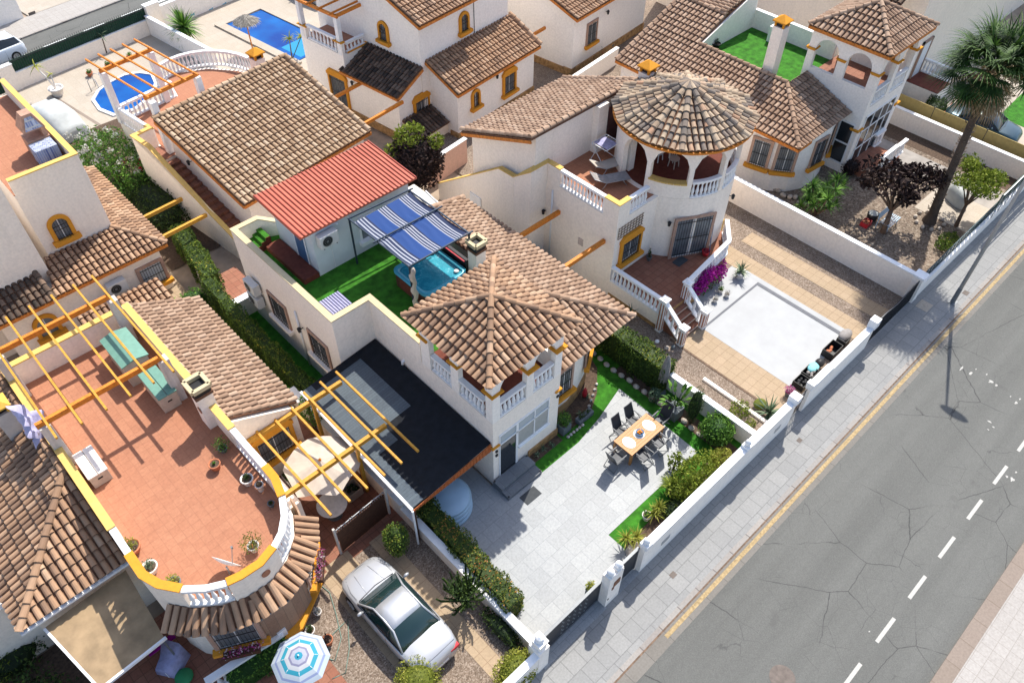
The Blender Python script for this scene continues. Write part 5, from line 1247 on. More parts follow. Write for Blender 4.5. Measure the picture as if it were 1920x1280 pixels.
window(Gv, (4.05, 32.0, 4.3), (0, -1), .62, 1.0, 'ochre', arch=True, grille=True)
window(Gv, (6.35, 30.4, 1.2), (0, -1), 1.0, 1.1, 'brick', pane=SHUTTER)
window(Gv, (1.5, 30.4, 1.3), (0, -1), .7, .95, 'ochre', arch=True, grille=False)
ac_unit(Gv, (4.7, 30.4, 1.7), (0, -1))
roof(Gv, [[(-.3, 25.35, .9), (3.6, 25.35, .9), (3.6, 30.3, 1.1), (-.3, 30.3, 1.1)]] if False else [[(2.6, 27.3, 1.0), (6.3, 27.3, 1.0), (6.3, 29.6, 1.6), (2.6, 29.6, 1.6)]], [], ROOFM, .245, .36, name='porch_roof')
mb = MB(); mb.box(2.7, 6.2, 27.5, 30.3, -.05, .95); mb.build('porch_wall', WALLY, Gv)
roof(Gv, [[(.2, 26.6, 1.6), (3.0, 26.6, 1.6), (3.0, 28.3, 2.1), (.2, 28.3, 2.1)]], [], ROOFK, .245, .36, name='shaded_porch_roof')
# barbecue
bq = thing('barbecue', 'brick and blue tiled barbecue with chimney hood on the left roof terrace', 'barbecue', (5.3, 34.5, 6.38)); mb = MB()
mb.box(4.75, 5.65, 34.0, 34.9, 6.38, 7.2); mb.build('base', mat('barbecue_brick', (.42, .25, .18), .85, var=.2), bq)
mb = MB(); i = mb.add([(4.75, 34.0, 7.6), (5.65, 34.0, 7.6), (5.65, 34.9, 7.6), (4.75, 34.9, 7.6), (5.0, 34.2, 8.25), (5.4, 34.2, 8.25), (5.4, 34.7, 8.25), (5.0, 34.7, 8.25)])
for f in ((3, 2, 1, 0), (4, 5, 6, 7), (0, 1, 5, 4), (1, 2, 6, 5), (2, 3, 7, 6), (3, 0, 4, 7)): mb.face([i+k for k in f])
mb.box(5.45, 5.62, 34.05, 34.85, 7.2, 7.6); mb.build('hood', MATS['barbecue_brick'], bq)
mb = MB(); mb.poly([(4.85, 33.985, 7.66), (5.55, 33.985, 7.66), (5.34, 34.155, 8.15), (5.06, 34.155, 8.15)]); mb.build('hood_tiles', TILEB, bq); mb = MB(); mb.box(4.7, 5.6, 33.2, 33.95, 6.4, 7.15); mb.build('tile_panel', TILEB, bq)
mb = MB(); mb.box(3.4, 5.7, 32.25, 32.75, 6.4, 6.75); o = mb.build('tiled_counter', TILEB, bq)

# ======== back row (turned frame): villa with pool terrace and outside stair
def UV(u, v, z=0): return MUV @ Vector((u, v, z))
Hv = thing('villa', 'low villa with large tiled shed roof, outside stair and rounded pool terrace at the top', 'house', UV(18, 31))
M = MUV
mb = MB(M); mb.prism([(15.0, 28.5), (22.4, 28.5), (22.4, 34.2), (15.0, 34.2)], -.05, [2.95, 2.95, 4.85, 4.85])
ta = [(14.8, 34.2), (22.6, 34.2), (22.7, 36.6), (22.2, 38.6), (21.2, 40.2), (19.8, 41.1), (19.0, 41.2), (18.2, 38.9), (14.8, 38.9)]
mb.prism(ta, -.05, 2.9); mb.build('wall', WALL, Hv)
mb = MB(M); mb.prism([(15.0, 34.3), (22.5, 34.3), (22.55, 36.6), (22.05, 38.5), (21.1, 40.0), (19.7, 40.9), (19.1, 41.0), (18.3, 38.8), (15.0, 38.75)], 2.9, 2.93); mb.build('terrace_floor', TERRA, Hv)
roof(Hv, [[(14.6, 28.15, 3.02), (22.7, 28.15, 3.02), (22.7, 34.35, 5.03), (14.6, 34.35, 5.03)]], [((22.62, 28.2, 3.05), (22.62, 34.3, 5.05)), ((14.6, 34.32, 5.03), (22.7, 34.32, 5.03))], tinted('light_clay_barrel_tile', [(0, (.32, .21, .13)), (.5, (.42, .29, .185)), (.85, (.48, .345, .23)), (1, (.51, .385, .27))], .85, .15, 3.5, .2, .15), .26, .36, name='main_roof', M=M, trim=[((14.6, 28.15, 2.97), (22.7, 28.15, 2.97)), ((14.58, 28.15, 2.97), (14.58, 34.3, 4.98))])
# stair
mb = MB(M)
mb.prism([(13.78, 27.3), (13.95, 27.3), (13.95, 30.3), (13.95, 34.2), (13.95, 35.6), (13.78, 35.6), (13.78, 34.2), (13.78, 30.3)], -.05, [.75, .75, 2.05, 3.95, 3.98, 3.98, 3.95, 2.05]); mb.box(13.95, 14.85, 35.45, 35.6, -.05, 3.95)
mb.box(13.95, 15.0, 34.2, 35.45, -.05, 2.9); mb.build('stair_wall', WALL, Hv)
mb = MB(M); mb.beam((13.865, 27.3, .78), (13.865, 30.3, 2.09), .24, .07); mb.beam((13.865, 30.3, 2.09), (13.865, 34.2, 3.99), .24, .07); mb.beam((13.865, 34.15, 3.99), (13.865, 35.65, 4.01), .24, .07); mb.beam((13.8, 35.53, 4.0), (14.9, 35.53, 4.0), .24, .07); mb.build('coping', OCHREP, Hv)
mb = MB(M); N = 18
for k in range(N): mb.box(13.96, 14.98, 34.2-(k+1)*.37, 34.2-k*.37, -.05, 2.9-.155*(k+1))
mb.box(13.96, 14.98, 34.2, 35.4, 2.9, 2.93); mb.build('stairs', TERRAD, Hv)
parapet(Hv, [(14.9, 35.6), (14.9, 36.2)], 2.9, 3.8, M=M, m=WALLW, cm=OCHREP)
balustrade(Hv, [(14.9, 36.2), (14.9, 38.6)], 2.92, .92, n=12, M=M); balustrade(Hv, [(15.1, 38.8), (18.2, 38.85)], 2.92, .92, n=12, M=M)
arcb = [(18.2, 38.85)]+[(19.45+2.9*math.cos(math.radians(a))+.15, 37.7+3.3*math.sin(math.radians(a))) for a in range(118, -12, -13)]
balustrade(Hv, arcb[1:], 2.92, .92, M=M, pitch=.24)
sconce(Hv, tuple((14.98, 32.7, 3.2)), (-1, 0), M=M)
sconce(Hv, (17.4, 28.48, 2.3), (0, -1), M=M)
chimney(Hv, 22.0, 36.1, 2.9, 4.6, .6, 'cap', M=M)
Ph = thing('pergola', 'orange pergola with white posts on the rounded terrace above the small oval pool', 'pergola', UV(16, 37, 2.9))
for (u, v) in ((14.9, 38.8), (17.6, 38.8), (14.95, 34.55), (17.7, 34.9)):
    mb = MB(M); mb.box(u-.15, u+.15, v-.15, v+.15, 2.93, 5.75); mb.build('post', WHITEP, Ph)
for v in (38.85, 34.95):
    mb = MB(M); mb.beam((14.8, v, 5.83), (17.8, v, 5.83), .12, .18); mb.build('beam', BEAMW, Ph)
for k in range(5):
    mb = MB(M); u = 14.9+k*.69; mb.beam((u, 34.6, 5.96), (u, 40.2, 5.96), .07, .09); mb.build('rafter', BEAMW, Ph)
for v in (32.4, 29.2):
    mb = MB(M); mb.beam((22.7, v, 2.75), (26.05, v, 2.75), .14, .17); tag(mb.build('tie_beam', BEAMW), 'orange beam between the large shed roof and the tall white villa, '+('below the barred ochre window' if v > 30 else 'at the corner of the dark tiled wing'), 'beam', 'orange beams in the back alley')
for (a, b, l) in (((265, 411, 2.5), (341, 373, 2.2), 'upper of the two orange beams above the flowering oleander'), ((303, 446, 2.5), (387, 403, 2.0), 'lower of the two orange beams, starting at the tip of the tiled eave')):
    p, q = G(*a), G(*b); mb = MB(); mb.beam(p, q, .14, .17); tag(mb.build('tie_beam', BEAMY), l, 'beam', 'orange beams beside the oleander')

# ======== tall white villa
Iv = thing('villa', 'tall white villa with ochre window surrounds and three roof levels at the top centre', 'house', UV(30, 31))
mb = MB(M); mb.prism([(27.95, 29.5), (35.4, 29.5), (35.4, 38), (27.95, 38)], -.05, [6.55, 6.55, 9.0, 9.0])
mb.prism([(28.5, 27.4), (35.4, 27.4), (35.4, 29.5), (28.5, 29.5)], -.05, [2.95, 2.95, 3.95, 3.95])
mb.prism([(26.05, 29.6), (27.95, 29.6), (27.95, 33.8), (26.05, 33.8)], -.05, [2.95, 3.75, 3.75, 2.95]); mb.box(26.05, 27.95, 33.8, 37.4, -.05, 3.85)
mb.box(26.05, 26.25, 33.8, 34.2, 3.85, 4.6); mb.box(26.05, 26.3, 36.9, 37.4, 3.85, 4.6); mb.build('wall', WALLW, Iv)
mb = MB(M); mb.box(25.98, 26.6, 29.53, 34, -.05, .5); mb.box(28.42, 35.42, 27.33, 28, -.05, .3); mb.build('stone_plinth', STONE, Iv)
roof(Iv, [[(27.6, 29.05, 6.5), (32.6, 29.05, 6.5), (32.6, 37, 9.6), (27.6, 37, 9.6)]], [], ROOFM, .26, .36, name='upper_roof', M=M, trim=[((27.6, 29.05, 6.47), (32.6, 29.05, 6.47)), ((27.6, 29.05, 6.47), (27.6, 37, 9.57))])
roof(Iv, [[(28.25, 27.1, 3.0), (35.65, 27.1, 3.0), (35.65, 29.52, 4.15), (28.25, 29.52, 4.15)]], [((35.6, 27.1, 3.03), (35.6, 29.5, 4.18))], ROOFM, .26, .36, name='lower_roof', M=M, trim=[((28.25, 27.1, 2.95), (35.65, 27.1, 2.95)), ((28.25, 27.1, 2.97), (28.25, 29.5, 4.12))])
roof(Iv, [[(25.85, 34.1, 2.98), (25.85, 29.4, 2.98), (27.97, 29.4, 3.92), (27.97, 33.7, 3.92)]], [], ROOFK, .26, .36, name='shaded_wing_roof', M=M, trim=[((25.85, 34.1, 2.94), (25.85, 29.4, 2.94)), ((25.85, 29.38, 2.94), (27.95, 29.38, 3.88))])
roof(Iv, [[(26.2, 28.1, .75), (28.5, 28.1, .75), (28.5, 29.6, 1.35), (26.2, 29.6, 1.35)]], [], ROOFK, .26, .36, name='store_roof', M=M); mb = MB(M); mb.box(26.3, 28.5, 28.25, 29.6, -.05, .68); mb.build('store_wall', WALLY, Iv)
mb = MB(M); mb.box(26.2, 27.95, 33.9, 37.3, 3.85, 3.88); mb.build('balcony_floor', TERRA, Iv)
for (u, v) in ((26.15, 34.0), (26.15, 37.2)):
    mb = MB(M); mb.box(u-.13, u+.13, v-.13, v+.13, 3.85, 6.0); mb.build('post', WHITEP, Iv)
for a, b in (((26.1, 37.35), (26.1, 33.85)), ((26.1, 34.0), (28.2, 34.0)), ((26.1, 37.2), (28.2, 37.2))):
    mb = MB(M); mb.beam((*a, 6.06), (*b, 6.06), .14, .16); mb.build('pergola_beam', BEAMW, Iv)
for k in range(4):
    mb = MB(M); v = 34.2+k*.95; mb.beam((25.8, v, 6.2), (28.0, v, 6.2), .07, .1); mb.build('pergola_rafter', BEAMW, Iv)
balustrade(Iv, [(26.15, 36.8), (26.15, 34.3)], 3.88, .85, n=8, M=M); balustrade(Iv, [(26.4, 33.9), (27.8, 33.9)], 3.88, .6, n=5, M=M)
mb = MB(M); mb.beam((26.1, 33.7, 4.62), (26.1, 34.4, 4.62), .3, .05); mb.beam((26.1, 36.7, 4.62), (26.1, 37.5, 4.62), .3, .05); mb.beam((26.4, 33.88, 3.9), (28.0, 33.88, 3.9), .2, .1); mb.build('ledge', OCHRE, Iv)
def winI(px0, py0, U=None, V=None, w_=1, h=1.2, **k):
    p = W(px0, py0, U=U, V=V); n = (-1, 0) if U is not None else (0, -1)
    return window(Iv, tuple(p), n, w_, h, 'ochre', M=M, **k)
winI(720, 60, U=27.95, w_=.5, h=.95, arch=True); winI(869, 42, V=29.5, w_=.5, h=.95, arch=True)
winI(891, 185, V=27.4, w_=.42, h=.9, arch=True); winI(954, 155, V=27.4, w_=.9, h=1.15); winI(790, 202, V=29.6, w_=.95, h=1.1); winI(638, 172, U=26.05, w_=1.3, h=1.9)
window(Iv, (35.4, 31.2, 5.0), (1, 0), .5, .9, 'ochre', M=M, arch=True)
p = W(928, 142, V=27.4); sconce(Iv, tuple(p), (0, -1), M=M); p = W(664, 154, U=26.05); sconce(Iv, tuple(p), (-1, 0), M=M)
mb = MB(M); p = W(885, 40, V=29.5); mb.tube([(p.x+.15, 29.47, 4.1), (p.x+.15, 29.47, 7.2)], .02, 5); mb.build('cable', BLACK, Iv)
mb = MB(M); mb.beam((35.4, 28.6, 2.7), (38, 28.6, 2.7), .14, .17); tag(mb.build('tie_beam', BEAMW), 'orange beam at the right corner of the tall white villa, running to the next house', 'beam', 'orange beams in the back alley')
mb = MB(M); mb.beam((35.4, 31.6, 4.4), (37.5, 31.6, 4.4), .14, .17); tag(mb.build('tie_beam', BEAMW), 'short orange beam behind the ridge of the tall white villa', 'beam', 'orange beams in the back alley')

# ======== house at top between
Jv = thing('villa', 'white house with stone foot and one barred window at the top right of centre', 'house', UV(42, 31))
mb = MB(M); mb.prism([(38.3, 26.6), (46.6, 26.6), (46.6, 40), (38.3, 40)], -.05, [4.05, 4.05, 8.5, 8.5]); mb.build('wall', WALLW, Jv)
mb = MB(M); mb.box(38.22, 46.65, 26.53, 27.2, -.05, .5); mb.box(38.22, 39, 27.2, 33, -.05, .45); mb.build('stone_plinth', STONE, Jv)
roof(Jv, [[(38.0, 26.2, 4.0), (47.0, 26.2, 4.0), (47.0, 36, 7.4), (38.0, 36, 7.4)]], [], ROOFM, .26, .36, name='roof', M=M, trim=[((38.0, 26.2, 3.96), (47.0, 26.2, 3.96)), ((38.0, 26.2, 3.97), (38.0, 36, 7.37))])
p = W(1109, 62, V=26.6); window(Jv, tuple(p), (0, -1), .9, 1.3, 'brick', M=M); p = W(1136, 22, V=26.6); sconce(Jv, tuple(p), (0, -1), M=M)

# pools, upper fence and walls
pl = thing('swimming_pool', 'small oval pool with white rim beside the balustrade, crossed by the orange pergola', 'pool', UV(17.8, 45.0))
el = [uvG(*p) for p in ((178, 188), (190, 205), (215, 215), (252, 205), (285, 178), (290, 158), (283, 142), (262, 139), (235, 143), (205, 158), (187, 172))]
cx = sum(e.x for e in el)/len(el); cy = sum(e.y for e in el)/len(el)
mb = MB(M); mb.prism([(cx+(e.x-cx)*1.0, cy+(e.y-cy)*1.0) for e in el], -.3, .03); mb.build('water', WATER, pl)
rim = MB(M); n = len(el)
for k in range(n):
    a, b = el[k], el[(k+1) % n]; o1 = [(cx+(e.x-cx)*f, cy+(e.y-cy)*f) for f in (1.0, 1.1) for e in (a, b)]
    rim.prism([o1[0], o1[1], o1[3], o1[2]], -.02, .09)
rim.build('rim', WHITEP, pl)
lad = MB(M)
for k in (0, .4):
    p = uvG(172+k*20, 172-k*25); lad.tube([(p.x, p.y, 0), (p.x, p.y, .7), (p.x+.15, p.y-.1, .85), (p.x+.4, p.y-.15, .7), (p.x+.45, p.y-.15, 0)], .025, 6)
lad.build('ladder', STEEL, pl, True)
p2 = thing('swimming_pool', 'large rectangular blue pool at the top of the picture', 'pool', UV(31, 47))
q = [uvG(*p) for p in ((425, 45), (497, 20), (592, 62), (582, 95), (520, 105))]
mb = MB(M); mb.prism([(28.3, 49.1), (31.3, 49.0), (31.0, 41.4), (28.0, 41.4)], -.3, .05); mb.build('water', WATER, p2)
mb = MB(M); mb.box(28.6, 31.0, 41.6, 43.6, .051, .055); mb.build('shallow_water', WATERL, p2)
rim = MB(M)
for b in ((27.6, 28.2, 41.0, 49.6), (31.2, 31.8, 41.0, 49.6), (28.2, 31.2, 49.1, 49.6)): rim.box(*b, -.02, .12)
rim.build('rim', CREAMP2, p2)
f = thing('fence', 'green screened fence with iron spikes on the wall along the upper street', 'fence', UV(19, 52.0)); mb = MB(M); mb.box(14.9, 24.2, 51.98, 52.02, 1.0, 1.75); mb.build('screen', GNET, f)
mb = MB(M)
for k in range(63): mb.beam((14.95+k*.148, 51.95, .9), (14.95+k*.148, 51.95, 1.95), .02, .02)
mb.beam((14.9, 51.95, 1.7), (24.2, 51.95, 1.7), .03, .03); mb.build('bars', DARKM, f)
wall('boundary_wall', 'cream wall under the green fence by the small pool', [(14.0, 24.2, 51.85, 52.05, -.05, 1.0), (14.0, 14.9, 51.8, 52.1, -.05, 1.6), (24.2, 25.2, 51.7, 52.1, -.05, 1.9)], m=WALL, coping=True, M=M)
wall('boundary_wall', 'white wall painted with small blue fish beside the large pool', [(25.2, 34.0, 51.85, 52.05, -.05, 1.5)], m=WALLW, coping=True, M=M)
fsh = MB(M)
for px, py in ((375, 42), (395, 18), (420, 8), (438, 5), (450, 12), (360, 28)):
    p = W(px, py, V=51.85); fsh.box(p.x-.13, p.x+.13, 51.835, 51.848, p.z-.04, p.z+.04); fsh.box(p.x+.1, p.x+.2, 51.835, 51.847, p.z-.08, p.z+.08)
tag(fsh.build('wall_painting', mat('light_blue_paint', (.25, .5, .6), .7)), 'small blue fish figures fixed on the white wall by the large pool', 'wall decoration')
wall('garden_wall', 'white wall stepping down between the two pools', [(24.0, 24.2, 44.5, 51.8, -.05, 1.3)], m=WALLW, coping=True, M=M)
gt = thing('driveway_gate', 'dark green spiked double gate at the upper street behind the covered car', 'gate', UV(12, 52)); mb = MB(M); mb.prism([(8.0, 51.95), (14.0, 51.95), (14.0, 52.0), (8.0, 52.0)], .1, [1.5, 1.95, 1.95, 1.5]); mb.build('screen', GNET, gt)
mb = MB(M)
for k in range(40): mb.beam((8.05+k*.15, 51.9, .1), (8.05+k*.15, 51.9, 1.75+.4*math.sin(k/39*2.6)), .025, .025)
mb.build('bars', DARKM, gt)
mb = MB(M); mb.box(-30, 19.6, 60.6, 60.8, -.05, 2.0); t = thing('boundary_wall', 'pale grey wall across the upper street with a small vent', 'wall', UV(5, 60.6)); mb.build('wall_body', WALLW, t); mb = MB(M); p = W(61, 28, V=60.6); mb.box(p.x-.25, p.x+.25, 60.58, 60.6, p.z-.2, p.z+.2); mb.build('vent_grille', IRON, t); mb = MB(M); mb.box(-30, 19.7, 60.55, 60.85, 2.0, 2.06); mb.build('coping', WHITEP, t)
# alley walls behind
wall('garden_wall', 'low cream wall in the alley below the tall white villa', [(22.9, 23.1, 25.5, 33, -.05, 1.0)], m=WALLY, coping=True, M=M)
wall('garden_wall', 'pinkish wall end behind the dark leaved bush', [(24.0, 27.0, 25.4, 25.6, -.05, 1.5)], m=stucco('pink_stucco', (.62, .40, .32)), coping=True, cm=WHITEP, M=M)
wall('garden_wall', 'cream wall across the gravel yard behind the round tower villa', [(34.6, 41.5, 25.2, 25.4, -.05, 1.1)], m=WALLW, coping=True, M=M)
wall('garden_wall', 'cream garden wall at the very top between two villas', [(46.8, 60, 31.0, 31.2, -.05, 1.4)], m=WALLW, coping=True, M=M)
# left alley walls beside the stair
t = thing('garden_wall', 'low white walled landing with terracotta top between the two hedges', 'wall', (9.0, 26.8, 0)); mb = MB(); mb.box(7.9, 9.6, 26.3, 26.5, -.05, 1.0); mb.box(8.0, 8.2, 26.5, 29.6, -.05, 1.0); mb.build('wall_body', WALLY, t); mb = MB(); mb.box(7.9, 9.7, 26.25, 26.6, 1.0, 1.06); mb.build('coping', WHITEP, t)
mb = MB(); mb.box(8.2, 9.6, 26.5, 29.0, .2, .6); mb.build('landing', TERRAD, t)

# ------------------------------------------------------------------ vehicles
def loft(mb, secs, closed_ends=True, mirror=True):
    """secs: list of (x, [(y, z), ...]) half sections from sill to centre line; mirrored"""
    idx = []
    for x, h in secs:
        full = [(y, z) for y, z in h]+[(-y, z) for y, z in h[::-1][1 if abs(h[-1][0]) < 1e-6 else 0:]]
        idx.append(mb.add([(x, y, z) for y, z in full])); n = len(full)
    for k in range(len(secs)-1):
        for j in range(n-1): mb.face((idx[k]+j, idx[k]+j+1, idx[k+1]+j+1, idx[k+1]+j))
    if closed_ends: mb.face([idx[0]+j for j in range(n)][::-1]); mb.face([idx[-1]+j for j in range(n)])
def wheel(root, x, y, r=.31, w_=.2):
    mb = MB(); s = 1 if y > 0 else -1; n = 22
    def disc(rr, y0, y1, m0):
        i = m0.add([(x+rr*math.cos(2*PI*j/n), y0, r+rr*math.sin(2*PI*j/n)) for j in range(n)]+[(x+rr*math.cos(2*PI*j/n), y1, r+rr*math.sin(2*PI*j/n)) for j in range(n)])
        for j in range(n): j2 = (j+1) % n; m0.face((i+j, i+j2, i+n+j2, i+n+j))
        m0.face([i+j for j in range(n)]); m0.face([i+n+j for j in range(n)][::-1])
    disc(r, y-s*w_/2, y+s*w_/2, mb); o = mb.build('wheel', RUBBER, root); o2 = MB(); disc(r*.64, y+s*w_*.3, y+s*(w_/2+.012), o2)
    for k in range(5):
        a = 2*PI*k/5; o2.beam((x, y+s*(w_/2+.02), r), (x+r*.6*math.cos(a), y+s*(w_/2+.02), r+r*.6*math.sin(a)), .02, .05)
    o2.build('rim', STEEL, o)
def build_car(name, label, paint, glass, L=4.5, Wd=1.75, kind='coupe', group=None):
    t = prop(name, label, 'car', group); hw = Wd/2; mb = MB()
    def sec(x, w_, zs, zb, zt, cr):                     # sill, belt, top, crown
        return (x, [(w_*.90, zs), (w_*.985, zs+.12), (w_, (zs+zb)/2), (w_*.985, zb-.06), (w_*.93, zb), (w_*.78, zt-.015), (w_*.5, zt+cr*.6), (0, zt+cr)])
    l = L/2
    if kind == 'coupe':
        S = [sec(-l, hw*.70, .30, .52, .60, .0), sec(-l+.05, hw*.80, .24, .60, .74, .01), sec(-l+.18, hw*.88, .20, .78, .86, .015), sec(-l+.5, hw*.96, .18, .86, .90, .02), sec(-l+1.0, hw, .17, .88, .91, .02), sec(-.3, hw, .17, .88, .90, .0), sec(.5, hw, .17, .87, .89, .0), sec(.95, hw, .17, .85, .87, .02), sec(l-.75, hw*.98, .18, .79, .81, .03), sec(l-.32, hw*.92, .2, .70, .73, .03), sec(l-.12, hw*.80, .22, .60, .66, .02), sec(l, hw*.62, .28, .48, .54, .0)]
        rf = [(-1.30, .62, .90), (-.66, .60, 1.25), (-.45, .60, 1.285), (0, .60, 1.31), (.38, .60, 1.26), (1.05, .68, .87)]
        gl0, gl1 = -1.2, 1.0
    else:
        S = [sec(-l, hw*.80, .30, .80, .86, .0), sec(-l+.06, hw*.9, .24, .95, .98, .01), sec(-l+.3, hw*.98, .2, .98, 1.0, .0), sec(-.5, hw, .18, .98, 1.0, .0), sec(.5, hw, .18, .95, .97, .0), sec(.9, hw*.99, .18, .90, .92, .03), sec(l-.3, hw*.93, .2, .80, .84, .04), sec(l-.08, hw*.82, .24, .62, .68, .02), sec(l, hw*.66, .3, .5, .56, 0)]
        rf = [(-l+.12, .62, .99), (-l+.38, .60, 1.42), (-.7, .60, 1.48), (.1, .60, 1.47), (.35, .60, 1.42), (1.0, .70, .92)]
    loft(mb, S); mb.build('body', paint, t, True, bevel=0)
    # greenhouse: glass hull, then roof panel and pillars of painted metal on top
    g = MB(); n = len(rf); k_ = hw/.875
    i = [g.add([(x, -w_*k_*(1.0 if z > 1.0 else 1.18), z), (x, w_*k_*(1.0 if z > 1.0 else 1.18), z)]) for x, w_, z in rf]
    hull = []
    for x, w_, z in rf[1:-1]:
        hull.append((x, [(hw*.93, .86), (w_*k_*1.02, z-.06), (w_*k_*.9, z), (0, z+.025)]))
    hull = [(rf[0][0], [(hw*.90, .86), (hw*.86, .875), (hw*.8, .885), (0, rf[0][2]+.01)])]+hull+[(rf[-1][0], [(hw*.92, .83), (hw*.88, .85), (hw*.8, .865), (0, rf[-1][2]+.02)])]
    loft(g, hull, True); g.build('glasshouse', glass, t, True)
    r = MB(); q = []
    for x, w_, z in rf[1:-1]: q.append((x+(.04 if x == rf[1][0] else 0)-(.03 if x == rf[-2][0] else 0), w_*k_*.93, z+.012))
    sx = [(x, [(w_, z-.025), (w_*.97, z), (w_*.6, z+.022), (0, z+.03)]) for x, w_, z in q]; loft(r, sx); r.build('roof_panel', paint, t, True)
    p = MB()
    for s in (-1, 1):
        a, b = rf[1], rf[-2]
        p.tube([(rf[0][0]+.02, s*hw*.88, .885), (a[0], s*a[1]*k_*.99, a[2]-.02), ((a[0]+b[0])/2, s*.585*k_, 1.275 if kind == 'coupe' else 1.46), (b[0], s*b[1]*k_*.99, b[2]-.02), (rf[-1][0], s*hw*.9, .865)], .035, 8)
    p.build('pillars', paint, t, True)
    for s in (-1, 1):
        m_ = MB(); m_.lathe((.68, s*(hw+.09), .93), [(.03, -.05), (.08, -.03), (.09, .03), (.04, .07)], 10, sx=.7, sy=1.2); m_.beam((.68, s*(hw-.05), .9), (.68, s*(hw+.05), .92), .05, .03); m_.build('wing_mirror', paint, t, True)
        d = MB(); d.beam((-.1, s*(hw+.008), .70), (.06, s*(hw+.008), .70), .02, .03); d.build('door_handle', paint, t)
        ln = MB()
        for xx in (-.55, .62): ln.beam((xx, s*(hw*1.0+.003), .28), (xx+.05, s*(hw*.985+.003), .84), .006, .012)
        ln.build('door_gap', BLACK, t)
        hl = MB(); hl.lathe((l-.25, s*hw*.64, .585), [(.02, -.07), (.12, -.04), (.135, .03), (.05, .075)], 12, sx=.9, sy=1.25); hl.build('headlight', mat('headlight_glass', (.55, .58, .6), .15) if 'headlight_glass' not in MATS else MATS['headlight_glass'], t, True)
        tl = MB(); tl.box(-l+.02, -l+.16, s*hw*.45, s*hw*.86, .56, .72); tl.build('tail_light', PLASR, t, bevel=.02)
    sl_ = MB()
    for s in (-1, 1):
        sl_.tube([(rf[0][0]+.03, s*hw*.905, .893), (-.3, s*hw*.945, .895), (rf[-1][0]-.05, s*hw*.93, .868)], .012, 5)
    zz = .90 if kind == 'coupe' else .93
    sl_.tube([(rf[-1][0]+.03, -hw*.8, .868), (rf[-1][0]+.10, 0, .885 if kind == 'coupe' else .93), (rf[-1][0]+.03, hw*.8, .868)], .014, 5)
    sl_.build('window_seal', BLACK, t)
    sh = MB(); sh.tube([(l-.16, -hw*.62, .665), (l-.12, 0, .69), (l-.16, hw*.62, .665)], .006, 4); sh.tube([(-l+.22, -hw*.8, .86), (-l+.20, 0, .892), (-l+.22, hw*.8, .86)], .006, 4)
    for s in (-1, 1): sh.tube([(rf[-1][0]+.12, s*hw*.84, .862 if kind == 'coupe' else .90), (l-.75, s*hw*.83, .80), (l-.25, s*hw*.66, .70)], .005, 4)
    sh.build('shut_line', BLACK, t)
    gr_ = MB(); gr_.box(l-.02, l+.006, -.3, .3, .40, .50); gr_.build('front_grille', BLACK, t)
    sb_ = MB(); sb_.box(-.55, -.15, -.5, -.1, .93, 1.12); sb_.box(-.55, -.15, .1, .5, .93, 1.12); sb_.build('seat', BEIGE, t)
    np_ = MB(); np_.box(-l-.012, -l+.02, -.26, .26, .42, .53); np_.build('number_plate', WHITEP, t)
    for x in (-l+.82, l-.85):
        for s in (-1, 1): wheel(t, x, s*(hw-.09))
    return t
cr = build_car('parked_car', 'silver coupe parked on the gravel drive between the rounded balcony and the hedge', CARS, GLASSG, 4.55, 1.78)
f0 = G(700, 1075, .6); f1 = G(825, 1215, .6)
place(cr, (4.78, 10.3, .0), math.radians(91))
hc = MB(); 
for s in (-1, 1): hc.tube([(1.95, s*.28, .762), (1.5, s*.33, .835), (1.02, s*.38, .875)], [.008, .013, .008], 6)
hc.build('bonnet_crease', CARS, cr, True, local=True)
hb = build_car('parked_car', 'small pale blue hatchback parked on the upper street at the left edge', CARW, GLASS, 3.7, 1.66, 'hatch')
p = UV(15.9, 58.4-1.6, 0); place(hb, G(-5, 118, 0), ANG+math.radians(180))
cb_ = build_car('parked_car', 'black car parked by the large pool at the top', CARB, GLASS, 4.3, 1.8, 'hatch'); place(cb_, G(572, 12, 0)+Vector((1.2, 1.0, 0)), ANG+math.radians(95))
ct = build_car('parked_car', 'dark teal car behind the khaki screen at the right', CART, GLASS, 4.3, 1.8, 'coupe'); place(ct, G(1850, 245, 0)+Vector((-.45, .3, 0)), math.radians(-84))
# covered cars
def covered_car(name, label, L=4.3, Wd=1.85):
    t = prop(name, label, 'covered car'); mb = MB(); l = L/2; hw = Wd/2; S = []
    prof = [(-l, .55, .78), (-l+.1, .75, .86), (-l+.5, .98, .95), (-l+1.0, 1.35, 1.0), (-.2, 1.48, 1.0), (.5, 1.40, 1.0), (1.1, 1.0, .98), (l-.4, .88, .93), (l-.1, .7, .84), (l, .4, .75)]
    for k in range(len(prof)-1):
        (x0, z0, w0), (x1, z1, w1) = prof[k], prof[k+1]
        for j in range(3):
            f = j/3; x = x0+(x1-x0)*f; z = z0+(z1-z0)*f; w_ = (w0+(w1-w0)*f)*hw
            r = .03*math.sin(x*9)
            S.append((x, [(w_*1.04+r*1.6, .04), (w_*1.02+r, .35), (w_*1.0, z*.55), (w_*.93, z*.78), (w_*.74, z*.97), (w_*.4, z+.01*math.sin(x*7)), (0, z+.02)]))
    S.append((l, [(prof[-1][2]*hw*1.04, .04), (.7, .2), (.68, .25), (.62, .3), (.5, .36), (.3, .39), (0, .4)]))
    loft(mb, S); mb.build('fabric_cover', COVER, t, True)
    for x in (-l+.8, l-.8):
        for s in (-1, 1): wheel(t, x, s*(hw-.12), .29)
    return t
cc = covered_car('covered_car', 'car under a silver fabric cover by the dark green gate, upper left'); place(cc, UV(14.6, 46.4, .0)+Vector((-.5, -.3, 0)), ANG+math.radians(92))
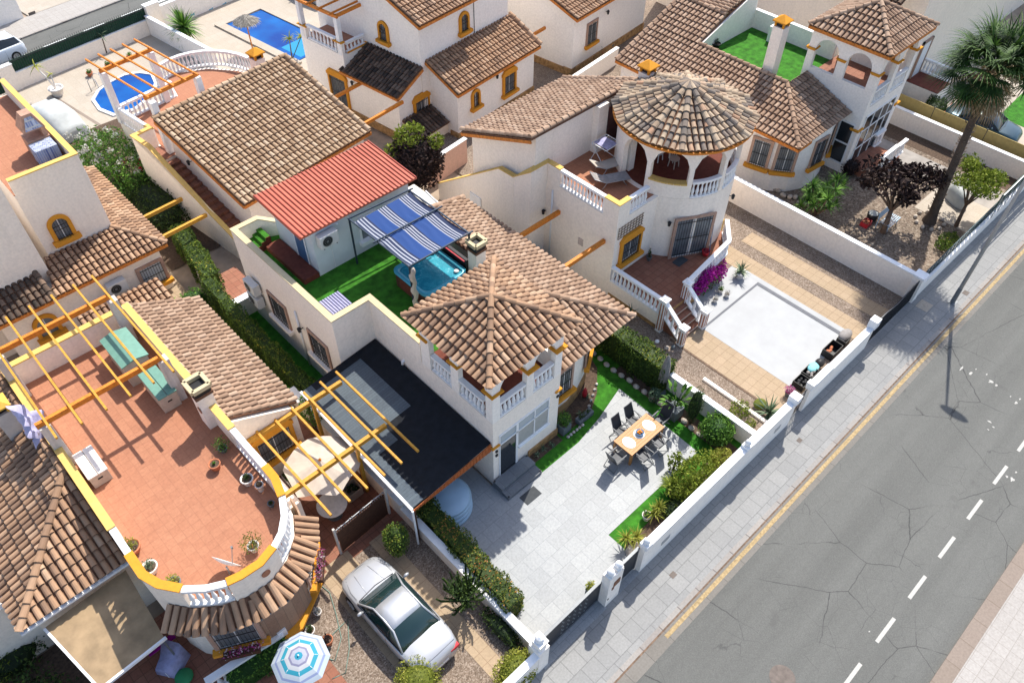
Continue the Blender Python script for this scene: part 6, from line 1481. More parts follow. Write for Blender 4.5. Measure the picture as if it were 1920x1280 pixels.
# boat-like covered thing in the palm garden
cm_ = prop('covered_motorbike', 'small vehicle under a grey white cover beside the palm trunk', 'covered motorbike'); mb = MB()
loft(mb, [(-.8, [(.2, .05), (.2, .3), (.12, .5), (0, .55)]), (-.5, [(.36, .03), (.34, .5), (.2, .8), (0, .86)]), (0, [(.4, .03), (.36, .55), (.2, .85), (0, .92)]), (.4, [(.38, .03), (.36, .6), (.22, 1.0), (0, 1.1)]), (.75, [(.25, .05), (.2, .4), (.12, .7), (0, .78)])]); mb.build('fabric_cover', COVER, cm_, True)
mb = MB(); mb.tube([(-.5, -.36, .1), (.0, -.42, .62), (.5, -.36, .15)], .015, 5); mb.tube([(.45, -.3, .5), (.45, .3, .5)], .02, 5); mb.build('strap', BLACK, cm_); place(cm_, G(1790, 378), math.radians(60), .9)

# ------------------------------------------------------------------ patio furniture of the middle villa
T = thing('dining_table', 'oiled wooden dining table on the pale grey patio', 'table', (16.08, 9.42, 0)); x0, x1, y0, y1 = 15.12, 17.1, 8.95, 9.9
for k in range(8):
    mb = MB(); a = y0+k*(y1-y0)/8; mb.box(x0+.08, x1-.08, a+.004, a+(y1-y0)/8-.004, .715, .745); mb.build('board', TEAK, T)
mb = MB(); mb.box(x0, x0+.08, y0, y1, .71, .748); mb.box(x1-.08, x1, y0, y1, .71, .748); mb.build('breadboard_end', TEAK, T, bevel=.004)
for x in (x0+.06, x1-.06):
    for y in (y0+.06, y1-.06): mb = MB(); mb.box(x-.045, x+.045, y-.045, y+.045, .02, .71); mb.build('leg', TEAK, T)
mb = MB(); mb.box(x0+.1, x1-.1, y0+.04, y0+.065, .63, .71); mb.box(x0+.1, x1-.1, y1-.065, y1-.04, .63, .71); mb.build('apron', TEAK, T)
def garden_chair(label):
    t = prop('garden_chair', label, 'chair', 'chairs around the dining table')
    mb = MB(); mb.slab([(-.23, -.22, .44), (.23, -.22, .44), (.23, .24, .41), (-.23, .24, .41)], .015); mb.build('seat', DARKM, t)
    mb = MB(); mb.slab([(-.23, .24, .42), (.23, .24, .42), (.22, .47, 1.08), (-.22, .47, 1.08)], .012); mb.build('backrest', DARKM, t)
    for s in (-.26, .26):
        mb = MB(); mb.tube([(s, -.28, .02), (s, -.18, .44), (s, .12, .62), (s, .30, .66)], .014, 6); mb.tube([(s, .40, .02), (s, .05, .44), (s, -.24, .62)], .014, 6); mb.build('leg_frame', GREYM, t, True)
        mb = MB(); mb.beam((s, -.26, .645), (s, .3, .66), .045, .02); mb.build('armrest', DARKM, t)
        mb = MB(); mb.tube([(s*.9, .22, .42), (s*.88, .48, 1.1)], .014, 6); mb.build('back_rail', GREYM, t, True)
    mb = MB(); mb.tube([(-.23, .48, 1.1), (.23, .48, 1.1)], .014, 6); mb.tube([(-.26, .38, .05), (.26, .38, .05)], .012, 6); mb.build('cross_bar', GREYM, t, True)
    return t
c0 = garden_chair('black mesh garden chair behind the far side of the table, left one of the two'); place(c0, (15.85, 10.05, .02), 0)
dup(c0, (16.62, 10.05, .02), 0, 'black mesh garden chair behind the far side of the table, right one of the two')
dup(c0, (15.62, 8.78, .02), PI, 'black mesh garden chair on the street side of the table, nearest the table corner leg')
dup(c0, (16.55, 8.78, .02), PI, 'black mesh garden chair on the street side of the table, farther from the villa')
dup(c0, (14.78, 9.4, .02), PI/2, 'black garden chair with pale seat edge at the villa end of the table')
dup(c0, (17.45, 9.4, .02), -PI/2, 'black garden chair at the hedge end of the table')
for x, l in ((15.5, 'white oval placemat at the villa end of the wooden table'), (16.7, 'white oval placemat at the hedge end of the wooden table'), (16.1, 'white oval placemat under the fruit bowl')):
    mb = MB(); mb.lathe((x, 9.43, .75), [(.23, 0), (.23, .006)], 28, sx=1.0, sy=1.25 if 'under' not in l else 1.0); tag(mb.build('placemat', WHITEP), l, 'placemat')
b = thing('fruit_bowl', 'dark blue bowl of oranges in the middle of the wooden table', 'bowl', (16.12, 9.42, .757)); mb = MB(); mb.lathe((16.12, 9.42, .757), [(.06, 0), (.15, .06), (.17, .10), (.15, .10), (.05, .03)], 18); mb.build('bowl', BLUEC, b, True)
for k, (dx, dy, dz) in enumerate(((-.06, -.03, .1), (.05, -.05, .1), (.0, .06, .1), (.07, .04, .11), (-.07, .05, .11), (0, 0, .16))):
    mb = MB(); ellips(mb, (16.12+dx, 9.42+dy, .757+dz), (.042, .042, .04)); mb.build('orange', ORANGE, b, True)

# roof terrace: spa, canopy, skylight
sp = thing('spa_tub', 'square hot tub with turquoise bubbling water on the green roof terrace', 'hot tub', (13.6, 18.85, 3.9))
def rsq(cx, cy, h, r, n=6):
    pts = []
    for sx, sy, a0 in ((1, 1, 0), (-1, 1, 90), (-1, -1, 180), (1, -1, 270)):
        for k in range(n+1): a = math.radians(a0+90*k/n); pts.append((cx+sx*(h-r)+r*math.cos(a), cy+sy*(h-r)+r*math.sin(a)))
    return pts
mb = MB(); mb.prism(rsq(13.6, 18.85, 1.06, .25), 3.91, 4.6); mb.build('cabinet', BROWNW, sp)
for k in range(4):
    mb = MB(); a = k*PI/2; c_, s_2 = math.cos(a), math.sin(a)
    mb.beam((13.6+1.07*c_-.6*s_2, 18.85+1.07*s_2+.6*c_, 4.25), (13.6+1.07*c_+.6*s_2, 18.85+1.07*s_2-.6*c_, 4.25), .02, .5); mb.build('cabinet_panel', MAROON, sp)
mb = MB(); o1 = rsq(13.6, 18.85, 1.1, .28); o2 = rsq(13.6, 18.85, .93, .3); n = len(o1); i = mb.add([(x, y, 4.6) for x, y in o1]+[(x, y, 4.70) for x, y in o1]+[(x, y, 4.70) for x, y in o2]+[(x, y, 4.4) for x, y in o2])
for r_ in range(3):
    for j in range(n): j2 = (j+1) % n; mb.face((i+r_*n+j, i+r_*n+j2, i+(r_+1)*n+j2, i+(r_+1)*n+j))
mb.build('shell', TUBC, sp, True)
mb = MB(); mb.poly([(x, y, 4.62) for x, y in o2]); mb.build('water', SPAW, sp)
for (x, y) in ((14.35, 19.6), (14.35, 18.1)):
    mb = MB(); mb.lathe((x, y, 4.63), [(.02, 0), (.10, .02), (.11, .05), (.06, .07)], 12); mb.build('headrest', POTW, sp, True)
hd = thing('tub_cover_lifter', 'folded black hot tub cover standing between the spa and the chimney', 'tub cover', (14.85, 18.9, 3.9)); mb = MB(); mb.box(14.78, 14.95, 18.0, 19.9, 3.92, 5.0); mb.build('folded_cover', BLACK, hd, bevel=.03); mb = MB(); mb.beam((14.7, 18.0, 5.02), (14.7, 19.9, 5.02), .05, .05); mb.build('handle', PLASR, hd)
cn = thing('sun_canopy', 'dark metal frame with blue and white striped fabric over the hot tub', 'canopy', (13.5, 20, 3.9))
NAVY = mat('navy_metal', (.03, .045, .07), .45, .3)
for (x, y) in ((12.15, 21.9), (15.0, 21.7), (12.15, 18.1), (15.0, 18.0)):
    mb = MB(); mb.beam((x, y, 3.92), (x, y, 6.28), .06, .06); mb.build('post', NAVY, cn)
for a, b in (((12.1, 21.9, 6.3), (15.2, 21.7, 6.3)), ((11.95, 20.05, 6.33), (15.3, 19.95, 6.33)), ((12.1, 18.1, 6.3), (15.2, 18.0, 6.3)), ((12.15, 21.95, 6.27), (12.15, 18.05, 6.27)), ((15.03, 21.75, 6.27), (15.03, 17.95, 6.27))):
    mb = MB(); mb.beam(a, b, .055, .055); mb.build('frame_bar', NAVY, cn)
BLUES, n_, b_ = newmat('striped_canopy_fabric'); g2 = n_.nodes.new('ShaderNodeNewGeometry'); sx = n_.nodes.new('ShaderNodeSeparateXYZ'); n_.links.new(g2.outputs['Position'], sx.inputs[0])
nz = noise(n_, 1.6, 3); ma = n_.nodes.new('ShaderNodeMath'); ma.operation = 'MULTIPLY_ADD'; n_.links.new(nz, ma.inputs[0]); ma.inputs[1].default_value = .0; n_.links.new(sx.outputs[0], ma.inputs[2])
mr = n_.nodes.new('ShaderNodeMapRange'); mr.inputs[1].default_value = 12.15; mr.inputs[2].default_value = 15.03; n_.links.new(ma.outputs[0], mr.inputs[0])
B_, W_, D_ = (.003, .045, .20), (.36, .38, .44), (.006, .018, .07)
st = []
def wb(a, b): 
    k = 4; s_ = (b-a)/k
    for j in range(k): st.append((a+j*s_, W_)); st.append((a+(j+.42)*s_, D_))
wb(0, .2); st.append((.2, B_)); wb(.40, .56); st.append((.56, B_)); wb(.77, .93); st.append((.93, D_))
rr_ = n_.nodes.new('ShaderNodeValToRGB'); rr_.color_ramp.interpolation = 'CONSTANT'; el = rr_.color_ramp.elements
while len(el) < len(st): el.new(.5)
for k, (p, c) in enumerate(st): el[k].position = p; el[k].color = (*c, 1)
n_.links.new(mr.outputs[0], rr_.inputs[0]); n_.links.new(rr_.outputs[0], b_.inputs['Base Color']); b_.inputs['Roughness'].default_value = .8
tr = n_.nodes.new('ShaderNodeBsdfTranslucent'); n_.links.new(rr_.outputs[0], tr.inputs[0]); mx = n_.nodes.new('ShaderNodeMixShader'); mx.inputs[0].default_value = .15
n_.links.new(b_.outputs[0], mx.inputs[1]); n_.links.new(tr.outputs[0], mx.inputs[2]); n_.links.new(mx.outputs[0], n_.nodes['Material Output'].inputs[0])
def cloth(parent, name, m, x0, x1, y0, y1, z, sag, nx=24, ny=24, wav=.03):
    mb = MB(); idx = mb.add([(x0+(x1-x0)*i/nx+.03*math.sin(9*j/ny+i*.3)*(1 if 0 < i < nx else 0), y0+(y1-y0)*j/ny, z-sag*math.sin(PI*((j/ny*2) % 1 if j < ny else 0))+wav*math.sin(i*2.1+math.sin(j*.5)*1.5)*math.sin(PI*j/ny)) for j in range(ny+1) for i in range(nx+1)])
    for j in range(ny):
        for i in range(nx): a = idx+j*(nx+1)+i; mb.face((a, a+1, a+nx+2, a+nx+1))
    return mb.build(name, m, parent, True)
cloth(cn, 'striped_fabric', BLUES, 12.17, 15.0, 18.1, 21.6, 6.27, .08, wav=.02)
mb = MB(); 
for k in range(13): mb.add([])
pts = [(12.22+.04*math.sin(k*1.9), 18.05-.03*math.cos(k*1.7), 6.2-k*.19) for k in range(13)]; mb.tube(pts, [.07+.05*abs(math.sin(k*.75)) for k in range(13)], 10); mb.build('gathered_curtain', FABW, cn, True)
pn = thing('skylight_panel', 'ribbed lilac white panel lying on the turf by the parapet corner', 'panel', (10.1, 20.5, 3.9)); mb = MB(); mb.box(9.55, 10.6, 20.05, 21.05, 3.92, 3.97); mb.build('panel_board', mat('lilac_panel', (.10, .11, .20), .6), pn)
for k in range(9): mb = MB(); mb.box(9.57+k*.117, 9.63+k*.117, 20.07, 21.03, 3.97, 4.0); mb.build('slat', MATS['lilac_fabric'], pn)
gp = thing('glazed_frame', 'pale glazed frame leaning behind the tiled roof near the dark bush', 'glazed frame', (17.2, 23.5, 3)); mb = MB(); mb.slab([(15.9, 23.0, 3.7), (17.6, 22.9, 3.3), (17.8, 24.4, 3.3), (16.1, 24.6, 3.7)], .04); mb.build('glass', mat('milky_glass', (.5, .48, .44), .4), gp); mb = MB()
for k in range(4): mb.beam(Vector((15.9, 23.0, 3.74)).lerp(Vector((17.6, 22.9, 3.34)), k/3), Vector((16.1, 24.6, 3.74)).lerp(Vector((17.8, 24.4, 3.34)), k/3), .04, .04)
mb.build('frame', WHITEM, gp)

# inflatable pool under the carport
pp_ = thing('covered_pool', 'round blue covered spa pool half under the carport', 'covered pool', (8.9, 12.0, 0)); c = G(838, 945, .3)
for k, (r, z0, z1, dx) in enumerate(((1.02, .02, .2, 0), (.98, .2, .42, .03), (.95, .42, .66, .06))):
    mb = MB(); mb.lathe((c.x+dx, c.y+.1, 0), [(r*.96, z0), (r, z0+.05), (r, z1-.05), (r*.93, z1)], 40); mb.build('ring', BLUEV, pp_, True)
mb = MB(); mb.lathe((c.x+.06, c.y+.1, .66), [(.92, 0), (.85, .06), (.5, .11), (.01, .14)], 40); mb.build('lid', BLUEV, pp_, True)

# closed parasol, planters
ps = thing('closed_parasol', 'folded grey parasol standing in front of the hedge', 'parasol', tuple(G(1238, 735))); p = G(1238, 735); mb = MB(); mb.tube([p+Vector((0, 0, 0)), p+Vector((0, 0, 2.35))], .022, 8); mb.build('pole', STEEL, ps, True)
mb = MB(); i0 = None; n = 16; prof = [(.09, .75), (.17, .8), (.16, 1.3), (.13, 1.8), (.07, 2.2), (.02, 2.36)]; rings = [mb.add([p+Vector((r*(1+.28*math.cos(8*2*PI*j/n/1.0*.5*2))*math.cos(2*PI*j/n), r*(1+.28*math.cos(PI*j))*math.sin(2*PI*j/n), z)) for j in range(n)]) for r, z in prof]
for k in range(len(prof)-1):
    for j in range(n): j2 = (j+1) % n; mb.face((rings[k]+j, rings[k]+j2, rings[k+1]+j2, rings[k+1]+j))
mb.build('folded_canopy', FABG, ps, True); mb = MB(); mb.lathe(p, [(.25, 0), (.24, .07), (.05, .09)], 16); mb.build('base', POTG, ps)
ORD = ['first', 'second', 'third', 'fourth', 'fifth', 'sixth', 'seventh', 'eighth', 'ninth', 'tenth', 'eleventh', 'twelfth', 'thirteenth', 'fourteenth', 'fifteenth', 'sixteenth']

# ------------------------------------------------------------------ plants and hedges
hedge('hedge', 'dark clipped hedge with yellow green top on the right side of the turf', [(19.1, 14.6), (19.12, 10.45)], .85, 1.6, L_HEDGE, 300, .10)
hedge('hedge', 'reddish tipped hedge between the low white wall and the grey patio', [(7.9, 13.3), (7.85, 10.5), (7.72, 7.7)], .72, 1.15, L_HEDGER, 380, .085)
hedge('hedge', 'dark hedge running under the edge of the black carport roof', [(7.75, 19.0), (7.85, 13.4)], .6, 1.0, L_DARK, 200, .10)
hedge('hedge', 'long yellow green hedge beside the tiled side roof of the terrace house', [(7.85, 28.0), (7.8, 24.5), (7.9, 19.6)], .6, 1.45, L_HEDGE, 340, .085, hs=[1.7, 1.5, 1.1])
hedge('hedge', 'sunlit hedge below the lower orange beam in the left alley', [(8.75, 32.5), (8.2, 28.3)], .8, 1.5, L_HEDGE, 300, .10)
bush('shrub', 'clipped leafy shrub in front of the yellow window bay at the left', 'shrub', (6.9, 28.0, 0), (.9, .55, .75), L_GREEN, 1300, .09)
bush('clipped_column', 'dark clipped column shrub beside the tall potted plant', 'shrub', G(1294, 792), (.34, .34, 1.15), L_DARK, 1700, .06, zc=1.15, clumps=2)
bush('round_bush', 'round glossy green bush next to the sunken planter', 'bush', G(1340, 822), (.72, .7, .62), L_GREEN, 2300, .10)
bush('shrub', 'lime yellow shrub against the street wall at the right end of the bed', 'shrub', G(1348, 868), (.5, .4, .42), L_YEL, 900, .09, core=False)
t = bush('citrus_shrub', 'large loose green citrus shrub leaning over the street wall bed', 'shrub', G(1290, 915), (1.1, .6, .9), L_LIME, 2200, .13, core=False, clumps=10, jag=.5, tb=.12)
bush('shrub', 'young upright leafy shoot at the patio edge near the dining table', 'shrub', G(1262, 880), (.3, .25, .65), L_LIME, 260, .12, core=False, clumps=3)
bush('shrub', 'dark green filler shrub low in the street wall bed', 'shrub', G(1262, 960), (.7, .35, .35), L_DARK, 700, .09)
spiky('dracaena', 'bright spiky dracaena in the middle of the street wall bed', 'plant', G(1255, 930), [(0, 0, .75), (.15, .1, .45)], L_LIME, .58, .055, 60)
spiky('dracaena', 'lower spiky dracaena just left of the bright one in the bed', 'plant', G(1232, 962), [(0, 0, .45), (-.25, 0, .35)], L_YEL, .45, .05, 50)
spiky('yucca', 'twin yellow green yucca beside the narrow gate', 'plant', G(1182, 1022), [(-.15, .15, .55), (.2, -.05, .4)], L_YEL, .5, .05, 55)
rk = MB(); ellips(rk, G(1186, 1030)+Vector((0, 0, .05)), (.35, .2, .22)); tag(rk.build('garden_rock', ROCK, None, True), 'brown rock at the foot of the twin yucca', 'rock')
potted('potted_plant', 'small terracotta pot with a plant among the bed foliage', G(1211, 972), .17, .3, POTW, L_GREEN, pr=.15, ph=.14, n=120)
potted('potted_plant', 'yellow green plant in a dark pot behind the long sliding gate', G(1106, 1112), .16, .42, POTG, L_YEL, pr=.2, ph=.22, n=220, square=True)
potted('potted_plant', 'bushy plant in a grey square planter at the corner of the square tower', G(1056, 806), .28, .45, POTG, L_GREEN, pr=.32, ph=.42, n=420, square=True)
t = thing('potted_plant', 'tall broad leaved plant in a large grey planter in front of the hedge', 'potted plant', G(1262, 778)); p = G(1262, 778); mb = MB(); mb.prism([(p.x+dx*.28, p.y+dy*.28) for dx, dy in ((-1, -1), (1, -1), (1, 1), (-1, 1))], 0, .55); mb.build('pot', POTG, t, bevel=.02); mb = MB()
for k in range(34):
    a = random.uniform(0, 2*PI); el = random.uniform(.7, 1.45); d = Vector((math.cos(a)*math.cos(el), math.sin(a)*math.cos(el), math.sin(el))); q = p+Vector((0, 0, .55)); e = q+d*random.uniform(.4, 1.15); mb.tube([q, e], [.012, .008], 4, .1, False); blade(mb, e, d, .34, .17, 1.0, random.uniform(.2, .95), 5)
mb.build('foliage', L_GREEN, t)
bush('shrub', 'pale leafed plant at the foot of the folded parasol', 'shrub', G(1225, 752), (.3, .25, .4), L_SUCC, 260, .13, core=False)
# stone edging
for k in range(16):
    p = Vector((18.35+random.uniform(-.05, .05), 14.3-.42*k, .06)); mb = MB(); ellips(mb, p, (.13, .16, random.uniform(.07, .12)), n=7, m=5); tag(mb.build('edging_stone', ROCK), ORD[k]+' rounded pinkish stone of the hedge edging, counted from the villa', 'stone', 'edging stones below the dark hedge')
for k in range(13):
    p = Vector((14.35+.17*k if k < 6 else 15.3+.27*(k-5), 11.55 if k < 6 else 11.62+.14*(k-5), .06)); mb = MB(); ellips(mb, p, (.08, .07, .06), n=7, m=5); tag(mb.build('edging_stone', PEBB), ORD[k]+' small pale edging stone of the bay window bed, counted from the tower corner', 'stone', 'edging stones under the bay windows')
for k, (x, y) in enumerate(((12.8, 11.75), (13.2, 11.8), (13.6, 11.75), (14.9, 12.0), (15.5, 12.0), (16.4, 12.4))):
    spiky('succulent', ORD[k]+' small grey green succulent at the villa foot, counted from the door steps', 'plant', (x, y, .02), [(0, 0, .1)], L_SUCC, .2, .04, 22, group='succulents at the foot of the middle villa')
tb = thing('trough_planter', 'grey trough planter with small plants under the bay windows', 'planter', (15.6, 11.75, 0)); mb = MB(); mb.box(15.1, 15.95, 11.62, 11.9, .02, .26); mb.build('trough', POTG, tb, bevel=.015); mb = MB(); blob(mb, (15.5, 11.76, .32), (.38, .12, .12), 160, .07); mb.build('foliage', L_DARK, tb)
gn = MB(); gn.lathe(G(1096, 742, .1), [(.1, 0), (.12, .2), (.08, .38), (.02, .55)], 10); tag(gn.build('garden_ornament', MATS['red_plastic'], None, True), 'small reddish garden ornament by the bay window bed', 'ornament')

# beside the drive of the round tower villa
t = thing('bougainvillea', 'magenta bougainvillea flowering over the terrace balustrade', 'shrub', (25.1, 12.8, 0)); mb = MB()
for k in range(9):
    f = k/8; blob(mb, Vector((23.9+2.5*f, 12.78+.25*f+random.uniform(-.1, .1), .95+.3*math.sin(f*5))), (.42, .36, .48), 330, .085, .8, .3)
mb.build('flowers', L_BOUG, t); mb = MB(); blob(mb, (25.1, 12.85, .7), (1.4, .32, .5), 420, .09); mb.build('foliage', L_GREEN, t); mb = MB()
for k in range(4): mb.tube([(24.3+k*.6, 12.8, 0), (24.4+k*.6, 12.8, .6)], [.03, .02], 6)
mb.build('stem', BARK, t)
spiky('agave', 'variegated agave in a white pot at the end of the bougainvillea', 'potted plant', G(1386, 520)+Vector((0, 0, .35)), [(0, 0, .05)], L_SUCC, .6, .08, 30, tname='stem')
q = thing('flower_pot', 'white round pot holding the variegated agave', 'pot', G(1386, 520)); mb = MB(); pot(mb, G(1386, 520), .26, .38); mb.build('pot_body', POTW, q, True)
for k, (px, py) in enumerate(((1350, 548), (1362, 556), (1340, 566))): potted('potted_plant', ['white pot with small pale flowers below the bougainvillea, highest of three', 'white pot with small pale flowers below the bougainvillea, nearest the dark edging', 'white pot with small pale flowers below the bougainvillea, lowest of three'][k], G(px, py), .13, .2, POTW, L_WHT if k else L_GREEN, pr=.16, ph=.12, n=150, size=.05)
spiky('agave', 'large striped agave in the corner planting behind the street wall', 'plant', G(1440, 778), [(0, 0, .2)], L_SUCC, .95, .10, 42, droop=.3)
bush('shrub', 'bright lime shrub beside the yellow cushion near the striped agave', 'shrub', G(1383, 778), (.5, .42, .38), L_LIME, 700, .085, core=False)
bush('shrub', 'small lime shrub in the pebbles below the striped agave', 'shrub', G(1405, 800), (.25, .25, .22), L_LIME, 240, .08, core=False)
mb = MB(); ellips(mb, G(1425, 757, .25), (.32, .26, .12)); tag(mb.build('barrel_cactus', L_YEL, None, True), 'flat yellow cactus cushion left of the striped agave', 'plant')
potted('potted_plant', 'pot with pink flowers beside the white pedestrian pillar', G(1476, 742), .15, .28, POTG, L_PINK, pr=.24, ph=.2, n=260, size=.07)
for k, (px, py) in enumerate(((1262, 650), (1250, 652), (1232, 640))): rk = MB(); ellips(rk, G(px, py, .08), (.12, .1, .09), n=8, m=5); tag(rk.build('garden_rock', [POTG, ROCK, WHITEP][k]), ['dark round stone at the foot of the terrace stairs', 'pale rough stone beside the dark one below the stairs', 'white stone in the bed beside the terrace wall'][k], 'rock')
spiky('yucca', 'thin yellow green yucca in the shady strip beside the raised terrace', 'plant', G(1180, 600), [(0, 0, .5)], L_SUCC, .45, .04, 30)
# toys and boxes behind the street wall
def crate(name, label, c, sx, sy, h, m, m2=None, cat='box'):
    t = thing(name, label, cat, c); mb = MB(); th = .02
    mb.box(c.x-sx, c.x+sx, c.y-sy, c.y+sy, c.z, c.z+.03)
    for b in ((c.x-sx, c.x-sx+th, c.y-sy, c.y+sy), (c.x+sx-th, c.x+sx, c.y-sy, c.y+sy), (c.x-sx+th, c.x+sx-th, c.y-sy, c.y-sy+th), (c.x-sx+th, c.x+sx-th, c.y+sy-th, c.y+sy)): mb.box(*b, c.z+.03, c.z+h)
    mb.build('box_body', m, t)
    mb = MB(); random.seed(int(c.x*100))
    for k in range(7): x, y = c.x+random.uniform(-.65, .65)*sx, c.y+random.uniform(-.6, .6)*sy; ellips(mb, (x, y, c.z+h*.72), (.09, .07, .07), n=7, m=5)
    mb.build('contents', m2 or ORANGE, t); return t
crate('storage_box', 'black box filled with orange brown toys behind the street wall', G(1557, 662), .42, .26, .4, BLACK, POTT)
crate('storage_box', 'small black box right of the toy filled one', G(1578, 643), .22, .22, .35, BLACK, FABG)
crate('storage_box', 'black box with grey contents left of the turquoise cushion', G(1515, 706), .3, .26, .38, BLACK, FABG)
crate('storage_box', 'black box at the left end of the row behind the street wall', G(1500, 722), .3, .26, .34, BLACK, BLACK)
for lab, px, py, r, m in (('turquoise cushion lying on the box row behind the street wall', 1525, 688, (.34, .22, .12), mat('turquoise_fabric', (.25, .6, .65), .8)), ('grey draped bundle with pink item near the end of the dark edging', 1585, 628, (.42, .25, .22), FABG), ('dark bundle left of the toy box', 1537, 680, (.25, .2, .18), BLACK)):
    mb = MB(); ellips(mb, G(px, py, .3), r, n=14, m=8); tag(mb.build('bundle', m, None, True), lab, 'bundle')
# on the raised terrace
bk = thing('bucket', 'red bucket and broom handles beside the barred door', 'bucket', G(1322, 478, 1.0)); mb = MB(); mb.lathe(G(1322, 478, 1.0), [(.14, 0), (.2, .28), (.18, .28), (.13, .03)], 14); mb.build('bucket_body', PLASR, bk, True)
mb = MB(); c = G(1328, 480, 1.0); mb.tube([c, c+Vector((.35, .3, 1.5))], .014, 6); mb.tube([c+Vector((.1, 0, 0)), c+Vector((.3, .35, 1.3))], .014, 6); tag(mb.build('broom', BLUEC), 'two thin broom handles leaning on the wall beside the red bucket', 'broom')
potted('potted_plant', 'little pot with a bare stick in the corner under the trellis window', G(1216, 487, 1.0), .13, .22, POTG, L_DARK, pr=.08, ph=.3, n=60)
mb = MB(); c = G(1275, 490, 1.0); mb.box(c.x-.35, c.x+.35, c.y-.22, c.y+.22, 1.004, 1.02); tag(mb.build('doormat', MATS['dark_mat']), 'dark doormat in front of the barred door', 'doormat')
# on the upper terrace
def lounger(label, p, rz, m):
    t = prop('sun_lounger', label, 'sun lounger', 'folding sun loungers on the upper terrace'); mb = MB(); mb.slab([(-.3, -.9, .3), (.3, -.9, .3), (.3, .3, .32), (-.3, .3, .32)], .03); mb.slab([(-.3, .3, .32), (.3, .3, .32), (.3, .9, .65), (-.3, .9, .65)], .03); mb.build('seat', m, t)
    mb = MB()
    for s in (-.31, .31): mb.tube([(s, -.9, .3), (s, .3, .32), (s, .9, .65)], .016, 6); mb.tube([(s, -.5, .3), (s, -.7, 0)], .014, 6); mb.tube([(s, .3, .3), (s, .5, 0)], .014, 6)
    mb.build('frame', STEEL, t, True); return place(t, p, rz)
lounger('folding lounger with pale seat in the sun on the upper terrace', G(1140, 318, 4.41), math.radians(75), FABW); lounger('dark folding lounger half shaded nearer the corner of the upper terrace', G(1143, 345, 4.41), math.radians(65), FABG)
dr = thing('drying_rack', 'white wire clothes drying rack with lilac cloth on the upper terrace', 'drying rack', G(1133, 300, 4.41)); c = G(1133, 300, 4.41); mb = MB()
for k in range(9): mb.beam(c+Vector((-.5+k*.125, -.45, .95)), c+Vector((-.5+k*.125, .45, .95)), .01, .01)
for a, b in (((-.5, -.45), (.5, -.45)), ((.5, -.45), (.5, .45)), ((.5, .45), (-.5, .45)), ((-.5, .45), (-.5, -.45))): mb.beam(c+Vector((*a, .95)), c+Vector((*b, .95)), .03, .03); mb.beam(c+Vector((*a, .95)), c+Vector((*b, 0)), .02, .02)
mb.build('frame', WHITEM, dr); mb = MB(); mb.slab([c+Vector((-.42, -.42, .975)), c+Vector((.3, -.42, .975)), c+Vector((.3, .38, .975)), c+Vector((-.42, .38, .975))], .01); mb.build('cloth', FABL, dr)
for k, (px, py, z, m) in enumerate(((1232, 300, 4.42, WHITEM), (1262, 312, 4.42, FABW))):
    t = thing('plastic_chair', ['white round backed plastic chair beside the first column of the round tower', 'white plastic chair with lilac towel inside the round tower'][k], 'chair', G(px, py, z)); c = G(px, py, z); mb = MB(); mb.lathe(c+Vector((0, 0, .42)), [(.25, 0), (.26, .03), (.02, .03)], 14); mb.build('seat', m, t); mb = MB()
    for a in range(7): an = math.radians(20+a*23); mb.beam(c+Vector((.26*math.cos(an), .26*math.sin(an), .44)), c+Vector((.3*math.cos(an), .3*math.sin(an), .85)), .05, .02)
    mb.build('backrest', m, t); mb = MB()
    for a in (45, 135, 225, 315): an = math.radians(a); mb.beam(c+Vector((.2*math.cos(an), .2*math.sin(an), .43)), c+Vector((.25*math.cos(an), .25*math.sin(an), 0)), .035, .035)
    mb.build('leg', m, t)
mb = MB(); c = G(1258, 300, 4.42); cl = mb.slab([c+Vector((.1, .2, 1.5)), c+Vector((.9, -.3, 1.5)), c+Vector((.9, -.25, .7)), c+Vector((.1, .25, .7))], .03); tag(mb.build('hanging_towel', FABL), 'lilac towel hanging inside the round tower', 'towel')
# alley stuff
t = thing('storage_shed', 'low black covered box in the alley under the outside stair', 'storage box', (21.0, 20.6, 0)); mb = MB(); mb.box(19.3, 20.5, 18.9, 20.9, 0, 1.0); mb.build('box_body', BLACK, t, bevel=.03); mb = MB(); mb.box(19.25, 20.53, 18.85, 20.95, 1.0, 1.07); mb.build('lid', POTG, t, bevel=.02)
mb = MB(); c = G(1190, 240, 0); 
for k, (px, py) in enumerate(((1085, 128), (1100, 118), (1125, 105), (1145, 92), (1068, 160))):
    potted('potted_plant', ['dried plant pot at the stone foot of the top house, leftmost', 'white sack like pot leaning at the stone foot of the top house', 'bare twiggy plant pot below the barred window of the top house', 'dark pot right of the twiggy one by the top house', 'small pot in the gravel below the top house corner'][k], G(px, py), .2, .35, [POTT, POTW, POTT, POTG, POTT][k], L_DARK, pr=.15, ph=.3, n=90)
t = bush('magnolia', 'tall bush of dark bronze leaves with lime green top behind the red roofed cabin', 'bush', (19.9, 27.9, 0), (1.45, 1.45, 1.75), L_PURP, 3400, .20, core=True, zc=2.2, clumps=8, trunk=.09)
mb = MB(); blob(mb, (19.8, 28.1, 3.75), (.9, .8, .55), 420, .2, tl=(.3, 1)); blob(mb, (20.8, 27.3, 3.3), (.5, .5, .4), 160, .2, tl=(.3, 1)); blob(mb, (19.0, 28.5, 2.9), (.5, .5, .5), 160, .2, tl=(.3, 1)); mb.build('new_growth', L_LIME, t)
t = bush('oleander', 'big oleander with white blossom beside the outside stair wall', 'shrub', (8.7, 39.6, 0), (1.9, 3.3, 1.3), L_GREEN, 6500, .19, core=False, clumps=9, aspect=.3, trunk=.08, zc=1.3)
mb = MB()
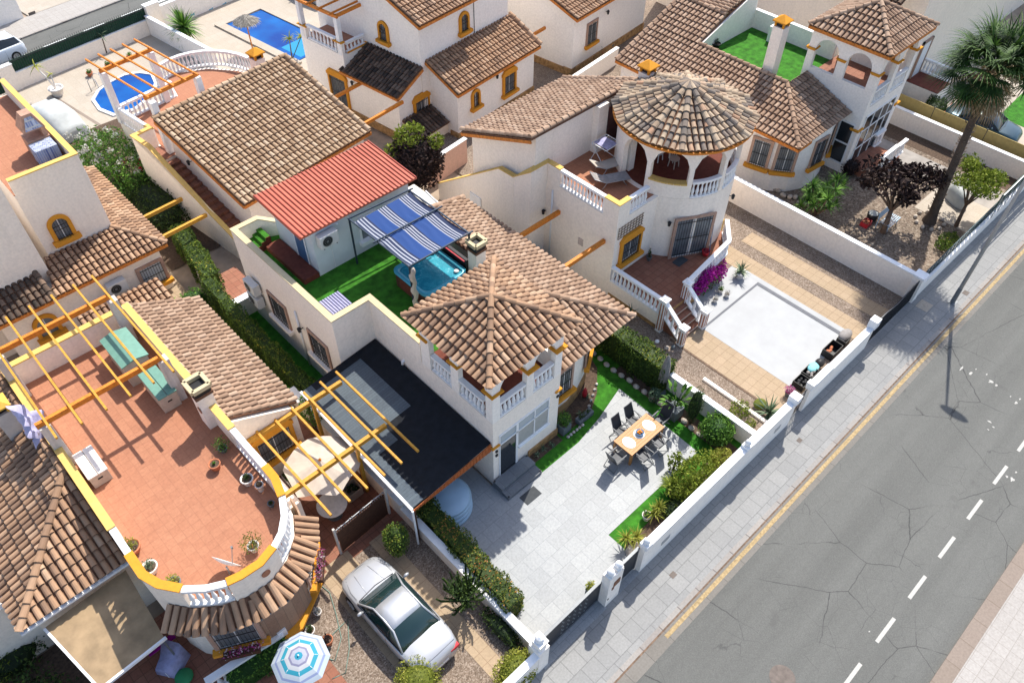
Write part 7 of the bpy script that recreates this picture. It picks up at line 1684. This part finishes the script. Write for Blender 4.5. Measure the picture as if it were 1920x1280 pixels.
for k in range(34): c = Vector((8.6+random.gauss(0, .8), 40.3+random.gauss(0, 1.2), 2.15+random.uniform(-.3, .35))); blob(mb, c, (.22, .22, .16), 16, .11, .9, .2)
mb.build('white_blossom', L_WHT, t)
bush('shrub', 'dark green shrub mass under the oleander filling the left alley', 'shrub', (8.9, 35.4, 0), (1.3, 2.6, 1.0), L_DARK, 2600, .16, clumps=7, aspect=.4)
t = bush('shrub', 'dark shrub with red blossom at the stair wall', 'shrub', (9.9, 36.9, 0), (.7, 1.2, 1.1), L_DARK, 900, .14, aspect=.4); mb = MB()
for k in range(7): blob(mb, Vector((9.5+random.gauss(0, .4), 37.2+random.gauss(0, .8), 1.7+random.uniform(-.2, .4))), (.16, .16, .12), 12, .1, .9, .2)
mb.build('red_blossom', L_RED, t)
# pool side plants
t = thing('cycad', 'cycad with stiff dark fronds between the two pools', 'palm', G(355, 84)); c = G(355, 84); mb = MB(); rosette(mb, c+Vector((0, 0, 1.2)), 260, 1.45, .10, -.45, 1.45, .7, 5); mb.build('frond', L_GREEN, t); mb = MB(); mb.tube([c, c+Vector((0, 0, .9))], [.28, .24], 10); mb.build('trunk', BARK, t, True)
t = thing('potted_palm', 'thin yellowing palm in a large white pot in front of the green fence', 'potted plant', G(110, 178)); c = G(110, 178); mb = MB(); pot(mb, c, .42, .5); mb.build('pot', POTW, t, True); mb = MB(); mb.tube([c+Vector((0, 0, .4)), c+Vector((-.2, .1, 1.2)), c+Vector((-.5, .2, 2.0))], [.06, .05, .04], 7); mb.tube([c+Vector((0, 0, .4)), c+Vector((.1, .1, 1.3))], [.04, .03], 6); mb.build('trunk', POTW, t, True); mb = MB(); rosette(mb, c+Vector((-.5, .2, 2.0)), 16, .7, .09, -.3, 1.2, 1.2, 5); rosette(mb, c+Vector((.1, .1, 1.3)), 10, .5, .08, -.2, 1.2, 1.2, 5); mb.build('frond', L_YEL, t)
t = thing('thatched_parasol', 'grey thatched parasol beside the large blue pool', 'parasol', G(475, 97)); c = G(475, 97); mb = MB(); mb.tube([c, c+Vector((0, 0, 2.25))], .045, 8); mb.build('pole', BEAMW, t, True); mb = MB(); mb.lathe(c, [(.82, 2.05), (.62, 2.2), (.35, 2.34), (.04, 2.5)], 26); 
for k in range(420): a = random.uniform(0, 2*PI); r = random.uniform(.1, .8); blade(mb, c+Vector((r*math.cos(a), r*math.sin(a), 2.52-.55*r+.03)), (math.cos(a), math.sin(a), -.45), .3, .05, .2, random.random(), 2)
mb.build('thatch', tinted('grey_thatch', [(0, (.10, .09, .08)), (.6, (.26, .24, .21)), (1, (.45, .42, .37))]), t)
for k, (px, py, h) in enumerate(((548, 112, 1.4), (200, 100, 1.2), (318, 78, .9), (388, 18, 2.2))):
    t = thing('young_palm', ['two headed young palm in front of the large pool', 'cactus like palm by the wall of the small pool', 'small yellow palm left of the cycad wall', 'slim palm in a black pot at the fish wall'][k], 'plant', G(px, py)); c = G(px, py); mb = MB(); mb.tube([c, c+Vector((.1, 0, h))], [.05, .03], 6); mb.build('trunk', BARK, t, True); mb = MB(); rosette(mb, c+Vector((.1, 0, h)), 20, .6, .1, -.3, 1.2, 1.1, 5)
    if k == 0: rosette(mb, c+Vector((.8, -.3, h)), 16, .5, .1, -.3, 1.2, 1.1, 5); mb.tube([c, c+Vector((.8, -.3, h))], .03, 5, 0)
    mb.build('frond', L_YEL if k != 1 else L_SUCC, t)
for k, (px, py) in enumerate(((170, 143), (205, 128), (245, 112))): potted('potted_plant', 'small pot against the wall behind the oval pool, number '+['one counted from the gate', 'two counted from the gate', 'three counted from the gate'][k] if False else ['pinkish pot against the pool wall, nearest the gate', 'pot against the pool wall behind the first rafters', 'pot against the pool wall nearest the white corner pillar'][k], G(px, py), .2, .26, POTT, L_GREEN, pr=.18, ph=.15, n=90)

# ------------------------------------------------------------------ palm garden
t = thing('fan_palm', 'tall fan palm with a skirt of dry fronds beside the street railing', 'palm tree', G(1742, 415)); b0 = G(1742, 415)
cr_ = Vector((36.8, 8.3, 8.8)); tp = [b0+Vector((0, 0, -.05)), b0+Vector((.0, .0, .5)), b0.lerp(cr_, .35)+Vector((.05, 0, 0)), b0.lerp(cr_, .7)+Vector((.02, 0, 0)), cr_]
mb = MB(); mb.tube(tp, [.38, .24, .19, .17, .22], 14)
for k in range(420):
    f = random.uniform(.04, 1); q = b0.lerp(cr_, f); a = random.uniform(0, 2*PI); r = .24 if f > .1 else .32
    d = Vector((math.cos(a), math.sin(a), .6)); blade(mb, q+Vector((math.cos(a)*r*.85, math.sin(a)*r*.85, 0)), d, .14, .12, -.2, random.random(), 2)
mb.build('trunk', tinted('palm_trunk', [(0, (.05, .038, .03)), (.6, (.12, .09, .07)), (1, (.23, .18, .14))]), t)
def fan(mb, c, d, L, tint, n=22, dry=False):
    d = Vector(d).normalized(); e = c+d*L*.75; mb.tube([c, c+d*L*.4+Vector((0, 0, .05)), e], [.03, .02, .015], 4, .1, False)
    up = Vector((0, 0, 1)); s = d.cross(up).normalized(); nrm = s.cross(d)
    for k in range(n):
        a = math.radians(-125+250*k/(n-1)); dd = (d*math.cos(a)+s*math.sin(a)).normalized(); blade(mb, e, dd+nrm*.12, L*.62*(1-.22*abs(a)/2.2), .075 if not dry else .06, .9 if not dry else 1.4, min(1, max(0, tint+random.uniform(-.2, .25))), 4)
mb = MB()
for k in range(78):
    a = random.uniform(0, 2*PI); el = random.uniform(-.35, 1.35); fan(mb, cr_, (math.cos(a)*math.cos(el), math.sin(a)*math.cos(el), math.sin(el)), random.uniform(1.7, 2.25), random.uniform(.2, .8))
mb.build('frond', L_PALM, t); mb = MB()
for k in range(48):
    a = random.uniform(0, 2*PI); el = random.uniform(-1.3, -.35); fan(mb, cr_-Vector((0, 0, .25)), (math.cos(a)*math.cos(el), math.sin(a)*math.cos(el), math.sin(el)), random.uniform(1.1, 1.7), random.uniform(.2, .8), 14, True)
for k in range(900): a = random.uniform(0, 2*PI); leaves(mb, cr_+Vector((math.cos(a)*random.uniform(.2, 1.0)-.3, math.sin(a)*random.uniform(.2, 1.0)-.3, random.uniform(-1.1, .4))), .17, aspect=.4, tint=random.uniform(.4, 1))
mb.build('dry_frond', L_DRY, t)
def tree(name, label, base, c, r, leaf, n, size, trunk=.09, clumps=8, aspect=.5, cat='tree'):
    random.seed(len(label)*7)
    t = thing(name, label, cat, base); base = Vector(base); c = Vector(c); st = MB(); f0 = base.lerp(c, .45)
    st.tube([base-Vector((0, 0, .05)), base.lerp(c, .25), f0], [trunk*1.3, trunk, trunk*.8], 8); mb = MB()
    for k in range(clumps):
        a = 2*PI*k/clumps+random.uniform(-.3, .3); ph = random.uniform(-.3, .9); kk = random.uniform(.45, .95); q = c+Vector((math.cos(a)*r[0]*kk*math.cos(ph), math.sin(a)*r[1]*kk*math.cos(ph), r[2]*.7*math.sin(ph)))
        st.tube([f0, f0.lerp(q, .5)+Vector((0, 0, .1)), q], [trunk*.6, trunk*.35, trunk*.15], 6); s = random.uniform(.26, .5); blob(mb, q, (r[0]*s, r[1]*s, r[2]*s*1.1), n//clumps, size, aspect, .35, random.uniform(-.1, .15))
    blob(mb, c+Vector((0, 0, r[2]*.3)), (r[0]*.5, r[1]*.5, r[2]*.45), n//6, size, aspect, .3)
    mb.build('crown', leaf, t); st.build('trunk', BARK, t, True); return t
tree('purple_tree', 'small tree with dark purple leaves left of the palm trunk', (35.4, 9.3, 0), (36.2, 9.7, 2.5), (2.2, 1.7, 1.0), L_PURP, 1700, .27, .13, 10)
tree('lime_tree', 'small multi stemmed tree with bright lime crown near the railing', (38.6, 6.95, 0), (39.7, 7.3, 2.2), (1.45, 1.3, .8), L_LIME, 3000, .15, .09, 9)
t = thing('yucca_bush', 'big dense yucca bush behind the dividing wall', 'yucca', G(1530, 402)); c = G(1530, 402); mb = MB(); st = MB()
for k in range(22):
    q = c+Vector((random.uniform(-.9, .9), random.uniform(-.7, .7), random.uniform(.7, 2.3))); rosette(mb, q, 44, .62, .055, -.3, 1.45, .5, 4); st.tube([c+Vector((random.uniform(-.1, .1), 0, 0)), q], [.06, .04], 6)
mb.build('leaf_rosette', L_GREEN, t); st.build('trunk', BARK, t, True)
bush('shrub', 'dark reddish low shrub at the foot of the white porch', 'shrub', G(1590, 325), (.65, .5, .45), L_PURP, 600, .12)
bush('shrub', 'low dry green shrub at the railing foot under the lime tree', 'shrub', G(1772, 460), (.9, .45, .3), L_HEDGE, 700, .12, core=False)
for k in range(9): p = G(1452+k*9+random.uniform(-4, 4), 355+k*4.5+random.uniform(-5, 5), .08); mb = MB(); ellips(mb, p, (random.uniform(.12, .22), random.uniform(.12, .2), .13), n=8, m=6); tag(mb.build('garden_rock', ROCK, None, True), ORD[k]+' pale rock along the dividing wall of the palm garden, counted from the left', 'rock', 'rocks along the dividing wall')
for k in range(10): a = 2*PI*k/10; p = b0+Vector((math.cos(a)*.75, math.sin(a)*.7, .06)); mb = MB(); ellips(mb, p, (.13, .11, .1), n=8, m=5); tag(mb.build('garden_rock', ROCK, None, True), ORD[k]+' stone of the ring round the palm trunk, counted anticlockwise from its right side', 'rock', 'stones round the palm trunk')
bn = thing('garden_bench', 'light blue metal bench under the purple tree', 'bench', G(1648, 425)); c = G(1648, 425)
for k in range(6): mb = MB(); mb.beam(c+Vector((-.25, -.2+.1*k-.35, .45)), c+Vector((.9, -.2+.1*k+.0-.35, .45)), .05, .02); mb.build('slat', mat('pale_blue_metal', (.35, .48, .6), .4) if 'pale_blue_metal' not in MATS else MATS['pale_blue_metal'], bn)
mb = MB()
for x in (-.2, .85): mb.beam(c+Vector((x, -.5, 0)), c+Vector((x, -.5, .45)), .04, .04); mb.beam(c+Vector((x, .1, 0)), c+Vector((x, .1, .9)), .04, .04)
mb.build('leg', MATS['pale_blue_metal'], bn); mb = MB(); mb.slab([c+Vector((-.25, .1, .55)), c+Vector((.9, .1, .55)), c+Vector((.9, .16, .9)), c+Vector((-.25, .16, .9))], .02); mb.build('backrest', MATS['pale_blue_metal'], bn)
crate('storage_box', 'open red box on the soil left of the blue bench', G(1622, 422), .25, .2, .25, PLASR, POTT)
bk = thing('barrel', 'dark round tub with pale lid behind the red box', 'tub', G(1634, 410)); mb = MB(); mb.lathe(G(1634, 410), [(.26, 0), (.3, .35), (.27, .36), (.02, .33)], 16); mb.build('tub_body', BLACK, bk, True); mb = MB(); mb.lathe(G(1634, 410)+Vector((0, 0, .36)), [(.24, 0), (.2, .03), (.02, .03)], 16); mb.build('lid', COVER, bk)

# ------------------------------------------------------------------ yard with the silver car
bush('clipped_cone', 'egg shaped clipped bush with yellow green top behind the brown gate', 'bush', G(748, 1035), (.48, .48, .95), L_HEDGE, 2000, .075, zc=.95, clumps=3)
bush('round_bush', 'round yellow green bush at the bottom edge, left of the car tail', 'bush', G(785, 1290), (.85, .75, .62), L_YEL, 2600, .075, clumps=5)
bush('round_bush', 'wide round bush beside the stepped gate pillar at the bottom edge', 'bush', G(965, 1268), (.8, .62, .6), L_YEL, 2600, .075, clumps=5)
t = thing('cactus_tree', 'dark branching cactus like shrub in front of the reddish hedge', 'cactus', (6.75, 9.1, 0)); mb = MB(); st = MB(); c = Vector((6.75, 9.1, 0))
for k in range(46): a = random.uniform(0, 2*PI); el = random.uniform(.35, 1.4); q = c+Vector((0, 0, random.uniform(.3, .7))); d = Vector((math.cos(a)*math.cos(el), math.sin(a)*math.cos(el), math.sin(el))); st.tube([q, q+d*random.uniform(.4, .95)+Vector((0, 0, .1)), q+d*random.uniform(.8, 1.1)+Vector((0, 0, .3))], [.035, .04, .03], 6, random.random())
st.tube([c, c+Vector((0, 0, .7))], [.09, .07], 8, 0); st.build('branch', L_DARK, t); blob(mb, c+Vector((0, 0, 1.25)), (.7, .65, .6), 700, .09, .5, .4); mb.build('foliage', L_DARK, t)
bush('shrub', 'low dark creeper on the garden side of the low white wall', 'shrub', (7.0, 7.6, 0), (.35, 1.0, .3), L_DARK, 500, .1)
gt = thing('yard_gate', 'dark brown sheet metal gate standing open behind the silver car', 'gate', (5.9, 13.6, 0)); a, b = Vector((4.85, 13.65, 0)), Vector((6.95, 13.75, 0)); mb = MB(); mb.beam(a+Vector((0, 0, .75)), b+Vector((0, 0, .75)), .04, 1.35); mb.build('gate_panel', BROWNW, gt); mb = MB()
for k in range(22): q = a.lerp(b, k/21); mb.beam(q+Vector((0, 0, 1.43)), q+Vector((0, 0, 1.6+.06*math.sin(k*1.2))), .02, .02)
mb.beam(a+Vector((0, 0, 1.58)), b+Vector((0, 0, 1.58)), .025, .025); mb.build('spikes', STEEL, gt); mb = MB(); mb.beam(a+Vector((-.08, 0, 0)), a+Vector((-.08, 0, 1.75)), .08, .08); mb.beam(b+Vector((.08, 0, 0)), b+Vector((.08, 0, 1.75)), .08, .08); mb.build('post', WALLG, gt)
# striped parasol
STRP, n_, b_ = newmat('striped_parasol_fabric'); tc = n_.nodes.new('ShaderNodeTexCoord'); sx = n_.nodes.new('ShaderNodeSeparateXYZ'); n_.links.new(tc.outputs['Object'], sx.inputs[0]); at = n_.nodes.new('ShaderNodeAttribute'); at.attribute_name = 'tint'
n_.links.new(ramp(n_, at.outputs['Fac'], [(0, (.01, .20, .30)), (.15, (.01, .20, .30)), (.16, (.30, .31, .38)), (.27, (.17, .17, .26)), (.33, (.40, .41, .43)), (.47, (.42, .44, .46)), (.5, (.02, .24, .33)), (.62, (.12, .32, .38)), (.66, (.38, .43, .48)), (.78, (.21, .25, .40)), (.86, (.38, .44, .50)), (1, (.30, .42, .50))]), b_.inputs['Base Color']); b_.inputs['Roughness'].default_value = .8
for e in n_.nodes: 
    if e.type == 'VALTORGB': e.color_ramp.interpolation = 'CONSTANT'
c = G(563, 1235, 2.15); sp_ = thing('parasol', 'blue and white ringed beach parasol at the bottom edge', 'parasol', (c.x, c.y, 0)); mb = MB(); rings = []; NR = 14
for k in range(NR+1):
    f = k/NR; rings.append(mb.add([c+Vector((0.88*f*math.cos(2*PI*j/8+.2), 0.88*f*math.sin(2*PI*j/8+.2), .28-.36*f*f)) if k else c+Vector((0, 0, .30)) for j in range(8)]))
for k in range(NR):
    for j in range(8): j2 = (j+1) % 8; mb.face((rings[k]+j, rings[k]+j2, rings[k+1]+j2, rings[k+1]+j), (k+.5)/NR)
mb.build('canopy', STRP, sp_); mb = MB(); mb.tube([(c.x, c.y, 0), (c.x, c.y, 2.5)], .02, 8); mb.build('pole', WHITEM, sp_, True)
for j in range(8): mb = MB(); a = 2*PI*j/8+.2; mb.tube([c+Vector((0, 0, .26)), c+Vector((.5*math.cos(a), .5*math.sin(a), .17)), c+Vector((.86*math.cos(a), .86*math.sin(a), -.12))], .008, 5); mb.build('rib', WHITEM, sp_)
# cream parasol, square with soft folds
c = G(603, 872, 2.1); wp = thing('parasol', 'cream fabric parasol under the orange pergola', 'parasol', (c.x, c.y, 0)); mb = MB(); NR = 8; NS_ = 32; rings = []
for k in range(NR+1):
    f = k/NR; row = []
    for j in range(NS_): a = 2*PI*j/NS_+.35; sc_ = 1/math.cos(((a-.35) % (PI/3))-PI/6)*.94; row.append(c+Vector((1.32*f*sc_*math.cos(a), 1.32*f*sc_*math.sin(a), .35-.35*f-.07*f*math.cos(6*(a-.35)))))
    rings.append(mb.add(row))
for k in range(NR):
    for j in range(NS_): j2 = (j+1) % NS_; mb.face((rings[k]+j, rings[k]+j2, rings[k+1]+j2, rings[k+1]+j))
mb.build('canopy', FABW, wp); mb = MB(); mb.tube([(c.x, c.y, 0), (c.x, c.y, 2.5)], .025, 8); mb.lathe((c.x, c.y, 2.44), [(.05, 0), (.06, .04), (.02, .08)], 8); mb.build('pole', BEAMW, wp, True)
rt = thing('round_table', 'small round table half hidden under the cream parasol', 'table', (c.x-.3, c.y-.7, 0)); mb = MB(); mb.lathe((c.x-.35, c.y-.75, .7), [(.55, 0), (.56, .03), (.01, .035)], 26); mb.build('table_top', POTW, rt); mb = MB(); mb.tube([(c.x-.35, c.y-.75, 0), (c.x-.35, c.y-.75, .7)], .04, 8); mb.lathe((c.x-.35, c.y-.75, 0), [(.3, 0), (.28, .04), (.04, .06)], 14); mb.build('pedestal', POTG, rt)
crate('storage_box', 'beige box with plants beside the cream parasol', G(662, 925), .3, .28, .45, BEIGE, L_DARK)
for lab, px, py, sz in (('white trough planter on the paving between the bow window and the brown gate', 580, 1010, 1), ('dark trough planter with red flowers below the ochre barred window', 545, 905, 1)):
    p = G(px, py); tb = thing('trough_planter', lab, 'planter', p); mb = MB(); mb.box(p.x-.14, p.x+.14, p.y-.4, p.y+.4, 0, .28); mb.build('trough', POTW, tb, bevel=.015); mb = MB(); mb.box(p.x-.12, p.x+.12, p.y-.38, p.y+.38, .28, .285); mb.build('soil', SOIL, tb); mb = MB(); blob(mb, p+Vector((0, 0, .36)), (.14, .4, .14), 150, .08); mb.build('foliage', L_GREEN, tb)
for lab, px, py, r, h, pm, lf in (('orange terracotta pot with dark plant beside the striped parasol', 617, 1205, .17, .34, POTT, L_PURP), ('empty white urn at the corner of the bow window', 578, 1135, .16, .4, POTW, L_DRY), ('dark pot at the foot of the bow window', 553, 1182, .17, .26, POTG, L_DARK), ('grey square pot left of the orange pot', 583, 1185, .16, .22, POTW, L_DARK), ('white pot with pale plant between urn and grey pot', 597, 1150, .13, .2, POTW, L_WHT)):
    potted('potted_plant', lab, G(px, py), r, h, pm, lf, pr=r*.9, ph=r*1.1, n=110, size=.07)
mb = MB(); pts = [G(*q, .02) for q in ((592, 1080), (600, 1095), (618, 1110), (630, 1150), (640, 1195), (628, 1238), (612, 1232), (622, 1190), (652, 1160), (655, 1215), (648, 1260), (610, 1278))]; sm = []
for k in range(len(pts)-1):
    for f in (0, .33, .66): sm.append(pts[k].lerp(pts[k+1], f))
mb.tube(sm, .016, 6); tag(mb.build('garden_hose', mat('green_hose', (.16, .24, .2), .6), None, True), 'thin green garden hose winding over the gravel beside the silver car', 'hose')
# terrace of the rounded balcony
def lidbox(name, label, c, sx, sy, h, m, ml, rz=0):
    t = prop(name, label, 'storage box'); mb = MB(); mb.box(-sx, sx, -sy, sy, 0, h); mb.build('box_body', m, t, bevel=.02)
    for k in (-1, 1): mb = MB(); mb.box(-sx-.02 if k < 0 else .01, -.01 if k < 0 else sx+.02, -sy-.03, sy+.03, h, h+.05); mb.build('lid', ml, t, bevel=.015)
    mb = MB(); mb.box(-.08, .08, -sy-.02, -sy, h*.6, h*.6+.05); mb.build('latch', BLACK, t); return place(t, c, rz)
t = prop('garden_cabinet', 'tall beige cabinet with mint green pitched lid under the terrace pergola', 'cabinet'); mb = MB(); mb.box(-.45, .45, -.85, .85, 0, 1.1); mb.build('cabinet_body', BEIGE, t); mb = MB(); mb.slab([(-.5, -.9, 1.1), (0, -.9, 1.22), (0, .9, 1.22), (-.5, .9, 1.1)], .04); mb.slab([(0, -.9, 1.22), (.5, -.9, 1.1), (.5, .9, 1.1), (0, .9, 1.22)], .04)
mb.build('lid', MINT, t); place(t, (2.85, 22.9, 3.9))
lidbox('storage_box', 'low beige storage box with mint green lid in front of the tall cabinet', (3.0, 20.9, 3.9), .32, .75, .75, BEIGE, MINT)
lidbox('storage_box', 'beige storage box with pale lid at the outer edge of the terrace', (-.1, 19.5, 3.9), .3, .6, .55, BEIGE, POTW)
for lab, px, py, r, h, pm, lf, pr in (('terracotta pot with leafy plant beside the chimney of the terrace', 406, 878, .19, .3, POTT, L_GREEN, .05), ('red pot with golden cactus at the outer terrace edge', 252, 1032, .26, .3, POTT, L_YEL, .24), ('pale pot with green succulent near the golden cactus', 286, 1070, .22, .3, POTW, L_SUCC, .2), ('white pot with feathery reddish shrub by the curved rail', 478, 1030, .17, .28, POTW, L_HEDGER, .38), ('low bowl with grassy plant at the front of the curved rail', 328, 1095, .2, .15, POTG, L_YEL, .22), ('green plant against the chimney wall of the terrace', 420, 845, .15, .2, POTG, L_GREEN, .32), ('white square pot with weeds beside the white vase', 466, 905, .2, .28, POTW, L_DARK, .12), ('white vase like pot by the parapet', 490, 918, .13, .34, POTW, L_DRY, .08), ('small dark pot in the parapet shade', 510, 948, .11, .18, POTG, L_DARK, .05)):
    potted('potted_plant', lab, G(px, py, 3.9), r, h, pm, lf, pr=pr, ph=pr*.9, n=int(90+900*pr*pr*2), size=.06)
ds = thing('satellite_dish', 'white satellite dish seen edge on at the front of the curved balcony', 'satellite dish', G(432, 1075, 3.9)); c = G(432, 1075, 3.9); mb = MB(); mb.tube([c, c+Vector((0, 0, .45))], .03, 8); mb.build('mast', STEEL, ds, True); mb = MB(); n = 20; ax = Vector((.80, .45, .35)).normalized(); u_ = ax.cross(Vector((0, 0, 1))).normalized(); v_ = u_.cross(ax); cc = c+Vector((0, 0, .6)); rings = []
for k in range(6): f = k/5; rings.append(mb.add([cc+(u_*math.cos(2*PI*j/n)+v_*math.sin(2*PI*j/n))*.45*f+ax*(.10*f*f) for j in range(n)]))
for k in range(5):
    for j in range(n): j2 = (j+1) % n; mb.face((rings[k]+j, rings[k]+j2, rings[k+1]+j2, rings[k+1]+j))
mb.build('dish', WHITEM, ds, True); mb = MB(); mb.tube([cc-v_*.42+ax*.08, cc+ax*.5], .012, 6); mb.lathe(cc+ax*.5-Vector((0, 0, .05)), [(.03, 0), (.035, .1)], 8); mb.build('receiver_arm', GREYM, ds)
# left edge chimney and laundry
t = thing('roof_chimney', 'chimney with yellow cowl at the left edge beside the hanging laundry', 'chimney', (-1.3, 22.3, 4.2)); chimney(t, -1.35, 22.5, 4.2, 5.5, .55, 'cap', WALLG, capm=mat('yellow_cowl', (.72, .42, .07), .7))
mb = MB(); c = Vector((-.75, 21.4, 6.05)); NX, NY = 12, 10; i0 = mb.add([(c.x-.25+.14*math.sin(j*1.1+i*.4)+.05*i*(j/NY), c.y-.65+1.2*i/NX, 6.05-1.15*j/NY*(1-.25*math.sin(i*1.3))) for j in range(NY+1) for i in range(NX+1)])
for j in range(NY):
    for i in range(NX): a = i0+j*(NX+1)+i; mb.face((a, a+1, a+NX+2, a+NX+1))
tag(mb.build('laundry', FABL, None, True), 'crumpled lilac cloth hanging from the pergola at the left edge', 'laundry')
# bottom left porch
t = thing('draped_chair', 'chair draped with pale lilac cloth in the dark porch', 'chair', G(325, 1245)); c = G(325, 1245); mb = MB(); loft(mb, [(-.4, [(.35, .0), (.3, .3), (.2, .6), (0, .65)]), (.0, [(.4, .0), (.36, .35), (.3, .5), (0, .52)]), (.4, [(.42, .0), (.36, .5), (.3, .95), (0, 1.0)])]); t2 = mb.build('cloth', FABL, None, True); t2.parent = t; t2.rotation_euler.z = .6; mb = MB(); mb.box(c.x-.3, c.x-.25, c.y-.3, c.y-.25, 0, .4); mb.build('leg', WHITEM, t)
mb = MB(); ellips(mb, G(345, 1268, .15), (.3, .3, .12)); tag(mb.build('basin', PLASG, None, True), 'small green plastic basin on the dark porch floor', 'basin')
mb = MB(); c = G(305, 1205, .7); mb.slab([c+Vector((-.5, -.1, 0)), c+Vector((.4, -.1, 0)), c+Vector((.4, .1, 0)), c+Vector((-.5, .1, 0))], .05); tag(mb.build('folded_towel', L_BOUG), 'magenta towel strip beside the tan porch roof', 'towel')
bush('shrub', 'bright green shrub in the bottom left corner', 'shrub', G(-5, 1262), (.9, .9, .7), L_LIME, 1300, .09)
bush('shrub', 'grey green shrub mass in the dark left of the tan roof', 'shrub', G(30, 1235), (1.2, 1.2, .6), L_DARK, 900, .13)
hedge('hedge', 'green hedge behind the white balustrade at the bottom edge', [tuple(G(545, 1215)[:2]), tuple(G(440, 1290)[:2])], .7, .8, L_GREEN, 260, .09)
bush('shrub', 'creeping plant growing at the corner of the tiled side roof', 'shrub', (7.1, 18.6, 0), (.4, .5, .95), L_GREEN, 900, .09, zc=1.6, core=False)
potted('potted_plant', 'black pot with dark plant on the turf of the white villa roof terrace', G(1341, 92, 3.91), .25, .35, BLACK, L_DARK, pr=.15, ph=.2, n=60)
t = thing('recycling_bin', 'bright green box in the shady alley beside the long hedge', 'box', G(466, 578)); c = G(466, 578); mb = MB(); mb.box(c.x-.3, c.x+.3, c.y-.25, c.y+.25, 0, .5); mb.build('box_body', PLASG, t, bevel=.03); mb = MB(); mb.box(c.x-.33, c.x+.33, c.y-.28, c.y+.28, .5, .56); mb.build('lid', PLASG, t, bevel=.02)
hedge('hedge', 'dark hedge behind the turf roof terrace at the top', [tuple(G(1440, 15)[:2]), tuple((47.5, 27.0))], 1.2, 2.2, L_DARK, 90, .25)

bush('shrub', 'large dark shrub added in place of shade at the left bottom edge', 'shrub', (-5.2, 15.2, 0), (1.3, 1.6, .8), L_DARK, 1500, .13)  # added dark foliage, stands in for the house's shade on the ground
bush('shrub', 'second dark shrub added in place of shade beside the tan porch roof at the bottom edge', 'shrub', (-4.3, 12.6, 0), (.8, 1.3, .6), L_DARK, 900, .12)  # also added dark, in place of shade beside the porch

hedge('hedge', 'dark low hedge between the khaki screen and the far white balustrade', [(48.3, 13.0), (46.6, 12.6)], 1.0, .9, L_DARK, 180, .12)
hedge('hedge', 'dark planting strip behind the khaki screen', [(47.4, 12.8), (47.4, 10.8)], 1.6, .6, L_DARK, 160, .12)
